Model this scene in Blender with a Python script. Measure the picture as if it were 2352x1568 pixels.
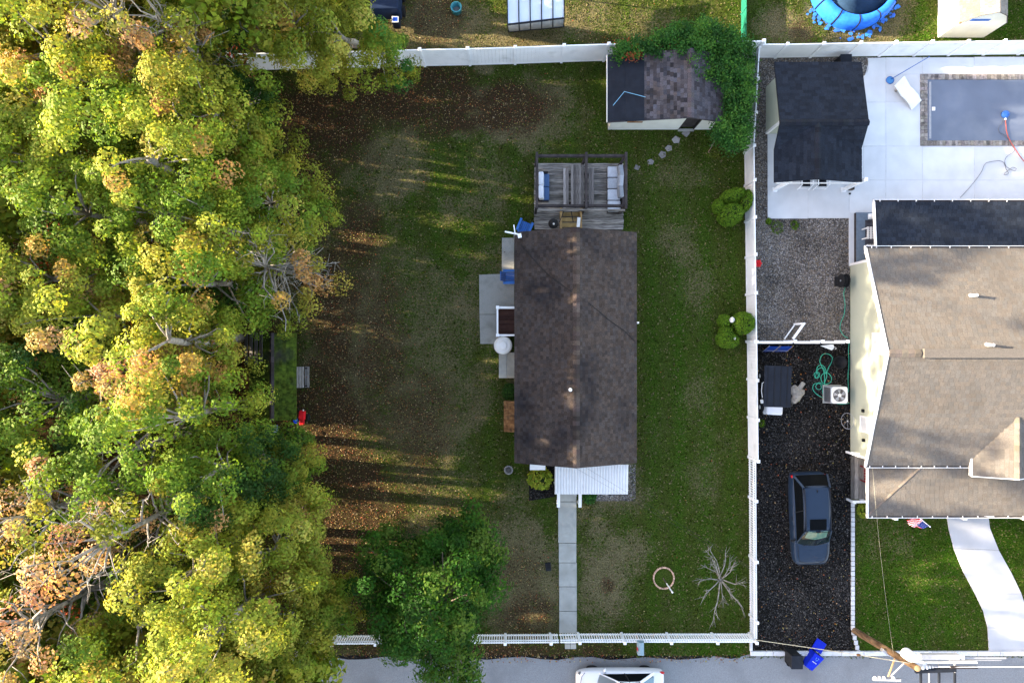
import bpy, math, random
import numpy as np
from mathutils import Vector, Matrix
R = math.radians
random.seed(7); rng = np.random.default_rng(7)
for o in list(bpy.data.objects): bpy.data.objects.remove(o, do_unlink=True)
SC = bpy.context.scene; COL = SC.collection

# ---------------------------------------------------------------- camera, sky, sun, exposure
HC, PXM = 33.0, 43.0                      # drone height (m), picture units per metre on the ground
cam_d = bpy.data.cameras.new('camera'); cam = bpy.data.objects.new('camera', cam_d); COL.objects.link(cam)
cam.location = (0, 0, HC); cam.rotation_euler = (0, 0, 0)
cam_d.sensor_width = 36; cam_d.lens = 36 * HC * PXM / 2352; cam_d.clip_end = 1500
SC.camera = cam
SUN_EL, SUN_AZ = 17.0, 277.0              # degrees; azimuth clockwise from +Y
world = bpy.data.worlds.new('World'); SC.world = world; world.use_nodes = True
wn = world.node_tree.nodes; wl = world.node_tree.links
sky = wn.new('ShaderNodeTexSky'); sky.sky_type = 'NISHITA'; sky.sun_disc = False
sky.sun_elevation = R(SUN_EL); sky.sun_rotation = R(SUN_AZ)
tone = wn.new('ShaderNodeMix'); tone.data_type = 'RGBA'; tone.blend_type = 'MULTIPLY'; tone.inputs[0].default_value = 1; tone.inputs[7].default_value = (1.16, .94, .82, 1)   # camera white balance
wl.new(sky.outputs[0], tone.inputs[6]); wl.new(tone.outputs[2], wn['Background'].inputs[0]); wn['Background'].inputs[1].default_value = 0.15
sun_d = bpy.data.lights.new('sun', 'SUN'); sun_d.energy = 4.7; sun_d.angle = R(0.6); sun_d.color = (1.0, 0.83, 0.60)
sun = bpy.data.objects.new('sun', sun_d); COL.objects.link(sun)
_a, _e = R(SUN_AZ), R(SUN_EL)
to_sun = Vector((math.sin(_a) * math.cos(_e), math.cos(_a) * math.cos(_e), math.sin(_e)))
sun.rotation_mode = 'QUATERNION'; sun.rotation_quaternion = (-to_sun).to_track_quat('-Z', 'Y'); sun.location = to_sun * 60
vs = SC.view_settings; vs.view_transform = 'Standard'; vs.look = 'None'; vs.gamma = 1; vs.use_curve_mapping = False
vs.exposure = 2.8
SC.cycles.use_denoising = True
SC.cycles.max_bounces = 6; SC.cycles.transparent_max_bounces = 12

# ---------------------------------------------------------------- helpers
def W(px, py, h=0.0):
    k = (1 - h / HC) / PXM
    return Vector(((px - 1176) * k, (784 - py) * k, h))

def tag(o, label=None, cat=None, group=None, kind=None):
    if label: o['label'] = label
    if cat: o['category'] = cat
    if group: o['group'] = group
    if kind: o['kind'] = kind
    return o
def thing(name, label, cat, loc=(0, 0, 0), rz=0.0, group=None):
    o = bpy.data.objects.new(name, None); COL.objects.link(o)
    o.location = loc; o.rotation_euler = (0, 0, rz); o.empty_display_size = .2
    return tag(o, label, cat, group)
def dup(root, loc, rz=None, label=None, group=None, scale=None):
    r = root.copy(); COL.objects.link(r); r.location = loc
    if rz is not None: r.rotation_euler = (0, 0, rz)
    if scale: r.scale = (scale,) * 3
    if label: r['label'] = label
    if group: r['group'] = group
    for ch in list(root.children):
        c = ch.copy(); COL.objects.link(c); c.parent = r
        for g in list(ch.children):
            d = g.copy(); COL.objects.link(d); d.parent = c
    return r

def link(name, me, parent=None, world_coords=True):
    o = bpy.data.objects.new(name, me); COL.objects.link(o)
    if parent is not None:
        o.parent = parent
        if world_coords and parent.type == 'EMPTY':
            o.matrix_parent_inverse = (Matrix.Translation(parent.location) @ Matrix.Rotation(parent.rotation_euler[2], 4, 'Z')).inverted()
    return o

def quads_mesh(name, V, tint, mat, nper=4, smooth=False):
    """V: (n*nper,3) array of separate polygons with nper corners; tint (n*nper,3)"""
    me = bpy.data.meshes.new(name); n = len(V) // nper
    me.vertices.add(len(V)); me.vertices.foreach_set('co', np.ascontiguousarray(V, dtype=np.float32).ravel())
    me.loops.add(len(V)); me.loops.foreach_set('vertex_index', np.arange(len(V), dtype=np.int32))
    me.polygons.add(n); me.polygons.foreach_set('loop_start', np.arange(0, len(V), nper, dtype=np.int32))
    a = me.attributes.new('tint', 'FLOAT_COLOR', 'POINT')
    c = np.ones((len(V), 4), np.float32); c[:, :3] = tint; a.data.foreach_set('color', c.ravel())
    me.materials.append(mat); me.update(calc_edges=True)
    return me

class MB:
    def __init__(s): s.v = []; s.f = []; s.c = []
    def add(s, vs_, fs, col=(1, 1, 1)):
        n = len(s.v); s.v += [tuple(p) for p in vs_]; s.f += [tuple(i + n for i in f) for f in fs]; s.c += [col] * len(vs_); return s
    def box(s, c, d, rz=0, col=(1, 1, 1), rx=0, ry=0, top=1.0):
        x, y, z = d[0] / 2, d[1] / 2, d[2] / 2
        P = [Vector((sx * x * (top if sz > 0 else 1), sy * y * (top if sz > 0 else 1), sz * z)) for sz in (-1, 1) for sy in (-1, 1) for sx in (-1, 1)]
        if rz or rx or ry:
            M = Matrix.Rotation(rz, 3, 'Z') @ Matrix.Rotation(ry, 3, 'Y') @ Matrix.Rotation(rx, 3, 'X'); P = [M @ p for p in P]
        c = Vector(c)
        return s.add([p + c for p in P], [(0, 2, 3, 1), (4, 5, 7, 6), (0, 1, 5, 4), (2, 6, 7, 3), (0, 4, 6, 2), (1, 3, 7, 5)], col)
    def bx(s, x0, x1, y0, y1, z0, z1, col=(1, 1, 1)):
        return s.box(((x0 + x1) / 2, (y0 + y1) / 2, (z0 + z1) / 2), (abs(x1 - x0), abs(y1 - y0), abs(z1 - z0)), 0, col)
    def beam(s, p, q, w, h, col=(1, 1, 1)):
        p, q = Vector(p), Vector(q); d = (q - p).normalized()
        up = Vector((0, 0, 1)) if abs(d.z) < .95 else Vector((0, 1, 0))
        a = d.cross(up).normalized() * (w / 2); b = a.cross(d).normalized() * (h / 2)
        return s.add([p - a - b, p + a - b, p + a + b, p - a + b, q - a - b, q + a - b, q + a + b, q - a + b],
                     [(0, 3, 2, 1), (4, 5, 6, 7), (0, 1, 5, 4), (1, 2, 6, 5), (2, 3, 7, 6), (3, 0, 4, 7)][::1], col)
    def tube(s, pts, r, n=6, col=(1, 1, 1), closed=False):
        pts = [Vector(p) for p in pts]; m = len(pts); rr = r if isinstance(r, (list, tuple)) else [r] * m
        vs_, fs = [], []; prev = None
        for i, p in enumerate(pts):
            if closed: d = pts[(i + 1) % m] - pts[i - 1]
            else: d = pts[min(i + 1, m - 1)] - pts[max(i - 1, 0)]
            if d.length < 1e-9: d = Vector((0, 0, 1))
            d.normalize()
            a = prev - d * prev.dot(d) if prev is not None else d.cross(Vector((0, 0, 1)) if abs(d.z) < .9 else Vector((1, 0, 0)))
            if a.length < 1e-6: a = d.orthogonal()
            a.normalize(); prev = a; b = d.cross(a)
            for k in range(n):
                t = 2 * math.pi * k / n; vs_.append(p + (a * math.cos(t) + b * math.sin(t)) * rr[i])
        for i in range(m if closed else m - 1):
            j = (i + 1) % m
            for k in range(n): fs.append((i * n + k, i * n + (k + 1) % n, j * n + (k + 1) % n, j * n + k))
        if not closed: fs += [tuple(range(n))[::-1], tuple((m - 1) * n + k for k in range(n))]
        return s.add(vs_, fs, col)
    def prism(s, poly, z0, z1, col=(1, 1, 1)):
        n = len(poly)
        if sum(poly[i][0] * poly[(i + 1) % n][1] - poly[(i + 1) % n][0] * poly[i][1] for i in range(n)) < 0: poly = poly[::-1]
        return s.add([(p[0], p[1], z0) for p in poly] + [(p[0], p[1], z1) for p in poly],
                     [tuple(range(n))[::-1], tuple(range(n, 2 * n))] + [(i, (i + 1) % n, n + (i + 1) % n, n + i) for i in range(n)], col)
    def slab(s, poly, t, col=(1, 1, 1)):
        """planar 3-D polygon given thickness t downwards"""
        poly = [Vector(p) for p in poly]; n = len(poly)
        nn = sum((poly[i].cross(poly[(i + 1) % n]) for i in range(n)), Vector())
        if nn.z < 0: poly = poly[::-1]
        d = Vector((0, 0, -t))
        return s.add([p + d for p in poly] + poly, [tuple(range(n))[::-1], tuple(range(n, 2 * n))] + [(i, (i + 1) % n, n + (i + 1) % n, n + i) for i in range(n)], col)
    def lathe(s, prof, c, n=20, col=(1, 1, 1), axis='Z'):
        vs_, fs = [], []; c = Vector(c)
        for r, z in prof:
            for k in range(n):
                t = 2 * math.pi * k / n; p = (r * math.cos(t), r * math.sin(t), z)
                if axis == 'Y': p = (p[0], p[2], p[1])
                if axis == 'X': p = (p[2], p[0], p[1])
                vs_.append(c + Vector(p))
        m = len(prof)
        for i in range(m - 1):
            for k in range(n): fs.append((i * n + k, i * n + (k + 1) % n, (i + 1) * n + (k + 1) % n, (i + 1) * n + k))
        fs += [tuple(range(n))[::-1], tuple((m - 1) * n + k for k in range(n))]
        return s.add(vs_, fs, col)
    def ball(s, c, r, n=12, m=8, col=(1, 1, 1), jit=0.0):
        r = r if isinstance(r, (tuple, list)) else (r,) * 3; vs_, fs = [], []
        for i in range(m + 1):
            ph = math.pi * i / m - math.pi / 2
            for k in range(n):
                t = 2 * math.pi * k / n; j = 1 + jit * (random.random() - .5)
                vs_.append((c[0] + r[0] * math.cos(ph) * math.cos(t) * j, c[1] + r[1] * math.cos(ph) * math.sin(t) * j, c[2] + r[2] * math.sin(ph) * j))
        for i in range(m):
            for k in range(n): fs.append((i * n + k, i * n + (k + 1) % n, (i + 1) * n + (k + 1) % n, (i + 1) * n + k))
        return s.add(vs_, fs, col)
    def mesh(s, name, mat, smooth=False):
        me = bpy.data.meshes.new(name); me.from_pydata(s.v, [], s.f)
        a = me.attributes.new('tint', 'FLOAT_COLOR', 'POINT'); c = np.ones((len(s.v), 4), np.float32); c[:, :3] = np.array(s.c)
        a.data.foreach_set('color', c.ravel()); me.materials.append(mat)
        if smooth: me.polygons.foreach_set('use_smooth', [True] * len(me.polygons))
        me.update(); return me
    def build(s, name, mat, parent=None, smooth=False, bevel=0.0, local=False, subsurf=0):
        o = link(name, s.mesh(name, mat, smooth), parent, not local)
        if bevel:
            b = o.modifiers.new('bevel', 'BEVEL'); b.width = bevel; b.segments = 2; b.limit_method = 'ANGLE'; b.angle_limit = R(35)
        if subsurf:
            m = o.modifiers.new('sub', 'SUBSURF'); m.levels = m.render_levels = subsurf
        return o

# ---------------------------------------------------------------- materials
MATS = {}
def mat(name, rgb, rough=.8, var=.18, sc=5.0, tint=False, bump=0.0, bsc=60.0, metal=0.0, spec=.10, rgb2=None, coat=0.0, stretch=None, blotch=None, detail=5):
    m = bpy.data.materials.new(name); m.use_nodes = True; nt = m.node_tree; N = nt.nodes; L = nt.links
    b = N['Principled BSDF']; b.inputs['Roughness'].default_value = rough; b.inputs['Metallic'].default_value = metal
    b.inputs['Specular IOR Level'].default_value = spec; b.inputs['Coat Weight'].default_value = coat; b.inputs['Coat Roughness'].default_value = .06
    geo = N.new('ShaderNodeNewGeometry'); src = geo.outputs['Position']
    if stretch:
        mp = N.new('ShaderNodeMapping'); mp.inputs['Scale'].default_value = stretch; L.new(src, mp.inputs[0]); src = mp.outputs[0]
    nz = N.new('ShaderNodeTexNoise'); nz.inputs['Scale'].default_value = sc; nz.inputs['Detail'].default_value = detail; L.new(src, nz.inputs['Vector'])
    mr = N.new('ShaderNodeMapRange'); mr.inputs[1].default_value = .3; mr.inputs[2].default_value = .7; L.new(nz.outputs[0], mr.inputs[0])
    mx = N.new('ShaderNodeMix'); mx.data_type = 'RGBA'
    c1 = [max(0, x * (1 - var)) for x in rgb]; c2 = rgb2 if rgb2 else [min(1, x * (1 + var)) for x in rgb]
    mx.inputs[6].default_value = (*c1, 1); mx.inputs[7].default_value = (*c2, 1); L.new(mr.outputs[0], mx.inputs[0]); out = mx.outputs[2]
    if blotch:                           # (rgb, scale, threshold, softness): noise-shaped weathering stains; on brown_shingle painted tree shade
        n2 = N.new('ShaderNodeTexNoise'); n2.inputs['Scale'].default_value = blotch[1]; n2.inputs['Detail'].default_value = 6; L.new(src, n2.inputs['Vector'])
        r2 = N.new('ShaderNodeMapRange'); r2.inputs[1].default_value = blotch[2]; r2.inputs[2].default_value = blotch[2] + blotch[3]; L.new(n2.outputs[0], r2.inputs[0])
        m2 = N.new('ShaderNodeMix'); m2.data_type = 'RGBA'; L.new(r2.outputs[0], m2.inputs[0]); L.new(out, m2.inputs[6]); m2.inputs[7].default_value = (*blotch[0], 1); out = m2.outputs[2]
    if tint:
        at = N.new('ShaderNodeAttribute'); at.attribute_name = 'tint'
        m3 = N.new('ShaderNodeMix'); m3.data_type = 'RGBA'; m3.blend_type = 'MULTIPLY'; m3.inputs[0].default_value = 1
        L.new(out, m3.inputs[6]); L.new(at.outputs['Color'], m3.inputs[7]); out = m3.outputs[2]
    L.new(out, b.inputs['Base Color'])
    if bump:
        n3 = N.new('ShaderNodeTexNoise'); n3.inputs['Scale'].default_value = bsc; n3.inputs['Detail'].default_value = 3; L.new(src, n3.inputs['Vector'])
        bp = N.new('ShaderNodeBump'); bp.inputs['Strength'].default_value = bump; bp.inputs['Distance'].default_value = .02
        L.new(n3.outputs[0], bp.inputs['Height']); L.new(bp.outputs[0], b.inputs['Normal'])
    MATS[name] = m; return m

def leaf_mat(name, trans=.36, spec=.12):
    m = bpy.data.materials.new(name); m.use_nodes = True; N = m.node_tree.nodes; L = m.node_tree.links
    b = N['Principled BSDF']; b.inputs['Roughness'].default_value = .6; b.inputs['Specular IOR Level'].default_value = spec
    at = N.new('ShaderNodeAttribute'); at.attribute_name = 'tint'; L.new(at.outputs['Color'], b.inputs['Base Color'])
    t = N.new('ShaderNodeBsdfTranslucent')
    mm = N.new('ShaderNodeMix'); mm.data_type = 'RGBA'; mm.blend_type = 'MULTIPLY'; mm.inputs[0].default_value = 1
    L.new(at.outputs['Color'], mm.inputs[6]); mm.inputs[7].default_value = (1.3, 1.2, .55, 1); L.new(mm.outputs[2], t.inputs[0])
    ms = N.new('ShaderNodeMixShader'); ms.inputs[0].default_value = trans
    L.new(b.outputs[0], ms.inputs[1]); L.new(t.outputs[0], ms.inputs[2]); L.new(ms.outputs[0], N['Material Output'].inputs[0])
    return m
def glass_mat(name, col, clear=.6):
    m = bpy.data.materials.new(name); m.use_nodes = True; N = m.node_tree.nodes; L = m.node_tree.links
    b = N['Principled BSDF']; b.inputs['Base Color'].default_value = (*col, 1); b.inputs['Roughness'].default_value = .04
    t = N.new('ShaderNodeBsdfTransparent'); t.inputs[0].default_value = (.85, .9, .88, 1)
    ms = N.new('ShaderNodeMixShader'); ms.inputs[0].default_value = clear
    L.new(b.outputs[0], ms.inputs[1]); L.new(t.outputs[0], ms.inputs[2]); L.new(ms.outputs[0], N['Material Output'].inputs[0]); return m
def pebble_mat(name, cols, scale, bump=.6):
    """gravel: every Voronoi cell takes a colour of its own"""
    m = bpy.data.materials.new(name); m.use_nodes = True; N = m.node_tree.nodes; L = m.node_tree.links
    b = N['Principled BSDF']; b.inputs['Roughness'].default_value = .9; b.inputs['Specular IOR Level'].default_value = .02
    g = N.new('ShaderNodeNewGeometry'); v = N.new('ShaderNodeTexVoronoi'); v.inputs['Scale'].default_value = scale; L.new(g.outputs['Position'], v.inputs['Vector'])
    sp = N.new('ShaderNodeSeparateColor'); L.new(v.outputs['Color'], sp.inputs[0])
    r = N.new('ShaderNodeValToRGB'); r.color_ramp.interpolation = 'CONSTANT'; L.new(sp.outputs[0], r.inputs[0])
    els = r.color_ramp.elements
    while len(els) < len(cols): els.new(.5)
    for i, c in enumerate(cols): els[i].position = i / len(cols); els[i].color = (*c, 1)
    nz = N.new('ShaderNodeTexNoise'); nz.inputs['Scale'].default_value = .5; nz.inputs['Detail'].default_value = 6; L.new(g.outputs['Position'], nz.inputs['Vector'])
    mr = N.new('ShaderNodeMapRange'); mr.inputs[1].default_value = .3; mr.inputs[2].default_value = .7; mr.inputs[3].default_value = .55; mr.inputs[4].default_value = 1.45; L.new(nz.outputs[0], mr.inputs[0])
    mx = N.new('ShaderNodeVectorMath'); mx.operation = 'SCALE'; L.new(r.outputs[0], mx.inputs[0]); L.new(mr.outputs[0], mx.inputs['Scale']); L.new(mx.outputs[0], b.inputs['Base Color'])
    bp = N.new('ShaderNodeBump'); bp.inputs['Strength'].default_value = bump; bp.inputs['Distance'].default_value = .02; bp.invert = True
    L.new(v.outputs['Distance'], bp.inputs['Height']); L.new(bp.outputs[0], b.inputs['Normal']); return m

M_white = mat('white_vinyl', (.82, .83, .84), .45, .05, 1.5, blotch=((.55, .56, .54), 1.2, .58, .25))
M_whitep = mat('white_paint', (.74, .74, .73), .5, .05, 3)
M_conc = mat('pool_concrete', (.60, .61, .62), .85, .06, 1.2, tint=True, bump=.15, bsc=90, blotch=((.53, .54, .55), .7, .52, .3))
M_walk = mat('old_concrete', (.36, .36, .33), .9, .12, 3, tint=True, bump=.3, bsc=70, blotch=((.25, .25, .22), 1.5, .5, .25))
M_agg = mat('aggregate_concrete', (.27, .27, .25), .9, .35, 40, tint=True, bump=.5, bsc=60, blotch=((.18, .18, .16), 2, .5, .3))
M_road = mat('asphalt', (.20, .21, .22), .9, .30, 45, bump=.5, bsc=80, blotch=((.15, .155, .165), .6, .5, .25))
M_shing = mat('brown_shingle', (.056, .044, .038), .92, .35, 25, tint=True, bump=.3, bsc=120, blotch=((.024, .021, .022), .5, .48, .2))  # dark blotches put soft tree shade into the shingle colour
M_tan = mat('tan_shingle', (.118, .106, .093), .92, .18, 20, tint=True, bump=.3, bsc=120, blotch=((.095, .086, .076), .5, .5, .25))
M_navy = mat('charcoal_shingle', (.013, .017, .025), .9, .22, 20, tint=True, bump=.3, bsc=120)
M_gray = mat('grey_shingle', (.066, .060, .066), .92, .25, 22, tint=True, bump=.3, bsc=120, blotch=((.05, .042, .04), 1.2, .5, .2))
M_moss = mat('mossy_shingle', (.026, .046, .008), .95, .5, 6, tint=True, bump=.5, bsc=60, rgb2=(.070, .105, .012), blotch=((.022, .022, .018), .9, .52, .2))
M_black = mat('black_plastic', (.016, .017, .019), .5, .15, 8)
M_felt = mat('roofing_felt', (.014, .017, .024), .75, .22, 2.5, bump=.2, bsc=20)
M_yel = mat('cream_siding', (.40, .42, .33), .6, .04, 1)
M_cream = mat('cream_wall', (.60, .60, .54), .7, .06, 2)
M_wood = mat('weathered_wood', (.20, .185, .165), .9, .35, 3, tint=True, bump=.4, bsc=30, stretch=(1, 14, 1), blotch=((.06, .055, .05), 1.6, .47, .2))
M_woodh = mat('weathered_plank', (.19, .175, .16), .9, .35, 3, tint=True, bump=.4, bsc=30, stretch=(14, 1, 1), blotch=((.09, .08, .07), 2, .52, .2))
M_dwood = mat('dark_timber', (.042, .036, .036), .85, .3, 4, bump=.3, bsc=40)
M_ywood = mat('yellow_timber', (.30, .21, .11), .8, .25, 5, tint=True, bump=.2, bsc=40)
M_pole = mat('pole_timber', (.13, .075, .040), .85, .4, 5, rgb2=(.21, .14, .08), bump=.4, bsc=30, stretch=(1, 1, .3))
M_brownd = mat('brown_decking', (.045, .022, .018), .7, .2, 5, tint=True)
M_blue = mat('blue_plastic', (.035, .12, .38), .45, .12, 6, tint=True)
M_bblue = mat('bin_blue', (.006, .020, .42), .4, .1, 6, tint=True)
M_red = mat('red_paint', (.45, .014, .02), .4, .12, 8, tint=True)
M_steel = mat('galvanised_steel', (.45, .46, .48), .4, .12, 10, metal=.6)
M_grey = mat('grey_plastic', (.30, .31, .33), .6, .1, 8, tint=True)
M_green = mat('green_hose', (.06, .42, .28), .45, .1, 10)
M_cushl = mat('light_cushion', (.42, .45, .50), .9, .08, 14, tint=True, bump=.15, bsc=150)
M_cushb = mat('blue_cushion', (.06, .11, .22), .9, .12, 14, tint=True, bump=.15, bsc=150)
M_cover = mat('pool_cover', (.13, .155, .205), .55, .12, .5, blotch=((.22, .245, .28), .35, .5, .3), bump=.3, bsc=2.5, spec=.2)
M_brick = mat('coping_brick', (.27, .245, .22), .9, .25, 12, tint=True, bump=.4, bsc=50, blotch=((.12, .11, .105), 5, .5, .2))
M_bark = mat('pale_bark', (.26, .24, .215), .9, .35, 4, bump=.5, bsc=18, blotch=((.13, .12, .10), 3, .5, .2))
M_barkd = mat('brown_bark', (.12, .095, .075), .9, .35, 4, bump=.5, bsc=18)
M_rubber = mat('rubber', (.012, .012, .013), .8, .1, 8)
M_glassd = mat('dark_glass', (.004, .005, .006), .15, .1, 3, spec=.02)
M_glassb = mat('window_glass', (.05, .07, .09), .06, .1, 3, spec=.6)
M_ws = glass_mat('windscreen', (.01, .015, .015), .55)
M_slate = mat('suv_paint', (.016, .029, .053), .4, .03, 2, coat=.2)
M_carw = mat('white_car_paint', (.62, .63, .66), .25, .02, 2, coat=.8)
M_leaf = leaf_mat('leaf'); M_grass = leaf_mat('grass_blade', .15, 0.0)
M_rust = mat('rusty_metal', (.20, .085, .035), .8, .5, 5, rgb2=(.30, .16, .07), blotch=((.05, .03, .02), 3, .54, .15))
M_tanc = mat('tan_canvas', (.30, .27, .23), .9, .3, 7, bump=.4, bsc=14)
M_stone = mat('flagstone', (.23, .22, .21), .9, .2, 10, tint=True, bump=.4, bsc=40)
M_awn = mat('awning_metal', (.60, .61, .62), .5, .05, 3)
M_blind = mat('window_blind', (.50, .52, .54), .3, .06, 8, spec=.4)
M_cwalk = mat('walk_concrete', (.43, .435, .45), .85, .06, 1.2, tint=True, bump=.15, bsc=90, blotch=((.37, .375, .385), .8, .5, .3))
M_poly = mat('polycarbonate', (.50, .57, .66), .25, .05, 1.5, spec=.5, tint=True)
M_kerb = mat('pale_kerb', (.55, .55, .56), .85, .08, 4, tint=True, bump=.2, bsc=60, blotch=((.40, .40, .39), 3, .55, .2))
M_gravel = pebble_mat('pale_gravel', [(.05, .045, .04), (.13, .115, .095), (.07, .066, .06), (.19, .17, .15), (.10, .095, .10), (.15, .12, .09), (.06, .055, .055), (.26, .24, .22), (.11, .09, .075)], 20)
M_dgravel = pebble_mat('dark_gravel', [(.007, .0065, .006), (.011, .0105, .010), (.005, .005, .005), (.020, .019, .018), (.009, .009, .010), (.007, .006, .005), (.045, .042, .038), (.013, .010, .008)], 22)
# ---------------------------------------------------------------- ground: one sheet with lawn, dry patches and leaf-strewn soil
def vnoise(x, y, seed, s):
    g = np.random.default_rng(seed).random((64, 64)); x = x * s + 500; y = y * s + 500
    xi = np.floor(x).astype(int); yi = np.floor(y).astype(int); fx = x - xi; fy = y - yi; fx = fx * fx * (3 - 2 * fx); fy = fy * fy * (3 - 2 * fy)
    a = g[xi % 64, yi % 64]; b = g[(xi + 1) % 64, yi % 64]; c = g[xi % 64, (yi + 1) % 64]; d = g[(xi + 1) % 64, (yi + 1) % 64]
    return (a * (1 - fx) + b * fx) * (1 - fy) + (c * (1 - fx) + d * fx) * fy
def fbm(x, y, seed, s): return .5 * vnoise(x, y, seed, s) + .3 * vnoise(x, y, seed + 1, s * 2.1) + .2 * vnoise(x, y, seed + 2, s * 4.7)
# patches as seen: centre and radii in picture units, strength
DRY = [(1180, 270, 130, 60, .8), (1260, 230, 60, 60, .5), (900, 380, 90, 60, .5), (1000, 60, 150, 70, .65), (1190, 95, 110, 30, .75), (1330, 40, 70, 60, .4), (1110, 160, 20, 12, .9),
       (1210, 1330, 90, 130, .75), (1390, 1330, 60, 110, .8), (1450, 1270, 50, 60, .45), (1180, 1240, 60, 70, .4), (1560, 560, 50, 60, .3), (1600, 900, 40, 60, .25), (1620, 1100, 40, 50, .2),
       (800, 760, 100, 280, .6), (1000, 900, 120, 280, .42), (940, 640, 60, 120, .2), (1180, 890, 18, 40, .6), (1560, 410, 60, 30, .25), (1790, 60, 60, 45, .6), (1850, 75, 30, 25, .6), (1965, 40, 120, 62, 1.0),
       (2050, 1230, 60, 60, .15), (1600, 660, 40, 50, .25), (1500, 60, 90, 50, .3), (1330, 1180, 30, 30, .3), (1420, 1120, 70, 60, .5)]
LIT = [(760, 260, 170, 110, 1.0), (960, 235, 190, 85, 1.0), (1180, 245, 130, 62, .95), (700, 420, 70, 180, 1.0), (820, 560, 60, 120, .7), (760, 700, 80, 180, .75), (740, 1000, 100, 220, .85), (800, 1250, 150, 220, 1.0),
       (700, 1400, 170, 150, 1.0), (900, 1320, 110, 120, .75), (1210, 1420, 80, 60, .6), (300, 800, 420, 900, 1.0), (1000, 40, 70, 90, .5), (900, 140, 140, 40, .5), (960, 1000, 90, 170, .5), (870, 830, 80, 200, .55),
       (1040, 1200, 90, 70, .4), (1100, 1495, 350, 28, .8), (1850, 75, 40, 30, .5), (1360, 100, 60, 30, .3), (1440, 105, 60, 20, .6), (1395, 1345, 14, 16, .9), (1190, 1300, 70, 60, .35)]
LUSH = [(2110, 1340, 180, 190, 1.0), (2330, 1260, 80, 160, 1.0), (2060, 60, 260, 70, .75), (2320, 60, 60, 60, .8), (1590, 1490, 140, 30, .8), (1600, 1300, 130, 200, .35), (1590, 800, 120, 420, .35), (1080, 600, 90, 200, .25),
        (1580, 410, 130, 60, .2), (1980, 1178, 20, 12, 1.0)]
def blobs(lst, px, py, seed):
    out = np.zeros_like(px); w = (fbm(px, py, seed, 1 / 55.) - .5) * 1.1
    for cx, cy, rx, ry, s in lst:
        d = np.sqrt(((px - cx) / rx) ** 2 + ((py - cy) / ry) ** 2) + w
        out = np.maximum(out, s * np.clip((1.25 - d) / .8, 0, 1))
    return out
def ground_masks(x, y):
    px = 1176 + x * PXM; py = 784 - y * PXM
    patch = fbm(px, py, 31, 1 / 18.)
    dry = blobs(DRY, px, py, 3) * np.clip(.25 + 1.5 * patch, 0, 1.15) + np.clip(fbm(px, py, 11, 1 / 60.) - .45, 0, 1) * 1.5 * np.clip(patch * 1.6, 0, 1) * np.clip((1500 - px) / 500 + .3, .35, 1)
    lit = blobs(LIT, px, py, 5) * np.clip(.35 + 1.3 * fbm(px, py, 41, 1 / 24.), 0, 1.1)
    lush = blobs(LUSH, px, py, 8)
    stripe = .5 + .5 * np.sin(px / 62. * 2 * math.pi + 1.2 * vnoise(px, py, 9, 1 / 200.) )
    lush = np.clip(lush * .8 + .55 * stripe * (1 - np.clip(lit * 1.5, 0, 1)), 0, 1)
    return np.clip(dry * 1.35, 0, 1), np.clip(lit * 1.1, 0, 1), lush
xs = np.concatenate([[-300, -90, -45], np.linspace(-30, 30, 281), [45, 90, 300]]); ys = np.concatenate([[-300, -90, -40], np.linspace(-21, 21, 197), [40, 90, 300]])
gx, gy = np.meshgrid(xs, ys); nx, ny = len(xs), len(ys)
gm = bpy.data.meshes.new('ground'); V = np.stack([gx.ravel(), gy.ravel(), np.zeros(nx * ny)], 1)
idx = np.arange(nx * ny).reshape(ny, nx); F = np.stack([idx[:-1, :-1], idx[:-1, 1:], idx[1:, 1:], idx[1:, :-1]], -1).reshape(-1, 4)
gm.from_pydata(V.tolist(), [], F.tolist())
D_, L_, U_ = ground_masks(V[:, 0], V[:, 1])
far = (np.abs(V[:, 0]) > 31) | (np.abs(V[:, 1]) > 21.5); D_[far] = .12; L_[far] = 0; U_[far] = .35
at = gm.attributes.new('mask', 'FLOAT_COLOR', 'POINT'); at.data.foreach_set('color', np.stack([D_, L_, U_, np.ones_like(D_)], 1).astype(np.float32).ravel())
m = bpy.data.materials.new('lawn_and_soil'); m.use_nodes = True; N = m.node_tree.nodes; L = m.node_tree.links
b = N['Principled BSDF']; b.inputs['Roughness'].default_value = .95; b.inputs['Specular IOR Level'].default_value = 0.0
geo = N.new('ShaderNodeNewGeometry'); A = N.new('ShaderNodeAttribute'); A.attribute_name = 'mask'; sep = N.new('ShaderNodeSeparateColor'); L.new(A.outputs['Color'], sep.inputs[0])
def noise(s, d=4):
    n = N.new('ShaderNodeTexNoise'); n.inputs['Scale'].default_value = s; n.inputs['Detail'].default_value = d; L.new(geo.outputs['Position'], n.inputs['Vector'])
    r = N.new('ShaderNodeMapRange'); r.inputs[1].default_value = .32; r.inputs[2].default_value = .68; L.new(n.outputs[0], r.inputs[0]); return r.outputs[0]
def mixc(f, a, b_):
    x = N.new('ShaderNodeMix'); x.data_type = 'RGBA'
    for i, v in ((0, f), (6, a), (7, b_)):
        if isinstance(v, tuple): x.inputs[i].default_value = (*v, 1)
        elif isinstance(v, float): x.inputs[i].default_value = v
        else: L.new(v, x.inputs[i])
    return x.outputs[2]
def mulf(a, b_):
    x = N.new('ShaderNodeMath'); x.operation = 'MULTIPLY'; x.use_clamp = True
    for i, v in enumerate((a, b_)):
        if isinstance(v, float): x.inputs[i].default_value = v
        else: L.new(v, x.inputs[i])
    return x.outputs[0]
fine, mid, big, mid2 = noise(17., 6), noise(6., 6), noise(1.1), noise(9., 8)
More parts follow.
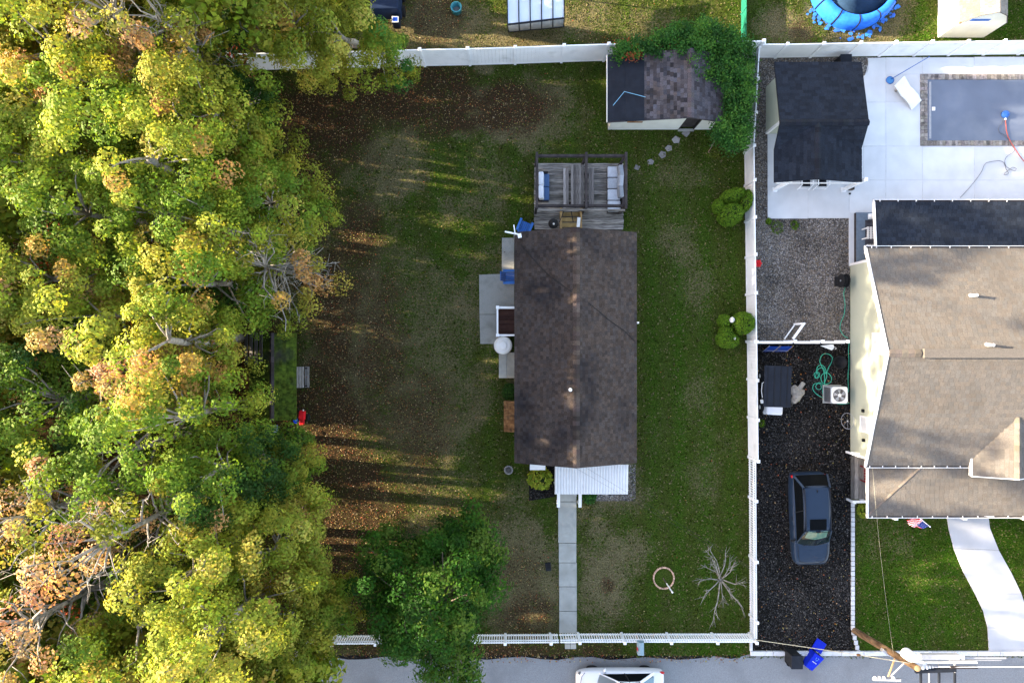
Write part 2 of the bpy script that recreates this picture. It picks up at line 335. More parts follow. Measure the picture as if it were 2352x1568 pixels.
def crisp(v, amt=1.25):
    a = N.new('ShaderNodeMath'); a.operation = 'MULTIPLY_ADD'; L.new(mid2, a.inputs[0]); a.inputs[1].default_value = amt; a.inputs[2].default_value = -amt * .5
    b2 = N.new('ShaderNodeMath'); b2.operation = 'MULTIPLY'; L.new(v, b2.inputs[0]); b2.inputs[1].default_value = 1.15
    c = N.new('ShaderNodeMath'); c.operation = 'ADD'; L.new(b2.outputs[0], c.inputs[0]); L.new(a.outputs[0], c.inputs[1])
    d = N.new('ShaderNodeMath'); d.operation = 'MULTIPLY'; d.use_clamp = True; L.new(c.outputs[0], d.inputs[0]); e = N.new('ShaderNodeMapRange'); e.inputs[1].default_value = 0; e.inputs[2].default_value = .25; L.new(v, e.inputs[0]); L.new(e.outputs[0], d.inputs[1]); return d.outputs[0]
grass = mixc(fine, (.010, .022, .002), (.078, .098, .020)); grass = mixc(mulf(mid, .5), grass, (.066, .056, .018)); grass = mixc(mulf(big, .3), grass, (.030, .048, .010))
lushc = mixc(fine, (.009, .032, .002), (.056, .108, .012)); grass = mixc(sep.outputs[2], grass, lushc)
tanc = mixc(fine, (.050, .040, .018), (.205, .172, .095)); grass = mixc(mulf(crisp(sep.outputs[0]), .9), grass, tanc)
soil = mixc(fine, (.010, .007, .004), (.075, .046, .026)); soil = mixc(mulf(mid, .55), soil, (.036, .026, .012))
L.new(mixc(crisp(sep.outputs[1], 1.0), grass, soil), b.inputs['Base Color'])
bp = N.new('ShaderNodeBump'); bp.inputs['Strength'].default_value = .7; bp.inputs['Distance'].default_value = .04; L.new(fine, bp.inputs['Height']); L.new(bp.outputs[0], b.inputs['Normal'])
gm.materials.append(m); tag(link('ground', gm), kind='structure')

def sheet(name, poly, z, m, label=None):
    o = MB().slab([(*W(*p)[:2], z) for p in poly], .003).build(name, m); tag(o, label, None, None, 'structure'); return o
sheet('gravel_yard', [(1727, 133), (2700, 128), (2700, 150), (2000, 560), (1952, 610), (1952, 785), (1727, 785)], .006, M_gravel)
sheet('driveway', [(1727, 785), (1953, 785), (1956, 1150), (1957, 1440), (1970, 1494), (1727, 1494)], .006, M_dgravel)
o = MB(); ed = []
for i in range(90):
    px = -400 + i * 40; ed.append((px, 1511 + (4 * math.sin(i * 1.7) + 3 * random.random() - 2 if px < 1715 else -9)))
sheet('road', ed + [(3160, 1830), (-400, 1830)], .010, M_road)
sheet('road_edge', [(-400, 1502)] + [(p[0], p[1] + 3) for p in ed if p[0] < 1730] + [(1730, 1505)], .005, M_dgravel)
sheet('planting_bed', [(1215, 1066), (1275, 1066), (1275, 1140), (1215, 1150)], .005, M_dgravel)
sheet('foundation_bed', [(1325, 1066), (1460, 1066), (1460, 1150), (1335, 1150)], .005, M_gravel)

# pale kerb along the road and beside the driveway
kb = tag(bpy.data.objects.new('kerb', None), kind='structure'); COL.objects.link(kb)
x = 1722
while x < 2720:
    w = 52; a, c = W(x + .6, 1493), W(min(x + w, 2720) - .6, 1503)
    MB().bx(a.x, c.x, c.y, a.y, 0, .12, (random.uniform(.93, 1.05),) * 3).build('kerb_stone', M_kerb, kb, bevel=.012); x += w
a, c = W(1721, 1466), W(1727, 1492); MB().bx(a.x, c.x, c.y, a.y, 0, .12).build('kerb_stone', M_kerb, kb, bevel=.012)
ed_ = tag(bpy.data.objects.new('driveway_edging', None), kind='structure'); COL.objects.link(ed_)
y = 1152
while y < 1492:
    xo = 1954 if y < 1440 else 1954 + (y - 1440) * .25
    a, c = W(xo, y + .5), W(xo + 8, y + 10.5); MB().bx(a.x, c.x, c.y, a.y, 0, .07, (random.uniform(.8, 1.1),) * 3).build('edging_stone', M_kerb, ed_, bevel=.008); y += 11.3

# ---------------------------------------------------------------- concrete: pool patio, walks
def slabs(rootname, polys, z0, z1, m, gap=1.2, lo=.93, hi=1.05):
    r = tag(bpy.data.objects.new(rootname, None), kind='structure'); COL.objects.link(r)
    for p in polys:
        cx = sum(q[0] for q in p) / len(p); cy = sum(q[1] for q in p) / len(p); k = []
        for q in p:
            d = math.hypot(q[0] - cx, q[1] - cy); f = 1 - gap * .75 / d; k.append(W(cx + (q[0] - cx) * f, cy + (q[1] - cy) * f)[:2])
        t = random.uniform(lo, hi); MB().prism(k, z0, z1, (t, t, t)).build('slab', m, r, bevel=.006)
    return r
def rect(x0, y0, x1, y1): return [(x0, y0), (x1, y0), (x1, y1), (x0, y1)]
P = [[(1992, 134), (2033, 133), (2033, 236), (1982, 236), (1982, 176), (1990, 168), (1994, 155)], rect(2033, 133, 2117, 172), rect(2033, 172, 2112, 236), rect(2117, 133, 2236, 171), rect(2236, 132, 2360, 171), rect(2360, 132, 2500, 171),
     rect(1982, 236, 2033, 337), rect(2033, 236, 2112, 337), rect(1982, 337, 2033, 415), rect(2033, 337, 2117, 415), rect(2117, 337, 2236, 415), rect(2236, 337, 2360, 415), rect(2360, 337, 2500, 415),
     rect(1949, 415, 2033, 490), rect(2033, 415, 2117, 490), rect(2117, 415, 2236, 490), rect(2236, 415, 2360, 490), rect(2360, 415, 2500, 490), rect(1762, 305, 1855, 405), rect(1855, 305, 1982, 415), rect(1762, 405, 1855, 503), rect(1855, 415, 1949, 502),
     rect(1949, 490, 1966, 612)]
slabs('pool_patio', P, 0, .06, M_conc)
sheet('patio_joint_bed', [(1764, 307), (1984, 307), (1984, 180), (1996, 136), (2490, 134), (2490, 486), (1968, 488), (1948, 500), (1764, 501)], .05, M_kerb)
slabs('front_walk', [rect(1282, 1151, 1324, 1246), rect(1283, 1246, 1324, 1291), rect(1283.5, 1291, 1325, 1346), rect(1284, 1346, 1325, 1402), rect(1284, 1402, 1325, 1453)], 0, .05, M_walk, .9, .9, 1.1)
slabs('gate_step', [rect(1297, 1462, 1310, 1478), rect(1310, 1462, 1323.5, 1478), rect(1297, 1478, 1310, 1489), rect(1310, 1478, 1323.5, 1489)], 0, .04, M_walk, .8)
slabs('side_patio', [[(1100, 631), (1153, 629), (1153, 546), (1181, 546), (1181, 722), (1101, 722)], [(1101, 722), (1143, 722), (1143, 790), (1103, 790)]], 0, .05, M_agg, .8)
wl_ = [(2173, 1182), (2178, 1215), (2189, 1258), (2211, 1312), (2238, 1362), (2257, 1402), (2267, 1440), (2270, 1493)]
wr_ = [(2269, 1182), (2273, 1212), (2293, 1262), (2322, 1314), (2345, 1362), (2358, 1402), (2368, 1440), (2372, 1493)]
slabs('curved_walk', [[wl_[i], wr_[i], wr_[i + 1], wr_[i + 2], wl_[i + 2], wl_[i + 1]] if i + 2 < 8 else [wl_[i], wr_[i], wr_[i + 1], wl_[i + 1]] for i in (0, 2, 4, 6)], 0, .05, M_cwalk, .6, .96, 1.04)

# ---------------------------------------------------------------- swimming pool
pool = thing('swimming_pool', 'in-ground swimming pool under a grey winter cover with brick coping', 'pool', W(2240, 254))
a, c = W(2128, 325), W(2500, 185)
cv = MB(); nX, nY = 60, 24
pts = [(a.x + (c.x - a.x) * i / nX, a.y + (c.y - a.y) * j / nY, .085 + .012 * math.sin(i * .55 + j * .3) * math.sin(j * .6) - .02 * math.exp(-((i - 26) / 9) ** 2 - ((j - 13) / 6) ** 2)) for j in range(nY + 1) for i in range(nX + 1)]
cv.add(pts, [(j * (nX + 1) + i, j * (nX + 1) + i + 1, (j + 1) * (nX + 1) + i + 1, (j + 1) * (nX + 1) + i) for j in range(nY) for i in range(nX)])
cv.build('cover', M_cover, pool, smooth=True)
p1, p2 = W(2131, 320), W(2136, 190); MB().bx(p1.x, p2.x, p1.y, p2.y, .05, .115).build('cover_edge_strip', M_grey, pool, bevel=.01)
p1 = W(2141, 252); MB().box((p1.x, p1.y, .115), (.17, .2, .03)).build('skimmer_lid', M_whitep, pool, bevel=.01)
def coping(x0, y0, x1, y1, nx_, ny_):
    for i in range(nx_):
        for j in range(ny_):
            a = W(x0 + (x1 - x0) * i / nx_ + .35, y0 + (y1 - y0) * (j + 1) / ny_ - .35); c = W(x0 + (x1 - x0) * (i + 1) / nx_ - .35, y0 + (y1 - y0) * j / ny_ + .35)
            t = random.uniform(.6, 1.25); MB().bx(a.x, c.x, a.y, c.y, 0, .10 + random.uniform(0, .008), (t, t * random.uniform(.95, 1.02), t * random.uniform(.9, 1.02))).build('coping_brick', M_brick, pool)
coping(2112, 185, 2128, 324, 2, 17); coping(2112, 172, 2384, 185, 34, 1); coping(2112, 324, 2384, 336, 38, 1)
pump = thing('cover_pump', 'round blue pump sitting on the grey pool cover', 'pump', W(2305, 265))
q = W(2305, 265); MB().lathe([(.2, .08), (.21, .13), (.18, .2), (.10, .25), (.02, .26)], (q.x, q.y, 0), 18).build('pump_body', M_blue, pump, smooth=True)
MB().box((q.x, q.y - .24, .12), (.07, .12, .07)).build('hose_outlet', M_whitep, pump, bevel=.01)
def hose(name, label, cat, pts, r, m, h=.05, sm=8):
    P_ = [W(*p) for p in pts]; out = []
    for i in range(len(P_) - 1):
        p0, p1, p2, p3 = P_[max(i - 1, 0)], P_[i], P_[i + 1], P_[min(i + 2, len(P_) - 1)]
        for k in range(sm):
            t = k / sm; out.append(.5 * (2 * p1 + (p2 - p0) * t + (2 * p0 - 5 * p1 + 4 * p2 - p3) * t * t + (3 * p1 - p0 - 3 * p2 + p3) * t ** 3))
    out.append(P_[-1])
    for i, v in enumerate(out): v.z = h + .004 * math.sin(i * .9)
    return tag(MB().tube(out, r, 6).build(name, m, smooth=True), label, cat)
M_rhose = mat('red_hose_rubber', (.42, .10, .08), .5, .1); M_cord = mat('grey_cord', (.10, .11, .13), .6, .1)
hose('drain_hose', 'thin red drain hose running from the blue pump across the patio', 'hose', [(2305, 272), (2306, 290), (2309, 310), (2317, 328), (2326, 342), (2338, 360), (2353, 378), (2380, 400)], .022, M_rhose, .13)
hose('extension_cord', 'grey electric cord looping over the patio beside the red hose', 'cord', [(2303, 270), (2297, 285), (2290, 295), (2292, 306), (2303, 312), (2312, 322), (2320, 336), (2326, 345), (2322, 352), (2310, 360), (2304, 370), (2306, 382), (2315, 389), (2322, 386), (2330, 389), (2326, 394), (2316, 391), (2309, 395), (2302, 402), (2312, 400), (2306, 388), (2302, 376), (2290, 371), (2268, 374), (2258, 379), (2248, 400), (2225, 430), (2202, 455)], .012, M_cord, .12)
cl = thing('chaise_longue', 'white wavy moulded pool lounger lying on the patio', 'lounger', W(2076, 223))
A_, B_ = W(2052, 195), W(2100, 243); dd = (B_ - A_).normalized(); nn = Vector((-dd.y, dd.x, 0)); mbx = MB(); n_ = 22; w2 = .36; L_len = 1.62
prof = [(i / n_, .46 - .36 * min(1, i / n_ * 1.5) + .14 * max(0, math.sin((i / n_ - .42) * math.pi * 1.9)) + .03) for i in range(n_ + 1)]
for sgn in (0, 1):
    pass
vv = []
for t, z in prof:
    for s_ in (-w2, w2):
        for dz in (-.07, 0): p = A_ + dd * (t * L_len) + nn * (s_ * (1 - .05 * math.sin(t * 3))); vv.append((p.x, p.y, z + dz + .06))
ff = []
for i in range(n_):
    o4 = i * 4; ff += [(o4 + 1, o4 + 3, o4 + 7, o4 + 5), (o4, o4 + 4, o4 + 6, o4 + 2), (o4, o4 + 1, o4 + 5, o4 + 4), (o4 + 2, o4 + 6, o4 + 7, o4 + 3)]
ff += [(0, 2, 3, 1), (n_ * 4, n_ * 4 + 1, n_ * 4 + 3, n_ * 4 + 2)]
MB().add(vv, ff).build('moulded_seat', M_whitep, cl, bevel=.015)
MB().box((A_.x + dd.x * .3, A_.y + dd.y * .3, .2), (.1, .5, .28), math.atan2(dd.y, dd.x)).build('support', M_tanc, cl, bevel=.01)
sk = thing('pool_skimmer', 'blue leaf skimmer net with long pole leaning on the back fence', 'skimmer', W(2042, 186))
a, c = W(2044, 184), W(2134, 131, .5); MB().tube([(a.x, a.y, .1), (c.x, c.y, .55)], .018, 6).build('pole', M_blue, sk)
q = W(2042, 186); ring = [(q.x + .19 * math.cos(t) * (1 + .12 * math.cos(2 * t)), q.y + .2 * math.sin(t), .09) for t in [k * math.pi / 8 for k in range(16)]]
MB().tube(ring, .015, 5, closed=True).build('hoop', M_blue, sk)
MB().slab([(p[0], p[1], .085) for p in ring], .01, (2.2, 2, 1.3)).build('net', M_blue, sk)

# ---------------------------------------------------------------- shingles
UNIT = {}
def shingle_field(roof, poly, m, expo, tabw, n_ind=300, lo=.6, hi=1.35, eave=None, hue=.08, jit=.0, name='shingle', thick=.014):
    poly = [Vector(p) for p in poly]; n = len(poly)
    Nn = sum((poly[i].cross(poly[(i + 1) % n]) for i in range(n)), Vector())
    if Nn.z < 0: Nn = -Nn
    Nn.normalize(); u = Vector((-Nn.y, Nn.x, 0)); u.normalize(); v = Nn.cross(u)
    if v.z < 0: v = -v; u = -u
    O = poly[0]; Q = [((p - O).dot(u), (p - O).dot(v)) for p in poly]; b0 = min(q[1] for q in Q); b1 = max(q[1] for q in Q)
    rows = max(1, round((b1 - b0) / expo)); ex = (b1 - b0) / rows; tabs = []
    for r_ in range(rows):
        bm = b0 + (r_ + .5) * ex; cr = []
        for i in range(n):
            (x1, y1), (x2, y2) = Q[i], Q[(i + 1) % n]
            if (y1 - bm) * (y2 - bm) < 0: cr.append(x1 + (x2 - x1) * (bm - y1) / (y2 - y1))
        if len(cr) < 2: continue
        l_, h_ = min(cr), max(cr); x_ = l_ - random.random() * tabw
        while x_ < h_:
            w_ = tabw * (1 + jit * random.uniform(-.4, .4)); a_, c_ = max(x_, l_), min(x_ + w_, h_); x_ += w_
            if c_ - a_ > .03: tabs.append((a_, c_, b0 + r_ * ex, c_ - a_ > w_ * .99 and jit == 0))
    full = [t for t in tabs if t[3]]; random.shuffle(full)
    full.sort(key=lambda t: 0)
    ind = set(full[:n_ind]); key = (m.name, round(tabw, 3), round(ex, 4), thick)
    g = .008
    def verts(a_, c_, b_, e, P0):
        f = lambda x, y, z: P0 + u * x + v * y + Nn * z
        return [f(a_ + g, b_ - .01, .0), f(c_ - g, b_ - .01, .0), f(c_ - g, b_ + e * 1.06, -.004), f(a_ + g, b_ + e * 1.06, -.004), f(a_ + g, b_ - .01, thick), f(c_ - g, b_ - .01, thick), f(c_ - g, b_ + e * 1.06, .002), f(a_ + g, b_ + e * 1.06, .002)]
    FS = [(4, 5, 6, 7), (0, 1, 5, 4), (1, 2, 6, 5), (3, 0, 4, 7)]
    if key not in UNIT:
        UNIT[key] = []; uu, vv_, nn_ = u, v, Nn
        for k in range(10):
            t = lo + (hi - lo) * k / 9; h = random.uniform(-hue, hue); col = (t * (1 + h), t, t * (1 - h)); mb = MB()
            mb.add([(g, -.01, 0), (tabw - g, -.01, 0), (tabw - g, ex * 1.06, -.004), (g, ex * 1.06, -.004), (g, -.01, thick), (tabw - g, -.01, thick), (tabw - g, ex * 1.06, .002), (g, ex * 1.06, .002)], FS, col)
            UNIT[key].append(mb.mesh(name, m))
    rot = Matrix((u, v, Nn)).transposed().to_4x4(); rest = MB()
    for t in tabs:
        if t in ind:
            o = bpy.data.objects.new(name, random.choice(UNIT[key])); COL.objects.link(o); o.parent = roof
            o.matrix_basis = Matrix.Translation(O + u * t[0] + v * t[2]) @ rot
        else:
            k = random.random(); k = lo + (hi - lo) * k; h = random.uniform(-hue, hue)
            rest.add(verts(t[0], t[1], t[2], ex, O), FS, (k * (1 + h), k, k * (1 - h)))
    if rest.v: tag(rest.build(name + 's', m, roof), kind='stuff')
def ridge_caps(roof, p, q, m, w=.30, step=.2, z=.02, lo=.7, hi=1.4, name='ridge_cap', drop=.05):
    p, q = Vector(p), Vector(q); d = q - p; n = max(1, int(d.length / step)); d.normalize(); s_ = Vector((-d.y, d.x, 0)).normalized() * (w / 2)
    st = (q - p).length / n
    for i in range(n):
        c0 = p + d * (i * st + .006); c1 = p + d * ((i + 1) * st + .01); t = lo + (hi - lo) * random.random(); k = Vector((0, 0, z + random.uniform(0, .006))); e = Vector((0, 0, -drop))
        MB().add([c0 - s_ + e, c0 + k, c0 + s_ + e, c1 + s_ + e, c1 + k * .6, c1 - s_ + e, c0 - s_ + e + k, c0 + k * 2, c0 + s_ + e + k, c1 + s_ + e + k, c1 + k * 1.6, c1 - s_ + e + k],
                 [(6, 7, 10, 11), (7, 8, 9, 10), (0, 1, 7, 6), (1, 2, 8, 7), (0, 6, 11, 5), (2, 3, 9, 8), (4, 5, 11, 10), (3, 4, 10, 9)], (t, t * random.uniform(.92, 1.0), t * random.uniform(.86, 1.0))).build(name, m, roof)
# ---------------------------------------------------------------- buildings
def window(house, cx, cy, cz, w, h, axis, sgn, fm=None, gm_=None):
    """a framed window on a wall; axis 'x': wall faces +-x, axis 'y': wall faces +-y"""
    fm = fm or M_whitep; d = .05 * sgn; t = .07; f = MB()
    def B(u0, u1, z0, z1, dep, mb):
        if axis == 'x': mb.bx(cx, cx + d * dep, cy + u0, cy + u1, cz + z0, cz + z1)
        else: mb.bx(cx + u0, cx + u1, cy, cy + d * dep, cz + z0, cz + z1)
    for u0, u1, z0, z1 in ((-w / 2 - t, w / 2 + t, h / 2, h / 2 + t), (-w / 2 - t, w / 2 + t, -h / 2 - t, -h / 2), (-w / 2 - t, -w / 2, -h / 2, h / 2), (w / 2, w / 2 + t, -h / 2, h / 2), (-w / 2, w / 2, -.02, .02)): B(u0, u1, z0, z1, 1, f)
    fo = f.build('window', fm, house); g = MB(); B(-w / 2, w / 2, -h / 2, h / 2, .5, g); g.build('pane', gm_ or M_glassb, fo)

# --- the small house in the middle
hs = thing('small_house', 'small one-storey house with long dark brown shingle roof, white porch awning in front', 'house', W(1321, 796))
EZ, RZ = 2.5, 3.75
def roofpt(px, py, h): return W(px, py, h)
xl, xr, xm = W(1182, 0, EZ).x, W(1462, 0, EZ).x, W(1324, 0, RZ).x; yt, yb = W(0, 533, EZ).y, W(0, 1063, EZ).y
wa = MB(); ins = .35
wx0, wx1, wy0, wy1 = xl + ins, xr - ins, yb + ins, yt - ins
zw = lambda x: EZ + (RZ - EZ) * (1 - abs(x - xm) / (xr - xm)) - .18
xm_ = xm
wa.add([(wx0, wy0, 0), (wx1, wy0, 0), (wx1, wy1, 0), (wx0, wy1, 0), (wx0, wy0, zw(wx0)), (wx1, wy0, zw(wx1)), (wx1, wy1, zw(wx1)), (wx0, wy1, zw(wx0)), (xm_, wy0, zw(xm_)), (xm_, wy1, zw(xm_))],
       [(0, 1, 5, 8, 4), (2, 3, 7, 9, 6), (1, 2, 6, 5), (3, 0, 4, 7), (0, 3, 2, 1)]); wa.build('wall', M_cream, hs)
for yy in (-4.0, -1.0, 3.6): window(hs, wx1, yy, 1.4, 1.0, 1.0, 'x', 1)
for yy in (-3.6, 3.6): window(hs, wx0, yy, 1.4, .9, .9, 'x', -1)
window(hs, 1.75, wy0, 1.45, .85, .9, 'y', -1); window(hs, 5.4, wy0, 1.4, 1.1, 1.1, 'y', -1)
MB().bx(3.0, 3.9, wy0 - .05, wy0, .35, 2.3).build('front_door', M_brownd, hs)
PL = [(xl, yb, EZ), (xl, yt, EZ), (xm, yt, RZ), (xm, yb, RZ)]; PR = [(xr, yb, EZ), (xr, yt, EZ), (xm, yt, RZ), (xm, yb, RZ)]
rf = MB().slab(PL, .12).slab(PR, .12).build('roof', M_shing, hs)
shingle_field(rf, PL, M_shing, .15, .19, 150, .68, 1.2, hue=.07); shingle_field(rf, PR, M_shing, .15, .19, 150, .74, 1.3, hue=.07)
ridge_caps(rf, (xm, yb, RZ), (xm, yt, RZ), M_shing, .34, .22, .03, .8, 1.7)
q = W(1309, 894, 3.7); MB().lathe([(.05, 3.5), (.05, 3.85), (.085, 3.86), (.085, 3.95), (.02, 3.99)], (q.x, q.y, 0), 14).build('vent_pipe', M_whitep, hs, smooth=False)
q = W(1462, 741, 2.4); MB().lathe([(.05, 2.15), (.05, 2.5), (.02, 2.52)], (q.x + .06, q.y, 0), 10).build('side_vent', M_whitep, hs)
# corrugated porch awning
aw = MB(); a, c = W(1274, 1134, 2.2), W(1443, 1066, 2.3); n_ = 26
root_aw = MB().bx(a.x, c.x, a.y - .01, a.y + .03, 2.08, 2.2).build('porch_awning', M_whitep, hs)
for i in range(n_):
    x0 = a.x + (c.x - a.x) * i / n_; x1 = a.x + (c.x - a.x) * (i + 1) / n_; g_ = (x1 - x0) * .3
    MB().add([(x0, a.y, 2.19), (x0 + g_, a.y, 2.235), (x1 - g_, a.y, 2.235), (x1, a.y, 2.19), (x0, c.y, 2.32), (x0 + g_, c.y, 2.365), (x1 - g_, c.y, 2.365), (x1, c.y, 2.32)],
             [(0, 1, 5, 4), (1, 2, 6, 5), (2, 3, 7, 6)]).build('awning_panel', M_awn, root_aw)
for px in (1280, 1436):
    q = W(px, 1134, 2.2); MB().tube([(q.x, a.y + .08, 0), (q.x, a.y + .08, 2.19)], .035, 8).build('awning_post', M_whitep, hs)
a, c = W(1217, 1079, 2.0), W(1253, 1066, 2.2); MB().slab([(a.x, a.y, 2.0), (c.x, a.y, 2.0), (c.x, c.y + .2, 2.3), (a.x, c.y + .2, 2.3)], .03).build('window_awning', M_awn, hs)
a, c = W(1283, 1149), W(1323, 1130); st = MB().bx(a.x, c.x, a.y + .32, c.y + .9, 0, .36).bx(a.x, c.x, a.y, a.y + .32, 0, .18).build('front_steps', M_walk, hs)
for px in (1279.5, 1327.5):
    q = W(px, 1135); MB().beam((q.x, a.y - .1, .95), (q.x, c.y + .5, 1.1), .16, .08).bx(q.x - .05, q.x + .05, a.y - .08, a.y + .02, 0, .93).bx(q.x - .05, q.x + .05, c.y + .1, c.y + .2, 0, .98).build('handrail', M_whitep, hs, bevel=.01)
# side stoop
a, c = W(1143, 770, .6), W(1185, 708, .6); zz = .6
dk = MB().bx(a.x, c.x + .4, a.y, c.y, .0, .555).build('side_stoop', M_dwood, hs)
for i in range(11):
    y0 = a.y + (c.y - a.y) * i / 11; MB().bx(a.x, c.x + .4, y0 + .006, a.y + (c.y - a.y) * (i + 1) / 11 - .006, .557, .6, (random.uniform(.8, 1.3),) * 3).build('deck_board', M_brownd, dk)
for yy in (a.y, c.y):
    MB().box((a.x + .02, yy, .82), (.13, .13, 1.64 - .0), 0).build('stoop_post', M_white, hs, bevel=.012)
    MB().bx(a.x - .06, a.x + .10, yy - .08, yy + .08, 1.64, 1.68).build('post_cap', M_white, hs, bevel=.01)
    MB().bx(a.x + .09, c.x + .4, yy - .045, yy + .045, 1.50, 1.56).bx(a.x + .09, c.x + .4, yy - .03, yy + .03, .72, .78).build('stoop_rail', M_white, hs)
MB().bx(a.x - .03, a.x + .05, a.y + .07, c.y - .07, 1.50, 1.56).bx(a.x - .02, a.x + .04, a.y + .07, c.y - .07, .72, .78).build('stoop_rail', M_white, hs)
# cellar hatch
a, c = W(1146, 868, .4), W(1190, 809, .4); ht = MB().bx(a.x, c.x, a.y, c.y, 0, .36).build('cellar_hatch', M_walk, hs)
xm2 = a.x + (W(1164, 0, .4).x - a.x)
MB().bx(a.x, xm2 - .012, a.y, c.y, .362, .41).build('hatch_leaf', M_walk, ht, bevel=.01); MB().bx(xm2 + .012, c.x, a.y, c.y, .362, .41, (.85, .8, .75)).build('hatch_leaf', M_walk, ht, bevel=.01)
# rusty lean-to cover
a, c = W(1157, 992, 1.2), W(1186, 921, 1.2); rc = MB().slab([(a.x, a.y, 1.05), (c.x, a.y, 1.3), (c.x, c.y, 1.3), (a.x, c.y, 1.05)], .03).bx(a.x + .05, a.x + .1, a.y + .05, a.y + .1, 0, 1.03).bx(a.x + .05, a.x + .1, c.y - .1, c.y - .05, 0, 1.03).build('rusty_canopy', M_rust, hs)
for i in range(9):
    y0 = a.y + (c.y - a.y) * (i + .3) / 9; MB().add([(a.x, y0, 1.055), (c.x, y0, 1.305), (c.x, y0 + .05, 1.305), (a.x, y0 + .05, 1.055), (a.x, y0 + .025, 1.08), (c.x, y0 + .025, 1.33)], [(0, 1, 5, 4), (4, 5, 2, 3), (0, 4, 3), (1, 2, 5)]).build('canopy_rib', M_rust, rc)

# --- antenna at the roof corner
an = thing('antenna', 'small white antenna on a mast at the roof corner of the brown house', 'antenna', W(1182, 536))
q = W(1181, 538, 2.9); MB().tube([(q.x, q.y, 0), (q.x, q.y, 3.1)], .022, 6).build('mast', M_steel, an)
MB().beam((q.x - .45, q.y + .1, 3.05), (q.x + .32, q.y - .05, 3.05), .07, .05).build('boom', M_white, an)
MB().beam((q.x + .05, q.y - .05, 3.09), (q.x - .02, q.y + .42, 3.12), .05, .04).build('dipole', M_white, an)
MB().box((q.x + .26, q.y - .1, 3.06), (.18, .2, .12), .2).build('junction_box', M_white, an, bevel=.01)
# --- roof cable
pts = [W(1196, 562, 2.62), W(1222, 593, 2.85), W(1260, 633, 3.2), W(1310, 667, 3.78), W(1360, 702, 3.45), W(1402, 737, 3.1), W(1435, 760, 2.8), W(1458, 784, 2.56)]
for p in pts:
    p.z = RZ - (RZ - EZ) * min(1, abs(p.x - xm) / (xr - xm)) + .035
tag(MB().tube(pts, .014, 5).build('roof_cable', M_black), 'black cable lying diagonally over the brown shingle roof', 'cable')

# --- vine-covered shed
sh = thing('garden_shed', 'white walled shed with felt patch on its brown shingle roof, half overgrown by vines', 'shed', W(1530, 292))
EZ, RZ = 2.1, 2.75
xl, xr, xm = W(1396, 0, EZ).x, W(1662, 0, EZ).x, W(1587, 0, RZ).x; yf, yb = W(0, 281, EZ).y, W(0, 126, EZ).y
zl = lambda x: EZ + (RZ - EZ) * (1 - (xm - x) / (xm - xl) if x < xm else 1 - (x - xm) / (xr - xm)) - .14
w0, w1, f0, f1 = W(1394, 0).x + .05, W(1655, 0).x - .55, W(0, 298).y, yb - .2
d0, d1 = W(1562, 0).x - .12, W(1562, 0).x + .72
wl2 = MB()
for x0, x1 in ((w0, xm - .01), (xm - .01, d0), (d1, w1)):
    if x1 > x0: wl2.add([(x0, f0, 0), (x1, f0, 0), (x1, f0, zl(x1)), (x0, f0, zl(x0)), (x0, f0 + .08, 0), (x1, f0 + .08, 0), (x1, f0 + .08, zl(x1)), (x0, f0 + .08, zl(x0))], [(0, 1, 2, 3), (4, 7, 6, 5), (0, 3, 7, 4), (1, 5, 6, 2)])
wl2.bx(w0, w0 + .08, f0 + .08, f1, 0, zl(w0)).bx(w1 - .08, w1, f0 + .08, f1, 0, zl(w1)).bx(w0, w1, f1 - .08, f1, 0, EZ - .15)
wl2.add([(d0, f0, 1.95), (d1, f0, 1.95), (d1, f0, zl(d1)), (d0, f0, zl(d0))], [(0, 1, 2, 3)]); wl2.build('wall', M_cream, sh)
MB().bx(d0 + .04, d1 - .04, f0 + .12, f0 + .15, .08, 1.93).build('door', M_dwood, sh); MB().bx(d0, d0 + .05, f0 - .02, f0 + .1, 0, 1.95).bx(d1 - .05, d1, f0 - .02, f0 + .1, 0, 1.95).build('door_frame', M_dwood, sh)  # set-back dark panel stands in for the shade of the open doorway
MB().bx(d0, d1, f0 - .1, f0 + .02, 0, .1).build('doorstep', M_walk, sh)
PL = [(xl, yf, EZ), (xm, yf, RZ), (xm, yb, RZ), (xl, yb, EZ)]; PR = [(xr, yf, EZ), (xr, yb, EZ), (xm, yb, RZ), (xm, yf, RZ)]
rf = MB().slab(PL, .1).slab(PR, .1).build('roof', M_gray, sh)
xt = W(1478, 0, 2.4).x; fz = lambda x, k: EZ + (RZ - EZ) * (x - xl) / (xm - xl) + k
shingle_field(rf, [(xt, yf, fz(xt, 0)), (xm, yf, RZ), (xm, yb, RZ), (xt, yb, fz(xt, 0))], M_gray, .165, .23, 150, .4, 1.5, hue=.1)
shingle_field(rf, PR, M_gray, .165, .23, 90, .6, 1.35, hue=.06); ridge_caps(rf, (xm, yf, RZ), (xm, yb, RZ), M_gray, .34, .24, .03, .8, 1.4)
xc = W(1438, 0, 2.3).x
MB().slab([(xc - .03, yf - .02, fz(xc - .03, .035)), (xt + .03, yf - .02, fz(xt + .03, .035)), (xt + .03, yb, fz(xt + .03, .035)), (xc - .03, yb, fz(xc - .03, .035))], .012).build('felt_sheet', M_felt, sh)
MB().slab([(xl - .02, yf + .03, fz(xl - .02, .02)), (xc, yf + .03, fz(xc, .02)), (xc, yb, fz(xc, .02)), (xl - .02, yb, fz(xl - .02, .02))], .012).build('felt_sheet', M_felt, sh)
MB().bx(xl - .05, xl - .02, yf + .02, yb, EZ - .12, EZ + .01).build('eave_trim', M_whitep, sh)
MB().bx(xc + .08, xt, yf - .035, yf - .01, fz(xc, 0) - .13, fz(xc, 0) + .0).build('rusty_fascia', M_rust, sh)
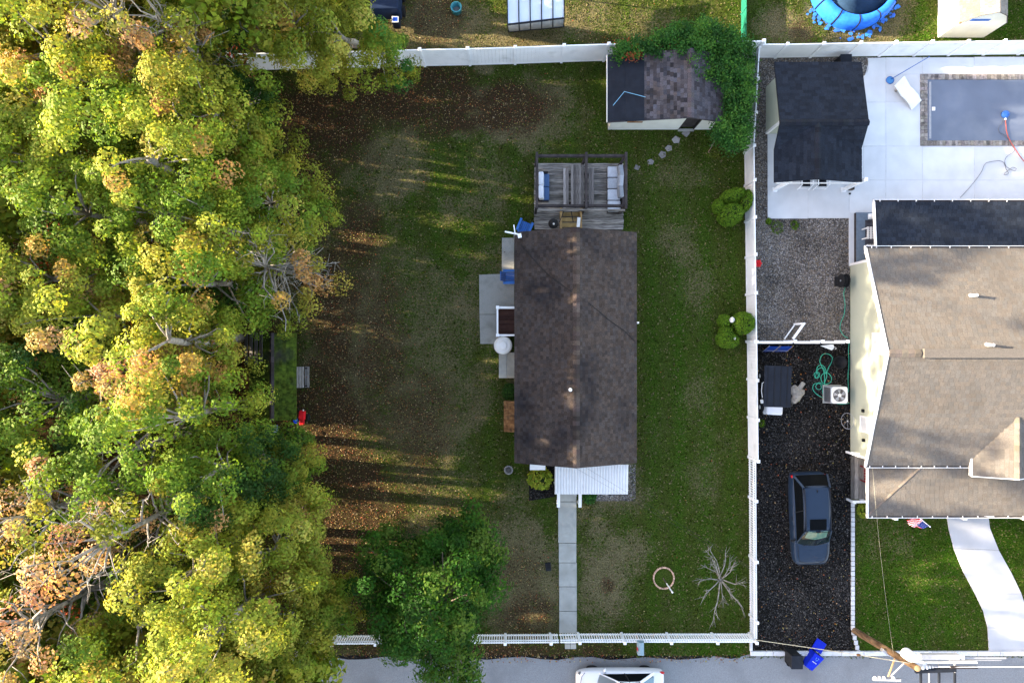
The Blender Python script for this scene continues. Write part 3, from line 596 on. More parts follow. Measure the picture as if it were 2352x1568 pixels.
pts = [W(1408, 243, 2.2), W(1434, 211, 2.3), W(1483, 223, 2.5)]
for p in pts: p.z = fz(p.x, .09)
bc = thing('blue_batten', 'thin pale blue bent strip lying across the felt patch of the shed roof', 'strip', pts[1])
MB().tube(pts, .014, 6).build('strip', mat('pale_blue', (.20, .42, .60), .5, .1), bc)

# --- mossy shed under the trees
ms = thing('mossy_shed', 'old shed with a green moss-covered roof under the woods edge', 'shed', W(625, 862))
EZ, RZ = 2.05, 2.5
xr, xm = W(680, 0, EZ).x, W(624, 0, RZ).x; xl = 2 * xm - xr - .25; yt, yb = W(0, 765, EZ).y, W(0, 964, EZ).y
PL = [(xl, yb, EZ), (xl, yt, EZ), (xm, yt, RZ), (xm, yb, RZ)]; PR = [(xr, yb, EZ), (xr, yt, EZ), (xm, yt, RZ), (xm, yb, RZ)]
rf = MB().slab(PL, .1).slab(PR, .1).build('roof', M_moss, ms); shingle_field(rf, PL, M_moss, .16, .3, 0, .6, 1.1, jit=.3); shingle_field(rf, PR, M_moss, .16, .3, 150, .75, 1.35)
ridge_caps(rf, (xm, yb, RZ), (xm, yt, RZ), M_gray, .22, .28, .03, .45, .8)
MB().bx(xl + .2, xr - .75, yb + .15, yt - .15, 0, EZ - .1).build('wall', M_dwood, ms)
for s_ in (0, 1):
    yy = yb + .15 if s_ == 0 else yt - .15
    MB().add([(xl + .2, yy, EZ - .1), (xr - .2, yy, EZ - .1), (xm, yy, RZ - .16)], [(0, 1, 2), (0, 2, 1)]).build('gable', M_dwood, ms)
for i in range(4): MB().box((xl - .1 + i * .28, yt - .75 + .1 * (i % 2), EZ + .13 + i * .09), (.2, 1.6, .025), 0, (random.uniform(.35, .6),) * 3, 0, -.42).build('loose_board', M_woodh, ms)
MB().bx(xr - .74, xr - .71, -2.45, -1.5, .1, 1.9).build('door', M_wood, ms)
rp = thing('entry_ramp', 'weathered grey plank ramp at the side of the mossy shed', 'ramp', W(694, 866))
a, c = W(681, 890, .2), W(709, 842, .2); n_ = 5
for i in range(n_):
    x0 = a.x + (c.x - a.x) * i / n_; x1 = a.x + (c.x - a.x) * (i + 1) / n_; z_ = .30 - .05 * i
    if i == 3: z_ -= .08
    MB().bx(x0 + .01, x1 - .012, a.y, c.y, z_ - .05, z_, (random.uniform(1.1, 1.9),) * 3).build('plank', M_woodh, rp)
MB().bx(a.x, c.x - .1, a.y + .05, a.y + .12, 0, .1).bx(a.x, c.x - .1, c.y - .12, c.y - .05, 0, .1).build('joist', M_dwood, rp)

# --- pool house
ph = thing('pool_house', 'pool pavilion with charcoal shingle cross-gable roof and open porch', 'pavilion', W(1870, 300))
EZ, RZ = 2.3, 2.95
x0, x1, xc = W(1779, 0, EZ).x, W(1979, 0, EZ).x, W(1880, 0, RZ).x; yb, yf, yr = W(0, 143, EZ).y, W(0, 419, EZ).y, W(0, 281, RZ).y; yv = yr - 1.1
BK = [(x0, yb, EZ), (x1, yb, EZ), (x1, yr, RZ), (x0, yr, RZ)]
FL = [(x0, yr, RZ), (xc, yr, RZ), (x0, yv, EZ)]; FR = [(x1, yr, RZ), (xc, yr, RZ), (x1, yv, EZ)]
GL = [(xc, yr, RZ), (xc, yf, RZ), (x0, yf, EZ), (x0, yv, EZ)]; GR = [(xc, yr, RZ), (xc, yf, RZ), (x1, yf, EZ), (x1, yv, EZ)]
r_ = MB()
for p in (BK, FL, FR, GL, GR): r_.slab(p, .1)
rf = r_.build('roof', M_navy, ph)
for p, n_ in ((BK, 110), (FL, 20), (FR, 20), (GL, 75), (GR, 75)): shingle_field(rf, p, M_navy, .17, .3, n_, .75, 1.3, hue=.03)
ridge_caps(rf, (xc, yf, RZ), (xc, yr, RZ), M_navy, .3, .25, .03, .7, 1.2); ridge_caps(rf, (x0, yr, RZ), (x1, yr, RZ), M_navy, .3, .25, .03, .7, 1.1)
wx0, wx1 = W(1759, 0).x, x1 - .5; wy0, wy1 = W(0, 308).y, yb - .3; zr = lambda y: RZ - (RZ - EZ) * abs(y - yr) / (yb - yr) - .13
MB().add([(wx0, wy0, 0), (wx1, wy0, 0), (wx1, wy1, 0), (wx0, wy1, 0), (wx0, wy0, 2.35), (wx1, wy0, 2.35), (wx1, wy1, 2.3), (wx0, wy1, 2.3), (wx0, yr, RZ - .14), (wx1, yr, RZ - .14)],
         [(0, 1, 5, 4), (1, 2, 6, 9, 5), (2, 3, 7, 6), (3, 0, 4, 8, 7)]).build('wall', M_yel, ph)
MB().bx(wx0 - .02, wx0 + .1, wy0 - .02, wy0 + .1, 0, 2.3).build('corner_trim', M_whitep, ph)
MB().bx(x0 + .1, x1, yf - .035, yf - .005, EZ - .12, EZ + .02).build('front_fascia', M_whitep, ph)
for px in (1777, 1934):
    q = W(px, 437); MB().bx(q.x - .08, q.x + .08, q.y - .08, q.y + .08, .06, EZ - .02).build('porch_post', M_white, ph, bevel=.01)
    MB().bx(q.x - .12, q.x + .12, q.y - .12, q.y + .12, .06, .2).build('post_base', M_white, ph, bevel=.01)
window(ph, (wx0 + wx1) / 2, wy0, 1.4, 1.4, 1.0, 'y', -1); MB().bx(wx1 - 1.2, wx1 - .3, wy0 - .05, wy0, .06, 2.05).build('door', M_whitep, ph)

# --- cream house on the right
yh = thing('cream_house', 'cream sided house with tan shingle roof and porches front and back', 'house', W(2280, 825))
EZ, RZ = 2.5, 4.3
XL, XR = 17.5, 33.0; yb_, yf_, yr_ = 4.6, -6.12, -.55
BK = [(XL, yb_, EZ), (XR, yb_, EZ), (XR, yr_, RZ), (XL, yr_, RZ)]; FR_ = [(XL, yf_, EZ), (XR, yf_, EZ), (XR, yr_, RZ), (XL, yr_, RZ)]
rf = MB().slab(BK, .12).slab(FR_, .12).build('roof', M_tan, yh)
VIS = 28.0
def clipx(P_): return [(min(p[0], VIS), p[1], p[2]) for p in P_]
shingle_field(rf, clipx(BK), M_tan, .2, .24, 130, .92, 1.1, hue=.04); shingle_field(rf, clipx(FR_), M_tan, .2, .24, 130, .9, 1.1, hue=.04)
ridge_caps(rf, (XL + .02, yr_, RZ), (XL + 1.5, yr_, RZ), M_tan, .36, .25, .03, .9, 1.2)
MB().bx(XL + 1.6, VIS + 2, yr_ - .22, yr_ + .22, RZ - .05, RZ + .085).build('ridge_vent', M_tan, rf, bevel=.02)
WX = W(1953, 0).x; wy0, wy1 = W(0, 1040).y, 4.1
zt = lambda y: RZ - (RZ - EZ) * abs(y - yr_) / (yr_ - yf_ if y < yr_ else yb_ - yr_) - .14
MB().add([(WX, wy0, 0), (WX, wy1, 0), (WX, wy1, zt(wy1)), (WX, yr_, zt(yr_)), (WX, wy0, zt(wy0)), (XR - .5, wy0, 0), (XR - .5, wy1, 0), (XR - .5, wy1, zt(wy1)), (XR - .5, yr_, zt(yr_)), (XR - .5, wy0, zt(wy0))],
         [(0, 4, 3, 2, 1), (5, 6, 7, 8, 9), (0, 5, 9, 4), (1, 2, 7, 6)]).build('wall', M_yel, yh)
sb = MB()
for i in range(22):
    z0 = .1 + i * .18; ya = max(wy0, yr_ - (yr_ - yf_) * (RZ - .16 - z0) / (RZ - EZ)) + .05; yb2 = min(wy1, yr_ + (yb_ - yr_) * (RZ - .16 - z0) / (RZ - EZ)) - .05
    if yb2 > ya: sb.add([(WX - .014, ya, z0), (WX - .014, yb2, z0), (WX - .002, yb2, z0 + .17), (WX - .002, ya, z0 + .17), (WX, ya, z0), (WX, yb2, z0)], [(0, 1, 2, 3), (0, 4, 5, 1)])
tag(sb.build('clapboards', M_yel, yh), kind='stuff')
for yy in (wy0, wy1): MB().bx(WX - .03, WX + .1, yy - .06, yy + .06, 0, zt(yy)).build('corner_trim', M_whitep, yh)
window(yh, WX, W(0, 789).y * .93, 2.55, .95, .85, 'x', -1, None, M_blind); window(yh, WX, W(0, 978).y * .94, 1.55, .7, 1.0, 'x', -1, None, M_blind)
for y_, z_ in ((-3.55, 1.3), (-5.05, 1.35)): MB().box((WX - .06, y_, z_), (.12, .16, .14)).build('wall_vent', M_black, yh, bevel=.01)
# white rake boards and gutters
def board(p, q, w, h, nm, m=None, par=None): return MB().beam(p, q, w, h).build(nm, m or M_whitep, par or yh)
board((XL - .02, yf_, EZ - .05), (XL - .02, yr_, RZ - .05), .05, .18, 'rake_board'); board((XL - .02, yr_, RZ - .05), (XL - .02, yb_, EZ - .05), .05, .18, 'rake_board')
def gutter(x0, x1, y, z, sgn, n):
    g = MB().bx(x0, x1, y + sgn * .10, y + sgn * .125, z - .12, z).bx(x0, x1, y, y + sgn * .125, z - .125, z - .105).bx(x0, x0 + .02, y, y + sgn * .125, z - .12, z).build('gutter', M_whitep, yh)
    MB().bx(x0 + .03, x1, y + sgn * .005, y + sgn * .095, z - .1, z - .06).build('gutter_strip', M_dwood, g)  # dark strip along the inside of the trough
    for i in range(n):
        x_ = x0 + (i + .3) * (x1 - x0) / n; MB().bx(x_, x_ + .035, y - sgn * .02, y + sgn * .12, z - .005, z + .012).build('gutter_bracket', M_whitep, g)
gutter(XL - .05, 30, yb_, EZ, 1, 13); gutter(XL - .05, 22.55, yf_, EZ, -1, 8)
# back porch
EB, ET = 2.0, 2.42; PB = [(18.2, 7.0, EB), (31, 7.0, EB), (31, 4.55, ET), (18.05, 4.55, ET)]
pr = MB().slab(PB, .1).build('back_porch_roof', M_navy, yh); shingle_field(pr, [(18.2, 7.0, EB), (28, 7.0, EB), (28, 4.55, ET), (18.2, 4.55, ET)], M_navy, .2, .24, 120, .9, 1.5, hue=.03)
board((18.17, 7.0, EB - .03), (18.02, 4.55, ET - .03), .05, .15, 'rake_board'); gutter(18.17, 30, 7.0, EB, 1, 13)
q = W(1992, 500); MB().bx(q.x - .09, q.x + .09, q.y - .09, q.y + .09, .3, EB + .02).build('porch_post', M_white, yh, bevel=.01); MB().bx(q.x - .14, q.x + .14, q.y - .14, q.y + .14, .3, .42).build('post_base', M_white, yh, bevel=.01)
a, c = W(1967, 610, .28), W(2400, 488, .28); pd = MB().bx(a.x, c.x, a.y, c.y, 0, .255).build('porch_deck', M_dwood, yh)
MB().bx(a.x, a.x + .45, a.y, c.y, .257, .3).bx(a.x + .452, c.x, c.y - .4, c.y, .257, .3).build('deck_border', mat('grey_decking', (.13, .17, .22), .7, .12, 8), pd)
for i in range(17):
    y0 = a.y + (c.y - .4 - a.y) * i / 17; y1_ = a.y + (c.y - .4 - a.y) * (i + 1) / 17; t = random.uniform(.8, 1.3)
    MB().bx(a.x + .46, c.x, y0 + .006, y1_ - .006, .257, .292, (t, t, t)).build('deck_board', mat('dark_decking', (.060, .060, .072), .8, .2, 6, tint=True) if i == 0 else bpy.data.materials['dark_decking'], pd)
# front porch
EP, EPT = 1.95, 2.42; X0, Y0 = 17.9, -8.75; YI = -6.0
PF = [(X0, Y0, EP), (31, Y0, EP), (31, YI, EPT), (X0 + 2.6, YI, EPT)]; PS = [(X0, Y0, EP), (X0 + 2.6, YI, EPT), (X0, YI, EP)]
fp = MB().slab(PF, .1).slab(PS, .1).build('front_porch_roof', M_tan, yh)
shingle_field(fp, [(X0, Y0, EP), (VIS, Y0, EP), (VIS, YI, EPT), (X0 + 2.6, YI, EPT)], M_tan, .2, .24, 120, .9, 1.1, hue=.03); shingle_field(fp, PS, M_tan, .2, .24, 15, .9, 1.1, hue=.03)
ridge_caps(fp, PS[0], PS[1], M_tan, .26, .25, .02, .85, 1.2, name='hip_cap'); gutter(X0 - .05, 30, Y0, EP, -1, 16)
board((X0 - .03, Y0 - .1, EP - .03), (X0 - .03, YI + .15, EP - .03), .06, .14, 'rake_board')
for px in (2010, 2160, 2290):
    q = W(px, 1168); MB().bx(q.x - .08, q.x + .08, q.y - .08, q.y + .08, .3, EP - .1).build('porch_post', M_white, yh, bevel=.01)
a, c = W(2000, 1178, .3), W(2500, 1040, .3); MB().bx(a.x + .2, c.x, a.y + .25, c.y, 0, .3).build('porch_floor', M_wood, yh)
q = W(2276, 1187, 2.0); MB().box((q.x, q.y + .03, 1.85), (.5, .12, .1), -.15).build('downspout', M_whitep, yh, bevel=.01)
# front gable
GE, GR_ = 2.6, 3.3; gx0, gxm = 22.62, 24.35; gx1 = 2 * gxm - gx0; gy = -6.6; gb = yr_ - (RZ - GR_) / (RZ - EZ) * (yr_ - yf_)
ge = yr_ - (RZ - GE) / (RZ - EZ) * (yr_ - yf_)
LF = [(gx0, gy, GE), (gxm, gy, GR_), (gxm, gb, GR_ + .02), (gx0, ge, GE + .02)]; RF = [(gx1, gy, GE), (gxm, gy, GR_), (gxm, gb, GR_ + .02), (gx1, ge, GE + .02)]
gr = MB().slab(LF, .1).slab(RF, .1).build('front_gable_roof', M_tan, yh)
shingle_field(gr, LF, M_tan, .2, .24, 40, .95, 1.25, hue=.03); shingle_field(gr, RF, M_tan, .2, .24, 40, .9, 1.2, hue=.03); ridge_caps(gr, (gxm, gy, GR_), (gxm, gb, GR_), M_tan, .32, .25, .03, 1.0, 1.4)
MB().add([(gx0 + .1, gy + .12, 2.2), (gx1 - .1, gy + .12, 2.2), (gx1 - .1, gy + .12, GE - .08), (gxm, gy + .12, GR_ - .12), (gx0 + .1, gy + .12, GE - .08)], [(0, 1, 2, 3, 4)]).build('gable_wall', M_yel, yh)
board((gx0 - .02, gy, GE - .04), (gx0 - .02, ge + .1, GE - .04), .08, .14, 'rake_board'); board((gx0, gy - .03, GE - .05), (gxm, gy - .03, GR_ - .05), .04, .14, 'rake_board'); board((gxm, gy - .03, GR_ - .05), (gx1, gy - .03, GE - .05), .04, .14, 'rake_board')
for px, py in ((2250, 677), (2257, 792)):
    q = W(px, py, 3.9); zz = RZ - (RZ - EZ) * abs(q.y - yr_) / (yb_ - yr_); MB().lathe([(.11, zz - .02), (.075, zz + .03), (.06, zz + .38), (.075, zz + .4), (.0, zz + .41)], (q.x, q.y, 0), 12).build('vent_pipe', M_whitep, yh)
# side steps of the porch
sp = thing('side_landing', 'weathered plank landing with white rails beside the cream house porch', 'landing', W(1970, 1095))
a, c = W(1955, 1146, .3), W(1993, 1046, .3)
for i in range(7):
    x_ = a.x + (c.x + .5 - a.x) * i / 7; MB().bx(x_ + .008, x_ + (c.x + .5 - a.x) / 7 - .008, a.y, c.y, .24, .28, (random.uniform(.6, 1.7),) * 3).build('plank', M_woodh, sp)
MB().bx(a.x + .05, c.x + .4, a.y + .1, a.y + .18, 0, .235).bx(a.x + .05, c.x + .4, c.y - .18, c.y - .1, 0, .235).build('joist', M_dwood, sp)
q0, q1 = W(1957, 1151, .8), W(1994, 1151, .8); MB().beam((q0.x, q0.y, .85), (q1.x + .2, q1.y, .85), .12, .07).build('rail', M_white, sp)
q0, q1 = W(1955, 1040, .8), W(1995, 1043, .8); MB().beam((q0.x, q0.y, .85), (q1.x, q1.y, .85), .12, .07).build('rail', M_white, sp)
for px, py in ((1957, 1151), (1988, 1151), (1956, 1041), (1990, 1044)):
    q = W(px, py, .5); MB().bx(q.x - .05, q.x + .05, q.y - .05, q.y + .05, 0, .81).build('post', M_white, sp)
tb = W(1984, 1088, .5); ch = thing('red_slatted_chair', 'dark red slatted seat tucked under the porch eave beside plank landing', 'chair', W(1984, 1090))
for i in range(6): MB().bx(tb.x - .1, tb.x + .5, tb.y - .4 + i * .14, tb.y - .4 + i * .14 + .1, .68, .71, (.35, .6, .6)).build('slat', M_red, ch)
for sx in (-.08, .46):
    for sy in (-.38, .36): MB().bx(tb.x + sx, tb.x + sx + .05, tb.y + sy, tb.y + sy + .05, .28, .68, (.3, .6, .6)).build('leg', M_red, ch)

# --- neighbours at the top edge
gh = thing('greenhouse', 'pale polycarbonate roofed greenhouse with dark frame at the top edge', 'greenhouse', W(1230, 10))
rz_ = .05; EZ = 1.9; c0 = W(1166, 57, EZ + .25); c1 = W(1296, 42, EZ + .25); ux = (c1 - c0) / 5; up = Vector((-.04, 2.9, .0)); lo_ = W(1168, 74); lo1 = W(1295, 62)
for i in range(5):
    p = c0 + ux * i; p2 = c0 + ux * (i + 1)
    MB().slab([p + ux * .03, p2 - ux * .03, p2 - ux * .03 + up + Vector((0, 0, .3)), p + ux * .03 + up + Vector((0, 0, .3))], .02).build('roof_panel', M_poly, gh)
    b0 = lo_ + (lo1 - lo_) * i / 5 + Vector((0, 0, .02)); b1 = lo_ + (lo1 - lo_) * (i + 1) / 5 + Vector((0, 0, .02))
    MB().add([b0, b1, p2 + Vector((0, 0, -.03)), p + Vector((0, 0, -.03))], [(0, 1, 2, 3)], (.75, .72, .68)).build('side_panel', M_poly, gh)
for i in range(6):
    p = c0 + ux * i; b0 = lo_ + (lo1 - lo_) * i / 5; MB().beam(p + Vector((0, 0, .01)), p + up + Vector((0, 0, .31)), .05, .05).beam(b0, p, .05, .05).build('frame_bar', M_felt, gh)
MB().beam(c0, c1, .07, .07).beam(lo_ + Vector((0, 0, .03)), lo1 + Vector((0, 0, .03)), .06, .06).build('eave_rail', M_felt, gh)
for s_ in (c0, c1): MB().beam(s_ + up + Vector((0, 0, -s_.z)), s_ + up + Vector((0, 0, .25)), .06, .06).build('back_post', M_felt, gh)

bs = thing('barn_shed', 'cream barn shed with gambrel tan roof at the top right', 'shed', W(2215, 60))
xA, xB = W(2154, 0).x, W(2278, 0).x - .45; xm = (xA + xB) / 2 + .02; yf = W(0, 87).y; yk = 20.5
prof = [(xA, 0), (xA, 1.55), (xA + .55, 2.25), (xm, 2.6), (xB - .55, 2.25), (xB, 1.55), (xB, 0)]
MB().add([(x, yf, z) for x, z in prof] + [(x, yk, z) for x, z in prof], [tuple(range(7)), tuple(range(7, 14))[::-1], (0, 7, 8, 1), (5, 12, 13, 6)]).build('wall', M_cream, bs)
e = .04; rfx = []
for i in range(1, 5):
    (xa, za), (xb, zb) = prof[i], prof[i + 1]; P_ = [(xa, yf - .03, za + e), (xb, yf - .03, zb + e), (xb, yk, zb + e), (xa, yk, za + e)]; rfx.append(P_)
r_ = MB()
for P_ in rfx: r_.slab(P_, .04)
rf = r_.build('roof', M_tan, bs)
for k, P_ in enumerate(rfx): shingle_field(rf, P_, M_tan if k < 3 else M_gray, .16, .24, 45, (1.0, 1.5, 1.5, .8)[k], (1.3, 2.2, 2.0, 1.1)[k], hue=.03)
q = W(2232, 66, 1.4); dm = MB().bx(q.x - .45, q.x + .6, yf - .03, yf, 1.55, 2.0).build('vent_board', M_whitep, bs); MB().bx(q.x - .42, q.x + .55, yf - .05, yf - .032, 1.8, 1.98).build('vent_slot', M_blue, bs)
MB().box((q.x - .75, yf - .03, 1.62), (.14, .05, .1)).build('lamp', M_ywood, bs)

ap = thing('above_ground_pool', 'blue inflatable ring pool with dark cover at the top edge', 'pool', W(1967, -20))
q = W(1967, -38, .5); Rr = 2.15; n_ = 24
for i in range(12):
    t0, t1 = 2 * math.pi * i / 12 + .02, 2 * math.pi * (i + 1) / 12 - .02; mb = MB(); rings = []
    arc = [(q.x + math.cos(t0 + (t1 - t0) * k / 6), q.y + math.sin(t0 + (t1 - t0) * k / 6)) for k in range(7)]
    vv, fs = [], []
    prof_ = [(Rr + .10, .0), (Rr + .16, .45), (Rr + .08, .80), (Rr - .10, .9), (Rr - .34, .82)]
    for k in range(7):
        t = t0 + (t1 - t0) * k / 6
        for r1, z1 in prof_: vv.append((q.x + r1 * math.cos(t), q.y + r1 * math.sin(t), z1))
    for k in range(6):
        for j in range(4): fs.append((k * 5 + j, k * 5 + j + 1, k * 5 + j + 6, k * 5 + j + 5)[::-1])
    MB().add(vv, fs, (.6, 1.25, 1.9)).build('ring_panel', M_blue, ap, smooth=True)
    MB().tube([(q.x + r1 * math.cos(t0 - .02), q.y + r1 * math.sin(t0 - .02), z1 + .01) for r1, z1 in prof_], .025, 5).build('strap', M_felt, ap)
MB().lathe([(Rr - .3, .72), (Rr - .5, .68), (Rr - 1.2, .62), (.05, .6)], (q.x, q.y, 0), 32).build('cover', mat('dark_blue_tarp', (.030, .065, .13), .4, .25, 1.5, bump=.3, bsc=4), ap, smooth=True)
tq = []
for i in range(26):
    t = -math.pi * (.05 + .9 * i / 25); r1 = Rr + .24 + .16 * math.sin(i * 2.3) + .14 * random.random(); tq.append((q.x + r1 * math.cos(t), q.y + r1 * math.sin(t) * .97, .03))
inner = [(q.x + (Rr + .05) * math.cos(-math.pi * (.05 + .9 * i / 25)), q.y + (Rr + .05) * math.sin(-math.pi * (.05 + .9 * i / 25)), .05) for i in range(26)][::-1]
n2 = 26
for i in range(70):
    t = -math.pi * random.uniform(.1, .85); r1 = Rr + .12 + .5 * random.random() ** 1.6; cx_, cy_ = q.x + r1 * math.cos(t), q.y + r1 * math.sin(t); s_ = random.uniform(.04, .15); k_ = random.choice((4, 5, 6))
    MB().slab([(cx_ + s_ * random.uniform(.5, 1.3) * math.cos(6.283 * j / k_), cy_ + s_ * random.uniform(.5, 1.3) * math.sin(6.283 * j / k_), .06 + .01 * random.random()) for j in range(k_)], .01, (1, random.uniform(1.0, 1.6), random.uniform(1.0, 1.7))).build('tarp_scrap', M_blue, ap)

# ---------------------------------------------------------------- fences
MESHC = {}
def panel_fence(name, label, pts, h, group, skip=(), capz=.06, cap0=True):
    """posts at the given picture points (feet), solid tongue-and-groove vinyl panels between"""
    P_ = [W(*p) for p in pts]; root = thing(name, label, 'fence', P_[0], 0, group)
    for i, p in enumerate(P_):
        if i in skip: continue
        po = MB().bx(p.x - .065, p.x + .065, p.y - .065, p.y + .065, 0, h + capz).build('post', M_white, root)
        MB().add([(p.x - .085, p.y - .085, h + capz), (p.x + .085, p.y - .085, h + capz), (p.x + .085, p.y + .085, h + capz), (p.x - .085, p.y + .085, h + capz), (p.x, p.y, h + capz + .07)], [(0, 1, 4), (1, 2, 4), (2, 3, 4), (3, 0, 4), (3, 2, 1, 0)]).build('post_cap', M_white, po)
    for a, c in zip(P_[:-1], P_[1:]):
        d = (c - a); L_ = d.length; d.normalize(); a2, c2 = a + d * .066, c - d * .066; n = max(2, int(L_ / .19)); mb = MB(); s_ = (c2 - a2) / n
        for k in range(n):
            b0 = a2 + s_ * k + d * .003; b1 = a2 + s_ * (k + 1) - d * .003; b0.z = b1.z = h / 2; mb.beam(b0, b1, .035, h - .24)
        mb.build('panel', M_white, root)
        for z in (.10, h - .06):
            b0, b1 = a2.copy(), c2.copy(); b0.z = b1.z = z; MB().beam(b0, b1, .055, .11).build('rail', M_white, root)
    return root
panel_fence('back_fence', 'long white solid vinyl fence along the back lawn running in under the trees', [(560, 162), (660, 159), (765, 157), (870, 155), (976, 152), (1080, 150), (1183, 147), (1289, 143), (1386, 140), (1492, 137), (1600, 135), (1722, 133)], 1.85, 'white vinyl fences')
panel_fence('pool_fence', 'white solid vinyl fence behind the pool patio and pool house', [(1728, 133), (1780, 133), (1860, 131.5), (1941, 130), (2018, 129), (2098, 128), (2177, 127), (2257, 126), (2337, 125), (2417, 124)], 1.5, 'white vinyl fences')
panel_fence('side_fence', 'white solid vinyl fence between the lawn and the gravel yard', [(1722, 135), (1718, 205), (1714, 280), (1710, 352), (1711, 428), (1712, 510), (1713, 592), (1714, 677), (1716, 785), (1717, 870), (1718, 957), (1719, 1048)], 1.3, 'white vinyl fences')

def picket_fence(name, label, p, q, posts, h=.95, pitch=.127, group='white picket fences', skip=None):
    a, c = W(*p), W(*q); root = thing(name, label, 'fence', a, 0, group); d = (c - a).normalized(); L_ = (c - a).length
    nrm = Vector((-d.y, d.x, 0))
    for t in posts:
        b = a + (c - a) * t; po = MB().bx(b.x - .06, b.x + .06, b.y - .06, b.y + .06, 0, h + .14).build('post', M_white, root)
        MB().bx(b.x - .08, b.x + .08, b.y - .08, b.y + .08, h + .14, h + .18).build('post_cap', M_white, po, bevel=.015)
    for s_, z in ((-1, h - .12), (1, h - .12)):
        mb = MB().beam(a + nrm * .055 * s_ + Vector((0, 0, z)), c + nrm * .055 * s_ + Vector((0, 0, z)), .045, .07); mb.build('rail', M_white, root)
    mb = MB().beam(a + Vector((0, 0, .15)), c + Vector((0, 0, .15)), .05, .08); mb.build('rail', M_white, root)
    ang = math.atan2(d.y, d.x); me = MB().box((0, 0, (h) / 2 + .05), (.05, .064, h - .04), 0).mesh('picket', M_white)
    n = int(L_ / pitch)
    for i in range(n):
        b = a + d * (i + .5) * (L_ / n); o = bpy.data.objects.new('picket', me); COL.objects.link(o); o.parent = root
        o.matrix_parent_inverse = Matrix.Translation(-root.location); o.location = b; o.rotation_euler = (0, 0, ang)
    return root
picket_fence('front_picket_fence', 'white picket fence along the road, right of the front gate', (1327, 1453), (1722, 1453), [0, .253, .515, .775, .995])
picket_fence('front_picket_fence', 'white picket fence along the road, left of the front gate and behind the green tree', (680, 1458), (1281, 1454), [0, .16, .32, .48, .64, .8, .97])
picket_fence('picket_gate', 'short white picket gate across the concrete front walk', (1284, 1454), (1324, 1453.5), [], group='white picket fences')
picket_fence('driveway_picket_fence', 'white picket fence between the front lawn and the dark driveway', (1719.5, 1052), (1722, 1449), [.22, .56, .9], .9)

gf = thing('yard_gate_fence', 'white vinyl fence line crossing between gravel yard and dark driveway', 'fence', W(1730, 783), 0, 'white vinyl fences')
for px in (1731, 1822, 1885, 1942):
    q = W(px, 784, 1.0); po = MB().bx(q.x - .065, q.x + .065, q.y - .065, q.y + .065, 0, 1.22).build('post', M_white, gf); MB().bx(q.x - .09, q.x + .09, q.y - .09, q.y + .09, 1.22, 1.27).build('post_cap', M_white, po, bevel=.02)
for x0, x1 in ((1731, 1822), (1822, 1885), (1885, 1942)):
    a, c = W(x0, 786, 1.1), W(x1, 784, 1.1); n = int((c.x - a.x) / .17); mb = MB()
    for k in range(n): mb.bx(a.x + .07 + (c.x - a.x - .14) * k / n + .002, a.x + .07 + (c.x - a.x - .14) * (k + 1) / n - .002, a.y - .018, a.y + .018, .06, 1.08)
    mb.build('panel', M_white, gf); MB().bx(a.x + .066, c.x - .066, a.y - .06, a.y + .06, 1.08, 1.17).build('rail', M_white, gf)
gt = thing('yard_gate', 'white vinyl gate leaf standing open beyond the fence line', 'gate', W(1820, 779))
a, c = W(1821, 778, 1.1), W(1846, 743, 1.1); MB().beam((a.x, a.y, 1.12), (c.x, c.y, 1.12), .11, .08).build('top_rail', M_white, gt); MB().beam((a.x, a.y, .12), (c.x, c.y, .12), .05, .08).build('bottom_rail', M_white, gt)
MB().beam((c.x, c.y, .05), (c.x, c.y, 1.17), .1, .1).build('stile', M_white, gt); d = (c - a).normalized(); q = a + d * (c - a).length * .72
MB().box((q.x + .05, q.y, .9), (.1, .04, .05), math.atan2(d.y, d.x)).build('latch', M_black, gt)

# ---------------------------------------------------------------- pergola deck and what stands on it
dk = thing('wooden_deck', 'grey weathered wooden deck behind the brown house', 'deck', W(1330, 450))
a, c = W(1227, 527, .3), W(1432, 375, .3)
MB().bx(a.x + .02, c.x - .02, a.y, c.y - .02, 0, .255).build('deck_frame', M_dwood, dk)
n_ = 34
for i in range(n_):
    y0 = a.y + (c.y - a.y) * i / n_; t = random.uniform(.7, 1.6); b_ = random.uniform(.98, 1.04)
    MB().bx(a.x + random.uniform(-.02, .02), c.x + random.uniform(-.02, .02), y0 + .005, y0 + (c.y - a.y) / n_ - .005, .257, .3 + random.uniform(0, .004), (t, t, t * b_)).build('deck_board', M_wood, dk)
pg = thing('pergola', 'dark timber pergola frame standing over the deck', 'pergola', W(1335, 415))
hb = 2.15; xl, xm, xr = W(1233, 0, hb).x, W(1346, 0, hb).x, W(1437, 0, hb).x; yt, yb = W(0, 357, hb).y, W(0, 472, hb).y
MB().bx(xl, xr, yt - .06, yt + .06, hb - .2, hb).build('beam', M_dwood, pg); MB().bx(xl, xr, yb - .06, yb + .06, hb - .2, hb).build('beam', M_dwood, pg)
for x in (xl, xm, xr): MB().bx(x - .06, x + .06, yb - .18, yt + .12, hb + .003, hb + .17).build('cross_beam', M_dwood, pg)
MB().bx(xl + .02, xr - .02, yb - .26, yb - .17, hb - .17, hb - .02, ).build('beam', M_wood, pg)
for x in (xl, xm, xr):
    for y in (yb, yt): MB().bx(x - .06, x + .06, y - .058, y + .058, .3, hb - .2).build('post', M_dwood, pg)
for x0, x1 in ((W(1295, 0, 2).x, W(1288, 0, 2).x), (W(1312, 0, 2).x, W(1320, 0, 2).x)): MB().beam((x0, yb - .27, 2.0), (x1 - .05, yb - .75, 1.75), .04, .04).build('brace', M_felt, pg)
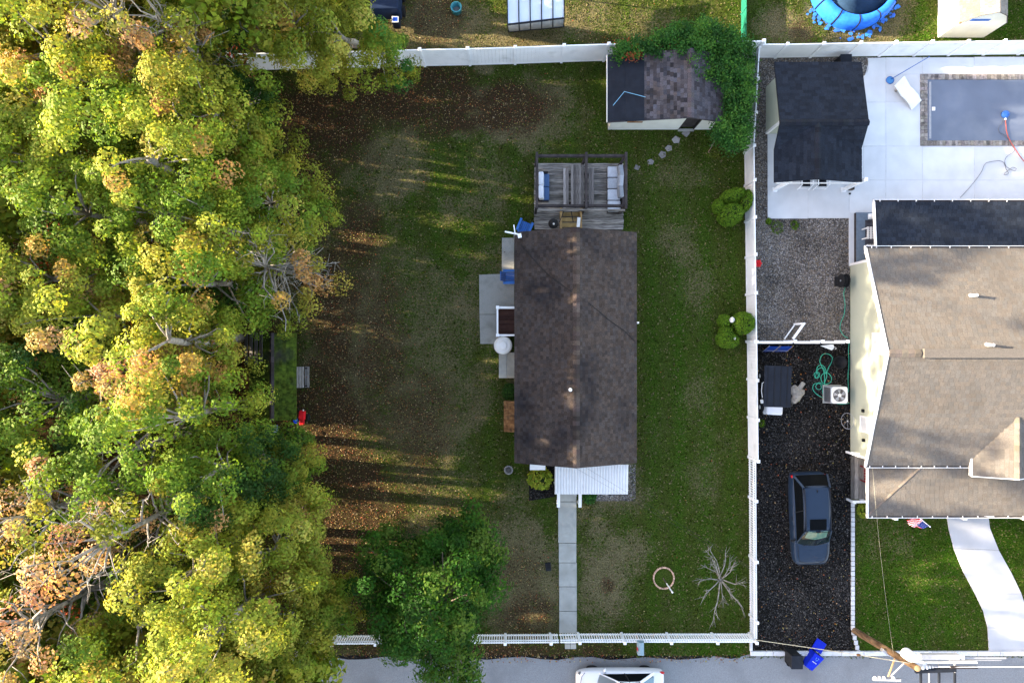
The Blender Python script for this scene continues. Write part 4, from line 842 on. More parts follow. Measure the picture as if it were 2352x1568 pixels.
def cush(mb_name, parent, x0, x1, y0, y1, z0, z1, m, t=1.0, rz=0, rx=0, ry=0):
    o = MB().box(((x0 + x1) / 2, (y0 + y1) / 2, (z0 + z1) / 2), (x1 - x0, y1 - y0, z1 - z0), rz, (t, t, t), rx, ry).build(mb_name, m, parent, smooth=True)
    b_ = o.modifiers.new('bevel', 'BEVEL'); b_.width = min(.05, (z1 - z0) * .35); b_.segments = 3; return o
sf = thing('patio_sofa', 'long light grey cushioned sofa along the right side of the deck', 'sofa', W(1413, 430))
a, c = W(1396, 486, .7), W(1433, 381, .7); L_ = (c.y - a.y) / 4
MB().bx(a.x, c.x, a.y, c.y, .32, .52).build('frame', M_dwood, sf, bevel=.02); MB().bx(c.x - .12, c.x, a.y + .02, c.y - .02, .522, .92).build('back_frame', M_dwood, sf, bevel=.02)
for i in range(4):
    y0 = a.y + i * L_; cush('seat_cushion', sf, a.x + .0, c.x - .16, y0 + .02, y0 + L_ - .02, .52, .68, M_cushl, (1.06, 1.1, .82, 1.0)[i])
for i, (yy, t, tilt) in enumerate(((a.y + .98, .5, .15), (a.y + 1.55, .72, -.12), (c.y - .33, .55, .2))): cush('back_cushion', sf, c.x - .33, c.x - .1, yy - .3, yy + .3, .68, 1.06, M_cushl, t, tilt * .6, 0, .22)
ls = thing('loveseat', 'small blue loveseat with pale back cushions on the left of the deck', 'sofa', W(1248, 428))
a, c = W(1234, 459, .7), W(1262, 398, .7)
MB().bx(a.x + .06, c.x - .02, a.y - .02, c.y + .02, .32, .5).build('frame', M_dwood, ls, bevel=.02); MB().bx(a.x, a.x + .07, a.y - .02, c.y + .02, .32, .95).build('back_frame', M_dwood, ls, bevel=.02)
MB().bx(a.x + .1, c.x - .08, c.y + .025, c.y + .085, .32, .78).build('armrest', M_dwood, ls, bevel=.01)
ym = (a.y + c.y) / 2
for y0, y1 in ((a.y, ym - .01), (ym + .01, c.y)):
    cush('seat_cushion', ls, a.x + .26, c.x, y0, y1, .5, .64, M_cushb, 1.1); cush('back_cushion', ls, a.x + .08, a.x + .33, y0, y1, .62, 1.05, M_cushl, 1.35, 0, 0, -.15)
pt = thing('picnic_table', 'weathered plank picnic table with side benches on the deck', 'table', W(1325, 430))
a, c = W(1311, 478, .98), W(1341, 379, .98)
for i in range(5):
    x0 = a.x + (c.x - a.x) * i / 5; t = random.uniform(.45, 1.2); MB().bx(x0 + .008, x0 + (c.x - a.x) / 5 - .008, a.y, c.y, .99, 1.03, (t, t, t * 1.04)).build('top_plank', M_woodh, pt)
for x0, x1, t in ((W(1294, 0, .7).x, W(1300, 0, .7).x, 1.9), (W(1300.5, 0, .7).x, W(1306, 0, .7).x, 1.1), (W(1352, 0, .7).x, W(1358, 0, .7).x, .6), (W(1358.5, 0, .7).x, W(1364, 0, .7).x, .8)): MB().bx(x0, x1, a.y + .05, c.y - .1, .70, .74, (t, t, t * 1.05)).build('bench_plank', M_woodh, pt)
for y in (a.y + .35, c.y - .4):
    MB().bx(W(1294, 0, .7).x, W(1364, 0, .7).x, y - .04, y + .04, .60, .695).bx(a.x + .05, c.x - .05, y - .04, y + .04, .9, .985).beam((a.x + .15, y, .95), (W(1303, 0).x, y, .31), .08, .06).beam((c.x - .15, y, .95), (W(1356, 0).x, y, .31), .08, .06).build('leg', M_dwood, pt)
ws = thing('wooden_steps', 'yellowish timber step frame between deck and back door of the house', 'steps', W(1312, 500))
a, c = W(1286, 526, .5), W(1336, 484, .5)
for x in (a.x, c.x - .1): MB().bx(x, x + .09, a.y - .35, c.y + .1, .3, .75, (1.1, 1.05, .9)).build('stringer', M_ywood, ws)
for i in range(4):
    y0 = c.y - .05 - i * .3; t = random.uniform(.7, 1.2); MB().bx(a.x + .1, c.x - .11, y0 - .22, y0, .33 + i * .1, .37 + i * .1, (t, t, t * .8)).build('tread', M_ywood, ws)
wb = thing('white_board', 'narrow white board leaning on the timber steps', 'board', W(1328, 510)); a, c = W(1325, 523, .9), W(1330, 499, .9)
MB().beam((a.x + .05, a.y - .1, 1.0), (c.x, c.y, .85), .16, .03).build('board', M_whitep, wb)
kg = thing('kettle_grill', 'black round kettle grill with shiny knob beside the house on the deck', 'grill', W(1271, 516))
q = W(1271, 514, .9); MB().lathe([(.05, .72), (.2, .78), (.27, .92), (.27, .96), (.24, 1.06), (.14, 1.14), (.02, 1.16)], (q.x, q.y, 0), 16).build('bowl', M_black, kg, smooth=True); MB().ball((q.x, q.y - .06, 1.18), .055, 8, 6).build('knob', M_whitep, kg, True)
for k in range(3): t = k * 2.1; MB().tube([(q.x + .1 * math.cos(t), q.y + .1 * math.sin(t), .8), (q.x + .28 * math.cos(t), q.y + .28 * math.sin(t), .3)], .015, 5).build('leg', M_steel, kg)

def lawn_chair(label, px, py, rz):
    t = thing('lawn_chair', label, 'chair', W(px, py), rz, 'blue plastic armchairs'); B = lambda n, *a, **k: None
    for i in range(5): MB().box((-.2 + i * .1, 0.02, .36 - .01 * abs(i - 2)), (.085, .5, .03), 0, (1, 1, 1), -.12).build('seat_slat', M_blue, t, local=True, bevel=.008)
    for i in range(5): MB().box((-.2 + i * .1, -.33, .68), (.085, .04, .72), 0, (.9, .9, .95), .38).build('back_slat', M_blue, t, local=True, bevel=.008)
    for s_ in (-1, 1):
        MB().box((s_ * .32, 0, .55), (.13, .66, .035), 0, (1.25, 1.2, 1.1)).build('armrest', M_blue, t, local=True, bevel=.015)
        MB().box((s_ * .31, .26, .27), (.05, .07, .53)).build('leg', M_blue, t, local=True); MB().box((s_ * .31, -.22, .27), (.05, .07, .53), 0, (1, 1, 1), .15).build('leg', M_blue, t, local=True)
    return t
lawn_chair('blue plastic armchair on the side patio against the house wall', 1170, 638, R(90) + math.pi)
lawn_chair('blue plastic armchair on the grass by the back corner of the house', 1205, 524, R(-22))

tk = thing('white_tank', 'white domed round tank beside the white stoop railing', 'tank', W(1153, 793))
q = W(1155, 793, 1.1); MB().lathe([(.45, .0), (.47, .08), (.47, .9), (.44, 1.02), (.36, 1.1), (.22, 1.13), (.21, 1.19), (.19, 1.21), (.02, 1.22)], (q.x, q.y, 0), 28).build('body', M_whitep, tk, smooth=False)
MB().lathe([(.478, .86), (.485, .9), (.478, .94)], (q.x, q.y, 0), 28).build('rim', M_grey, tk, smooth=True)

rr = thing('stone_pot', 'dark mossy round pot on the lawn near the front corner of the house', 'pot', W(1168, 1078)); q = W(1168, 1078, .2)
MB().lathe([(.16, 0), (.22, .25), (.24, .33), (.20, .33), (.18, .26), (.02, .25)], (q.x, q.y, 0), 14).build('pot', M_stone, rr, smooth=True); MB().ball((q.x, q.y, .28), (.15, .15, .06), 8, 5, (.3, .3, .3)).build('soil', M_stone, rr)
uc = thing('utility_box_cover', 'small black ground box in the dry grass left of the front walk', 'box', W(1259, 1300)); q = W(1259, 1300)
MB().box((q.x, q.y, .05), (.3, .44, .1), .1).build('cover', M_black, uc, bevel=.03); MB().box((q.x + .02, q.y + .05, .11), (.16, .22, .02), .1).build('lid', M_rubber, uc)

# stepping stones
for i, (px, py, s_, rz, lb) in enumerate(((1576, 306, .42, .1, 'grey stepping stone right at the shed doorstep'), (1553, 322, .40, .5, 'pale flagstone second from the shed door, a broad slab with a broken corner'), (1536, 341, .36, .6, 'grey flagstone in the middle of the stepping path'), (1522, 355, .38, .7, 'darker square flagstone below the middle of the path'), (1494, 372, .34, .2, 'half sunken stepping stone in the grass, fifth from the shed'), (1463, 385, .32, .4, 'nearly overgrown stepping stone nearest the deck'))):
    k = random.choice((4, 5, 5)); q = W(px, py); pl = [(q.x + s_ * .56 * random.uniform(.85, 1.12) * math.cos(rz + 2 * math.pi * j / k), q.y + s_ * .56 * random.uniform(.85, 1.12) * math.sin(rz + 2 * math.pi * j / k)) for j in range(k)]
    t = (1.1, 1.3, 1.0, .85, .9, .75)[i]; tag(MB().prism(pl, -.02, .045 - .006 * i, (t, t, t)).build('stepping_stone', M_stone, bevel=.012), lb, 'stepping stone', 'stepping stones to the shed')

# fire-ring of bricks with a short pole
br = thing('brick_ring', 'ring of pale reddish bricks in the front lawn grass', 'brick ring', W(1524, 1326)); q = W(1524, 1326)
for k in range(26):
    t = 2 * math.pi * k / 26; c_ = random.uniform(.8, 1.25); MB().box((q.x + .54 * math.cos(t), q.y + .56 * math.sin(t), .045), (.075, .118, .09), t, (2.0 * c_, 1.4 * c_, 1.1 * c_)).build('brick', M_brick, br, bevel=.008)
fp_ = thing('short_pole', 'short white pole rising from the middle of the brick ring', 'pole', W(1523, 1328)); q = W(1523, 1327); e = W(1543, 1350, 2.0)
MB().tube([(q.x, q.y, 0), (q.x + .02, q.y - .02, .7)], .032, 8).build('sleeve', M_barkd, fp_); MB().tube([(q.x + .02, q.y - .02, .7), (q.x + .03, q.y - .03, 1.75)], .03, 8).build('shaft', M_white, fp_); MB().ball((q.x + .03, q.y - .03, 1.78), .05, 8, 6).build('finial', M_white, fp_, True)
mbx_ = thing('mailbox', 'pale blue-grey mailbox on a post at the road edge', 'mailbox', W(1471, 1478)); q = W(1471, 1486, 1.1); mg = mat('mailbox_paint', (.20, .29, .34), .4, .1)
MB().bx(q.x - .045, q.x + .045, q.y + .1, q.y + .19, 0, .98).build('post', M_ywood, mbx_); ar = [(-.17, 0), (-.17, .16)] + [(.17 * math.cos(math.pi - k * math.pi / 8), .16 + .15 * math.sin(math.pi - k * math.pi / 8)) for k in range(1, 8)] + [(.17, .16), (.17, 0)]
MB().add([(q.x + x, q.y - .31, 1.0 + z) for x, z in ar] + [(q.x + x, q.y + .33, 1.0 + z) for x, z in ar], [tuple(range(11)), tuple(range(11, 22))[::-1]] + [(i, 11 + i, 12 + i, i + 1) for i in range(10)] + [(10, 21, 11, 0)]).build('box', mg, mbx_)
MB().bx(q.x - .165, q.x + .165, q.y - .335, q.y - .312, 1.01, 1.27).build('door', mg, mbx_, bevel=.01); MB().bx(q.x - .19, q.x - .175, q.y - .1, q.y + .05, 1.1, 1.32).build('flag', M_red, mbx_)

# ---------------------------------------------------------------- driveway clutter
ac = thing('air_conditioner', 'square air conditioner unit with visible fan beside the cream house', 'air conditioner', W(1926, 906)); q = W(1926, 907, .7); s_ = .44
cab = MB().bx(q.x - s_, q.x + s_, q.y - s_, q.y + s_, .06, .78).build('cabinet', M_grey, ac, bevel=.04)
lv = MB()
for k in range(9): lv.bx(q.x - s_ - .012, q.x - s_ + .005, q.y - s_ + .06, q.y + s_ - .06, .12 + k * .07, .15 + k * .07)
lv.build('louvre_panel', M_black, cab); topm = MB()
n_ = 28; rin = .335; vv = []
for k in range(n_):
    t = 2 * math.pi * k / n_; cx, cy = math.cos(t), math.sin(t); m_ = s_ * .97 / max(abs(cx), abs(cy)); vv += [(q.x + rin * cx, q.y + rin * cy, .79), (q.x + m_ * cx, q.y + m_ * cy, .80)]
MB().add(vv, [((2 * k) % (2 * n_), (2 * k + 1) % (2 * n_), (2 * k + 3) % (2 * n_), (2 * k + 2) % (2 * n_)) for k in range(n_)]).build('top_plate', M_whitep, ac)
MB().lathe([(.33, .785), (.02, .784)], (q.x, q.y, 0), 24).build('fan_well', M_dwood, ac)
fan = MB().lathe([(.085, .79), (.085, .83), (.03, .84)], (q.x, q.y, 0), 16).build('fan_hub', M_whitep, ac)
for k in range(5):
    t = 2 * math.pi * k / 5 + .3; pts = [(.08, t - .3, .80), (.3, t - .18, .79), (.31, t + .42, .812), (.09, t + .3, .825)]
    MB().add([(q.x + r_ * math.cos(a_), q.y + r_ * math.sin(a_), z) for r_, a_, z in pts], [(0, 1, 2, 3)]).build('fan_blade', M_grey, fan)
gd = MB()
for r_ in (.12, .2, .27, .335): gd.tube([(q.x + r_ * math.cos(2 * math.pi * k / 24), q.y + r_ * math.sin(2 * math.pi * k / 24), .852) for k in range(24)], .004, 4, closed=True)
for k in range(8): t = k * math.pi / 4; gd.tube([(q.x + .08 * math.cos(t), q.y + .08 * math.sin(t), .855), (q.x + .335 * math.cos(t), q.y + .335 * math.sin(t), .845)], .004, 4)
gd.build('fan_guard', M_steel, ac)
MB().bx(q.x - s_ - .05, q.x + s_ + .05, q.y - s_ - .05, q.y + s_ + .05, .01, .058).build('base_pad', M_walk, ac)

hose('garden_hose', 'long green garden hose heaped in coils beside the air conditioner', 'hose', [(1950, 925), (1940, 927), (1925, 927), (1905, 920), (1885, 911), (1872, 902), (1866, 892), (1869, 882), (1878, 880), (1885, 884), (1884, 893), (1876, 893), (1873, 886), (1881, 878), (1892, 886), (1903, 897), (1906, 905), (1900, 912), (1890, 905), (1889, 893), (1896, 883), (1906, 878), (1909, 868), (1903, 858), (1893, 856), (1885, 864), (1887, 877), (1897, 882), (1907, 890), (1908, 903), (1899, 908), (1891, 900), (1893, 880), (1898, 862), (1894, 845), (1886, 838), (1877, 842), (1875, 853), (1879, 862), (1873, 868), (1869, 860), (1874, 854), (1881, 857), (1880, 866), (1872, 866), (1878, 848), (1890, 845), (1896, 858), (1903, 842), (1907, 836), (1911, 822), (1902, 813), (1889, 814), (1882, 828), (1887, 842), (1892, 856), (1893, 875), (1891, 893)], .017, M_green, .04, 6)
hose('garden_hose', 'green hose hanging down along the gravel from the black hose reel', 'hose', [(1940, 660), (1937, 675), (1939, 690), (1940, 705), (1937, 725), (1930, 742), (1929, 757), (1937, 770), (1947, 776)], .017, M_green, .04, 6)
hose('garden_hose', 'dark green hose running straight along the foot of the cream wall', 'hose', [(1950, 782), (1948, 805), (1949, 835), (1947, 862), (1948, 900)], .015, M_green, .04, 6)
hr = thing('hose_reel', 'black round hose reel on the wall corner of the cream house', 'hose reel', W(1944, 646)); q = W(1941, 644, .7)
for k in range(7): tt = .05 * k; MB().tube([(q.x + .03 * k - .12, q.y + (.27 + .012 * (k % 3)) * math.cos(2 * math.pi * j / 20), .6 + .27 * math.sin(2 * math.pi * j / 20)) for j in range(20)], .02, 5, closed=True).build('hose_coil', M_rubber, hr)
for s_ in (-.17, .12): MB().lathe([(.36, s_), (.36, s_ + .03), (.3, s_ + .035), (.02, s_ + .036)], (q.x, q.y, .6), 20, axis='X').build('side_disc', M_black, hr)
MB().tube([(q.x - .2, q.y, .6), (q.x + .2, q.y, .6)], .05, 8).build('axle', M_steel, hr); MB().bx(q.x - .2, q.x + .2, q.y - .25, q.y + .25, .0, .22).build('stand', M_black, hr, bevel=.02)
bw = thing('black_tub', 'black plastic tub in the dark corner above the hose heap', 'tub', W(1928, 832)); q = W(1928, 832, .3)
MB().lathe([(.27, .0), (.33, .35), (.36, .37), (.34, .39), (.30, .36), (.24, .06), (.02, .05)], (q.x, q.y, 0), 18).build('tub', M_black, bw, smooth=True)
for sx in (-.36, .36): MB().box((q.x + sx, q.y, .36), (.07, .16, .03)).build('handle', M_black, bw, bevel=.01)
rd = thing('red_pinwheel', 'bright red flower shaped yard ornament by the white fence', 'ornament', W(1742, 605)); q = W(1741, 605, .6)
MB().tube([(q.x, q.y, 0), (q.x, q.y, .58)], .012, 5).build('stake', M_steel, rd)
for k in range(6):
    t = k * math.pi / 3; MB().ball((q.x + .12 * math.cos(t), q.y + .13 * math.sin(t), .6 + .02 * (k % 2)), (.085, .085, .05), 8, 5, (1.3, 1, 1)).build('petal', M_red, rd, True)
MB().ball((q.x, q.y, .63), .06, 8, 5, (1.1, 1, 1)).build('centre', M_red, rd, True)
um = thing('white_umbrella', 'folded white umbrella leaning by the white gate fence', 'umbrella', W(1905, 795)); a, c = W(1884, 794, .4), W(1913, 797, .35); d = (c - a); d.normalize(); nv = Vector((-d.y, d.x, 0))
vv = [a]; k_ = 10
for k in range(k_): t = 2 * math.pi * k / k_; rr_ = .17 if k % 2 else .13; vv.append(c - d * (.05 if k % 2 else 0) + nv * rr_ * math.cos(t) + Vector((0, 0, rr_ * math.sin(t))))
MB().add(vv, [(0, 1 + k, 1 + (k + 1) % k_) for k in range(k_)] + [tuple(range(k_, 0, -1))]).build('canopy', M_white, um)
e = c + d * .14; MB().tube([c, e, e + d * .05 - nv * .03, e + d * .04 - nv * .08, e - d * .02 - nv * .08], .014, 6).build('handle', M_whitep, um)
for i, (px, py, lb) in enumerate(((1762, 796, 'blue folding chair leaning on the gate fence, left of the pair'), (1790, 796, 'blue folding lounger with yellow bar leaning on the gate fence, right of the pair'))):
    fc = thing('folding_chair', lb, 'folding chair', W(px, py), 0, 'blue folding chairs by the gate fence'); q = W(px, py + 3); w_ = .28 if i == 0 else .34
    for s_ in (-1, 1): MB().tube([(q.x + s_ * w_, q.y - .22, .03), (q.x + s_ * w_, q.y - .05, .5), (q.x + s_ * w_ * .95, q.y + .12, .95)], .016, 6).build('frame_tube', M_steel if i == 0 else M_ywood, fc)
    for k in range(6):
        t0, t1 = k / 6 + .03, (k + 1) / 6 - .03; f = lambda t: (q.y - .2 + .3 * t, .08 + .82 * t)
        (ya, za), (yb2, zb) = f(t0), f(t1); MB().add([(q.x - w_, ya, za), (q.x + w_, ya, za), (q.x + w_, yb2, zb), (q.x - w_, yb2, zb)], [(0, 1, 2, 3), (3, 2, 1, 0)], ((.7, 1.1, 1.8), (.9, 1.5, 2.0), (.5, .9, 1.7))[k % 3]).build('webbing_strap', M_blue, fc)
    MB().tube([(q.x - w_, q.y - .12, .3), (q.x + w_, q.y - .15, .3)], .014, 5).build('crossbar', M_steel, fc)

# golf cart
gc = thing('golf_cart', 'white golf cart with black ribbed canopy parked along the white fence', 'golf cart', W(1783, 905)); HR = 1.75
a, c = W(1755, 935, HR), W(1818, 840, HR); cx, cy = (a.x + c.x) / 2, (a.y + c.y) / 2
ro = MB().box((cx, cy, HR - .03), (c.x - a.x, c.y - a.y, .06), -.03).build('canopy', M_felt, gc, bevel=.05)
for k in range(4): MB().box((a.x + (c.x - a.x) * (k + .55) / 4.2, cy, HR + .012), (.03, (c.y - a.y) * .94, .022), -.03).build('canopy_rib', M_black, ro, bevel=.008)
b0, b1 = W(1758, 952, .7), W(1800, 930, .7)
MB().box(((b0.x + b1.x) / 2, b0.y + .32, .55), (b1.x - b0.x, .75, .5), -.06, (1, 1, 1), 0, 0, .86).build('front_cowl', M_carw, gc, bevel=.09)
MB().bx(b0.x - .05, b1.x + .1, b0.y + .72, b0.y + 2.1, .3, .42).build('floor_pan', M_black, gc); MB().bx(b0.x + .02, b1.x + .1, b0.y + 1.35, b0.y + 1.9, .42, .78).build('seat_base', M_carw, gc, bevel=.05)
cush('seat', gc, b0.x + .02, b1.x + .1, b0.y + 1.3, b0.y + 1.85, .78, .9, M_cushl, .8); cush('seat_back', gc, b0.x + .02, b1.x + .1, b0.y + 1.86, b0.y + 2.0, .85, 1.3, M_cushl, .8)
for sx in (b0.x, b1.x + .05):
    for sy in (b0.y + .72, b0.y + 2.05): MB().tube([(sx, sy, .4), (sx * .99 + cx * .01, sy, HR - .05)], .02, 6).build('roof_post', M_black, gc)
for sx in (b0.x - .02, b1.x + .08):
    for sy in (b0.y + .35, b0.y + 2.0):
        w = MB().lathe([(.1, -.09), (.23, -.09), (.25, -.04), (.25, .04), (.23, .09), (.1, .09)], (sx, sy, .25), 16, axis='X').build('wheel', M_rubber, gc); MB().lathe([(.11, -.095), (.11, .095)], (sx, sy, .25), 12, axis='X').build('hub', M_whitep, w)
for s_ in (.14, .78): MB().ball((b0.x + (b1.x - b0.x) * s_, b0.y + .04, .66), (.08, .06, .07), 8, 6).build('headlight', M_glassb, gc, True)
q = W(1757, 898, 1.2); MB().tube([(q.x - .05, q.y - .35, 1.0), (q.x - .12, q.y, 1.05), (q.x - .06, q.y + .4, 1.0), (q.x + .05, q.y + .45, 1.0)], .02, 6).build('side_mirror_arm', M_white, gc); MB().box((q.x - .06, q.y - .55, .95), (.14, .2, .12), .2).build('side_mirror', M_whitep, gc, bevel=.03)
MB().tube([(b0.x + .25, b0.y + .75, .8), (b0.x + .25, b0.y + 1.0, 1.0)], .02, 6).tube([(b0.x + .25 + .15 * math.cos(k * .5236), b0.y + 1.0 + .1 * math.sin(k * .5236), 1.0 + .1 * math.sin(k * .5236)) for k in range(12)], .014, 5, closed=True).build('steering_wheel', M_black, gc)
# crumpled tan cover
cv = MB(); q = W(1832, 905, .2); vv = []
nn_ = 18; mm_ = 9
for i in range(mm_ + 1):
    for k in range(nn_):
        t = 2 * math.pi * k / nn_; rr_ = (.40 + .10 * math.sin(3 * t + 1) + .06 * math.sin(5 * t)) * (1 - (i / mm_) ** 2.2) + .001
        vv.append((q.x + rr_ * .85 * math.cos(t) + .05 * i / mm_, q.y + rr_ * 1.15 * math.sin(t), .02 + .3 * (i / mm_) ** .8 + .06 * math.sin(4 * t + i) * (i / mm_) * (1 - i / mm_) * 4 * .5))
cv.add(vv, [(i * nn_ + k, i * nn_ + (k + 1) % nn_, (i + 1) * nn_ + (k + 1) % nn_, (i + 1) * nn_ + k) for i in range(mm_) for k in range(nn_)])
ct = thing('canvas_cover', 'crumpled tan canvas cover lying beside the golf cart', 'cover', q); cv.build('cloth', M_tanc, ct, smooth=True); MB().box((q.x + .2, q.y + .42, .17), (.24, .5, .12), -.55, (1, 1, 1), .1).build('rolled_flap', M_tanc, ct, bevel=.05)
wr = thing('bicycle_wheel', 'thin pale bicycle wheel leaning at the foot of the cream wall', 'wheel', W(1946, 965)); q = W(1944, 966, .3)
MB().tube([(q.x + .03 + .16 * math.cos(2 * math.pi * k / 26), q.y + .42 * math.sin(2 * math.pi * k / 26), .36 + .33 * math.cos(2 * math.pi * k / 26)) for k in range(26)], .014, 5, closed=True).build('rim', M_grey, wr); MB().ball((q.x + .03, q.y, .36), .04, 8, 6).build('hub', M_steel, wr, True)
for k in range(8): t = 2 * math.pi * k / 8; MB().tube([(q.x + .03, q.y, .36), (q.x + .03 + .155 * math.cos(t), q.y + .41 * math.sin(t), .36 + .32 * math.cos(t))], .003, 3).build('spoke', M_steel, wr)
# bins
bb = thing('recycling_bin', 'bright blue recycling bin lying on its back with lid flung open', 'recycling bin', W(1870, 1510)); A_, B_ = W(1867, 1533, .4), W(1890, 1500, .4); d = Vector((B_.x - A_.x, B_.y - A_.y, 0)).normalized(); n = Vector((-d.y, d.x, 0)); cc = W(1870, 1520, .5)
def ob(u, v, z): p = cc + d * u + n * v; return (p.x, p.y, z)
MB().add([ob(-.45, -.22, .04), ob(-.45, .22, .04), ob(.45, .29, .03), ob(.45, -.29, .03), ob(-.45, -.22, .46), ob(-.45, .22, .46), ob(.45, .29, .58), ob(.45, -.29, .58)], [(0, 1, 2, 3), (4, 7, 6, 5), (0, 4, 5, 1), (1, 5, 6, 2), (0, 3, 7, 4)]).build('body', M_bblue, bb, bevel=.03)
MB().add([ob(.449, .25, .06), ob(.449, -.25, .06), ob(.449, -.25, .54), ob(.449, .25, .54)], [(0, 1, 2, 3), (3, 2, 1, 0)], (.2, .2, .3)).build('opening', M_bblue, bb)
MB().add([ob(.5, -.3, .1), ob(.5, .3, .1), ob(1.1, .3, .04), ob(1.1, -.3, .04), ob(.5, -.3, .16), ob(.5, .3, .16), ob(1.1, .29, .09), ob(1.1, -.29, .09)], [(0, 1, 2, 3), (4, 7, 6, 5), (0, 4, 5, 1), (1, 5, 6, 2), (2, 6, 7, 3), (3, 7, 4, 0)]).build('lid', M_bblue, bb, bevel=.02)
for s_ in (-.24, .24): MB().lathe([(.10, -.03), (.12, -.02), (.12, .02), (.10, .03)], ob(-.42, s_, .12), 12, axis='X').build('wheel', M_rubber, bb)
zt_ = lambda u: .46 + (.12) * (u + .45) / .9 + .006
MB().add([ob(-.02, -.13, zt_(-.02)), ob(-.02, .13, zt_(-.02)), ob(.02, .13, zt_(.02)), ob(.02, -.13, zt_(.02))], [(0, 1, 2, 3), (3, 2, 1, 0)]).build('lettering_bar', M_whitep, bb)
M_lb = mat('symbol_print', (.25, .55, .85), .5, .03)
sy = MB()
for k in range(3):
    t = 2 * math.pi * k / 3 + .2; rot = lambda x, y: (.22 + .9 * (x * math.cos(t) - y * math.sin(t)), .9 * (x * math.sin(t) + y * math.cos(t)))
    for poly in ([(-.03, .06), (.05, .06), (.05, .09), (-.03, .09)], [(.045, .045), (.09, .075), (.045, .105)]): sy.add([ob(*rot(x, y), zt_(rot(x, y)[0]) + .002) for x, y in poly], [tuple(range(len(poly))), tuple(range(len(poly)))[::-1]])
sy.build('recycling_symbol', M_lb, bb)
tb_ = thing('trash_bin', 'black wheeled trash bin standing at the road edge', 'trash bin', W(1831, 1521)); q = W(1831, 1521, .95); 
MB().box((q.x, q.y, .47), (.52, .60, .86), 0, (1, 1, 1), 0, 0, 1.12).build('body', M_black, tb_, bevel=.03); MB().box((q.x, q.y + .01, .94), (.62, .72, .07), 0, (1, 1, 1), 0, 0, .96).build('lid', M_felt, tb_, bevel=.03); MB().tube([(q.x - .25, q.y + .40, .9), (q.x + .25, q.y + .40, .9)], .018, 6).build('handle', M_black, tb_)
for s_ in (-.28, .28): MB().lathe([(.10, -.03), (.12, -.02), (.12, .02), (.10, .03)], (q.x + s_, q.y + .28, .12), 12, axis='X').build('wheel', M_rubber, tb_)
bk = thing('black_pot', 'small round black pot beside the black trash bin', 'pot', W(1812, 1520)); q = W(1811.5, 1520, .2); MB().lathe([(.13, 0), (.16, .28), (.175, .3), (.15, .3), (.13, .24), (.02, .22)], (q.x, q.y, 0), 14).build('pot', M_rubber, bk, smooth=True); MB().lathe([(.145, .235), (.01, .25)], (q.x, q.y, 0), 10).build('soil', M_dwood, bk)
# things by the mossy shed
rm = thing('red_machine', 'red tiller machine with black handlebars by the mossy shed corner', 'machine', W(693, 955)); q = W(692, 956, .6)
MB().box((q.x, q.y + .05, .48), (.34, .5, .26), -.05, (1.2, 1, 1), 0, 0, .85).build('hood', M_red, rm, bevel=.05); MB().box((q.x - .05, q.y - .33, .34), (.24, .3, .16), 0, (1.1, 1, 1)).build('front_guard', M_red, rm, bevel=.04); MB().box((q.x - .12, q.y + .05, .3), (.3, .5, .2)).build('engine', M_black, rm, bevel=.04)
for s_ in (-.15, .17): MB().tube([(q.x + s_, q.y + .25, .5), (q.x + s_ * .9, q.y + .5, .75)], .016, 6).build('handlebar', M_black, rm); MB().lathe([(.08, -.05), (.18, -.05), (.2, 0), (.18, .05), (.08, .05)], (q.x + s_ * 1.4, q.y - .1, .2), 14, axis='X').build('wheel', M_rubber, rm)
MB().box((q.x + .12, q.y + .33, .62), (.05, .07, .05)).build('fuel_cap', M_whitep, rm)
bp_ = thing('blue_bucket', 'small blue bucket beside the red machine', 'bucket', W(679, 966)); q = W(680, 965, .3); MB().lathe([(.11, 0), (.15, .3), (.16, .31), (.14, .3), (.11, .05), (.01, .04)], (q.x, q.y, 0), 14, (.4, .7, 2.0)).build('pail', M_blue, bp_, smooth=True); MB().ball((q.x, q.y + .02, .26), (.1, .1, .07), 8, 5, (3, 3.5, 2.3)).build('contents', M_blue, bp_)
gb_ = thing('grey_crate', 'small blue-grey crate in the shade below the mossy shed', 'crate', W(629, 985)); q = W(627, 985, .3); MB().bx(q.x - .15, q.x + .15, q.y - .19, q.y + .19, 0, .3, (.5, .7, .9)).build('crate', M_grey, gb_, bevel=.02)
for k in range(3): MB().bx(q.x - .13, q.x + .13, q.y - .15 + k * .11, q.y - .09 + k * .11, .302, .315, (.7, .9, 1.1)).build('lid_slat', M_grey, gb_)
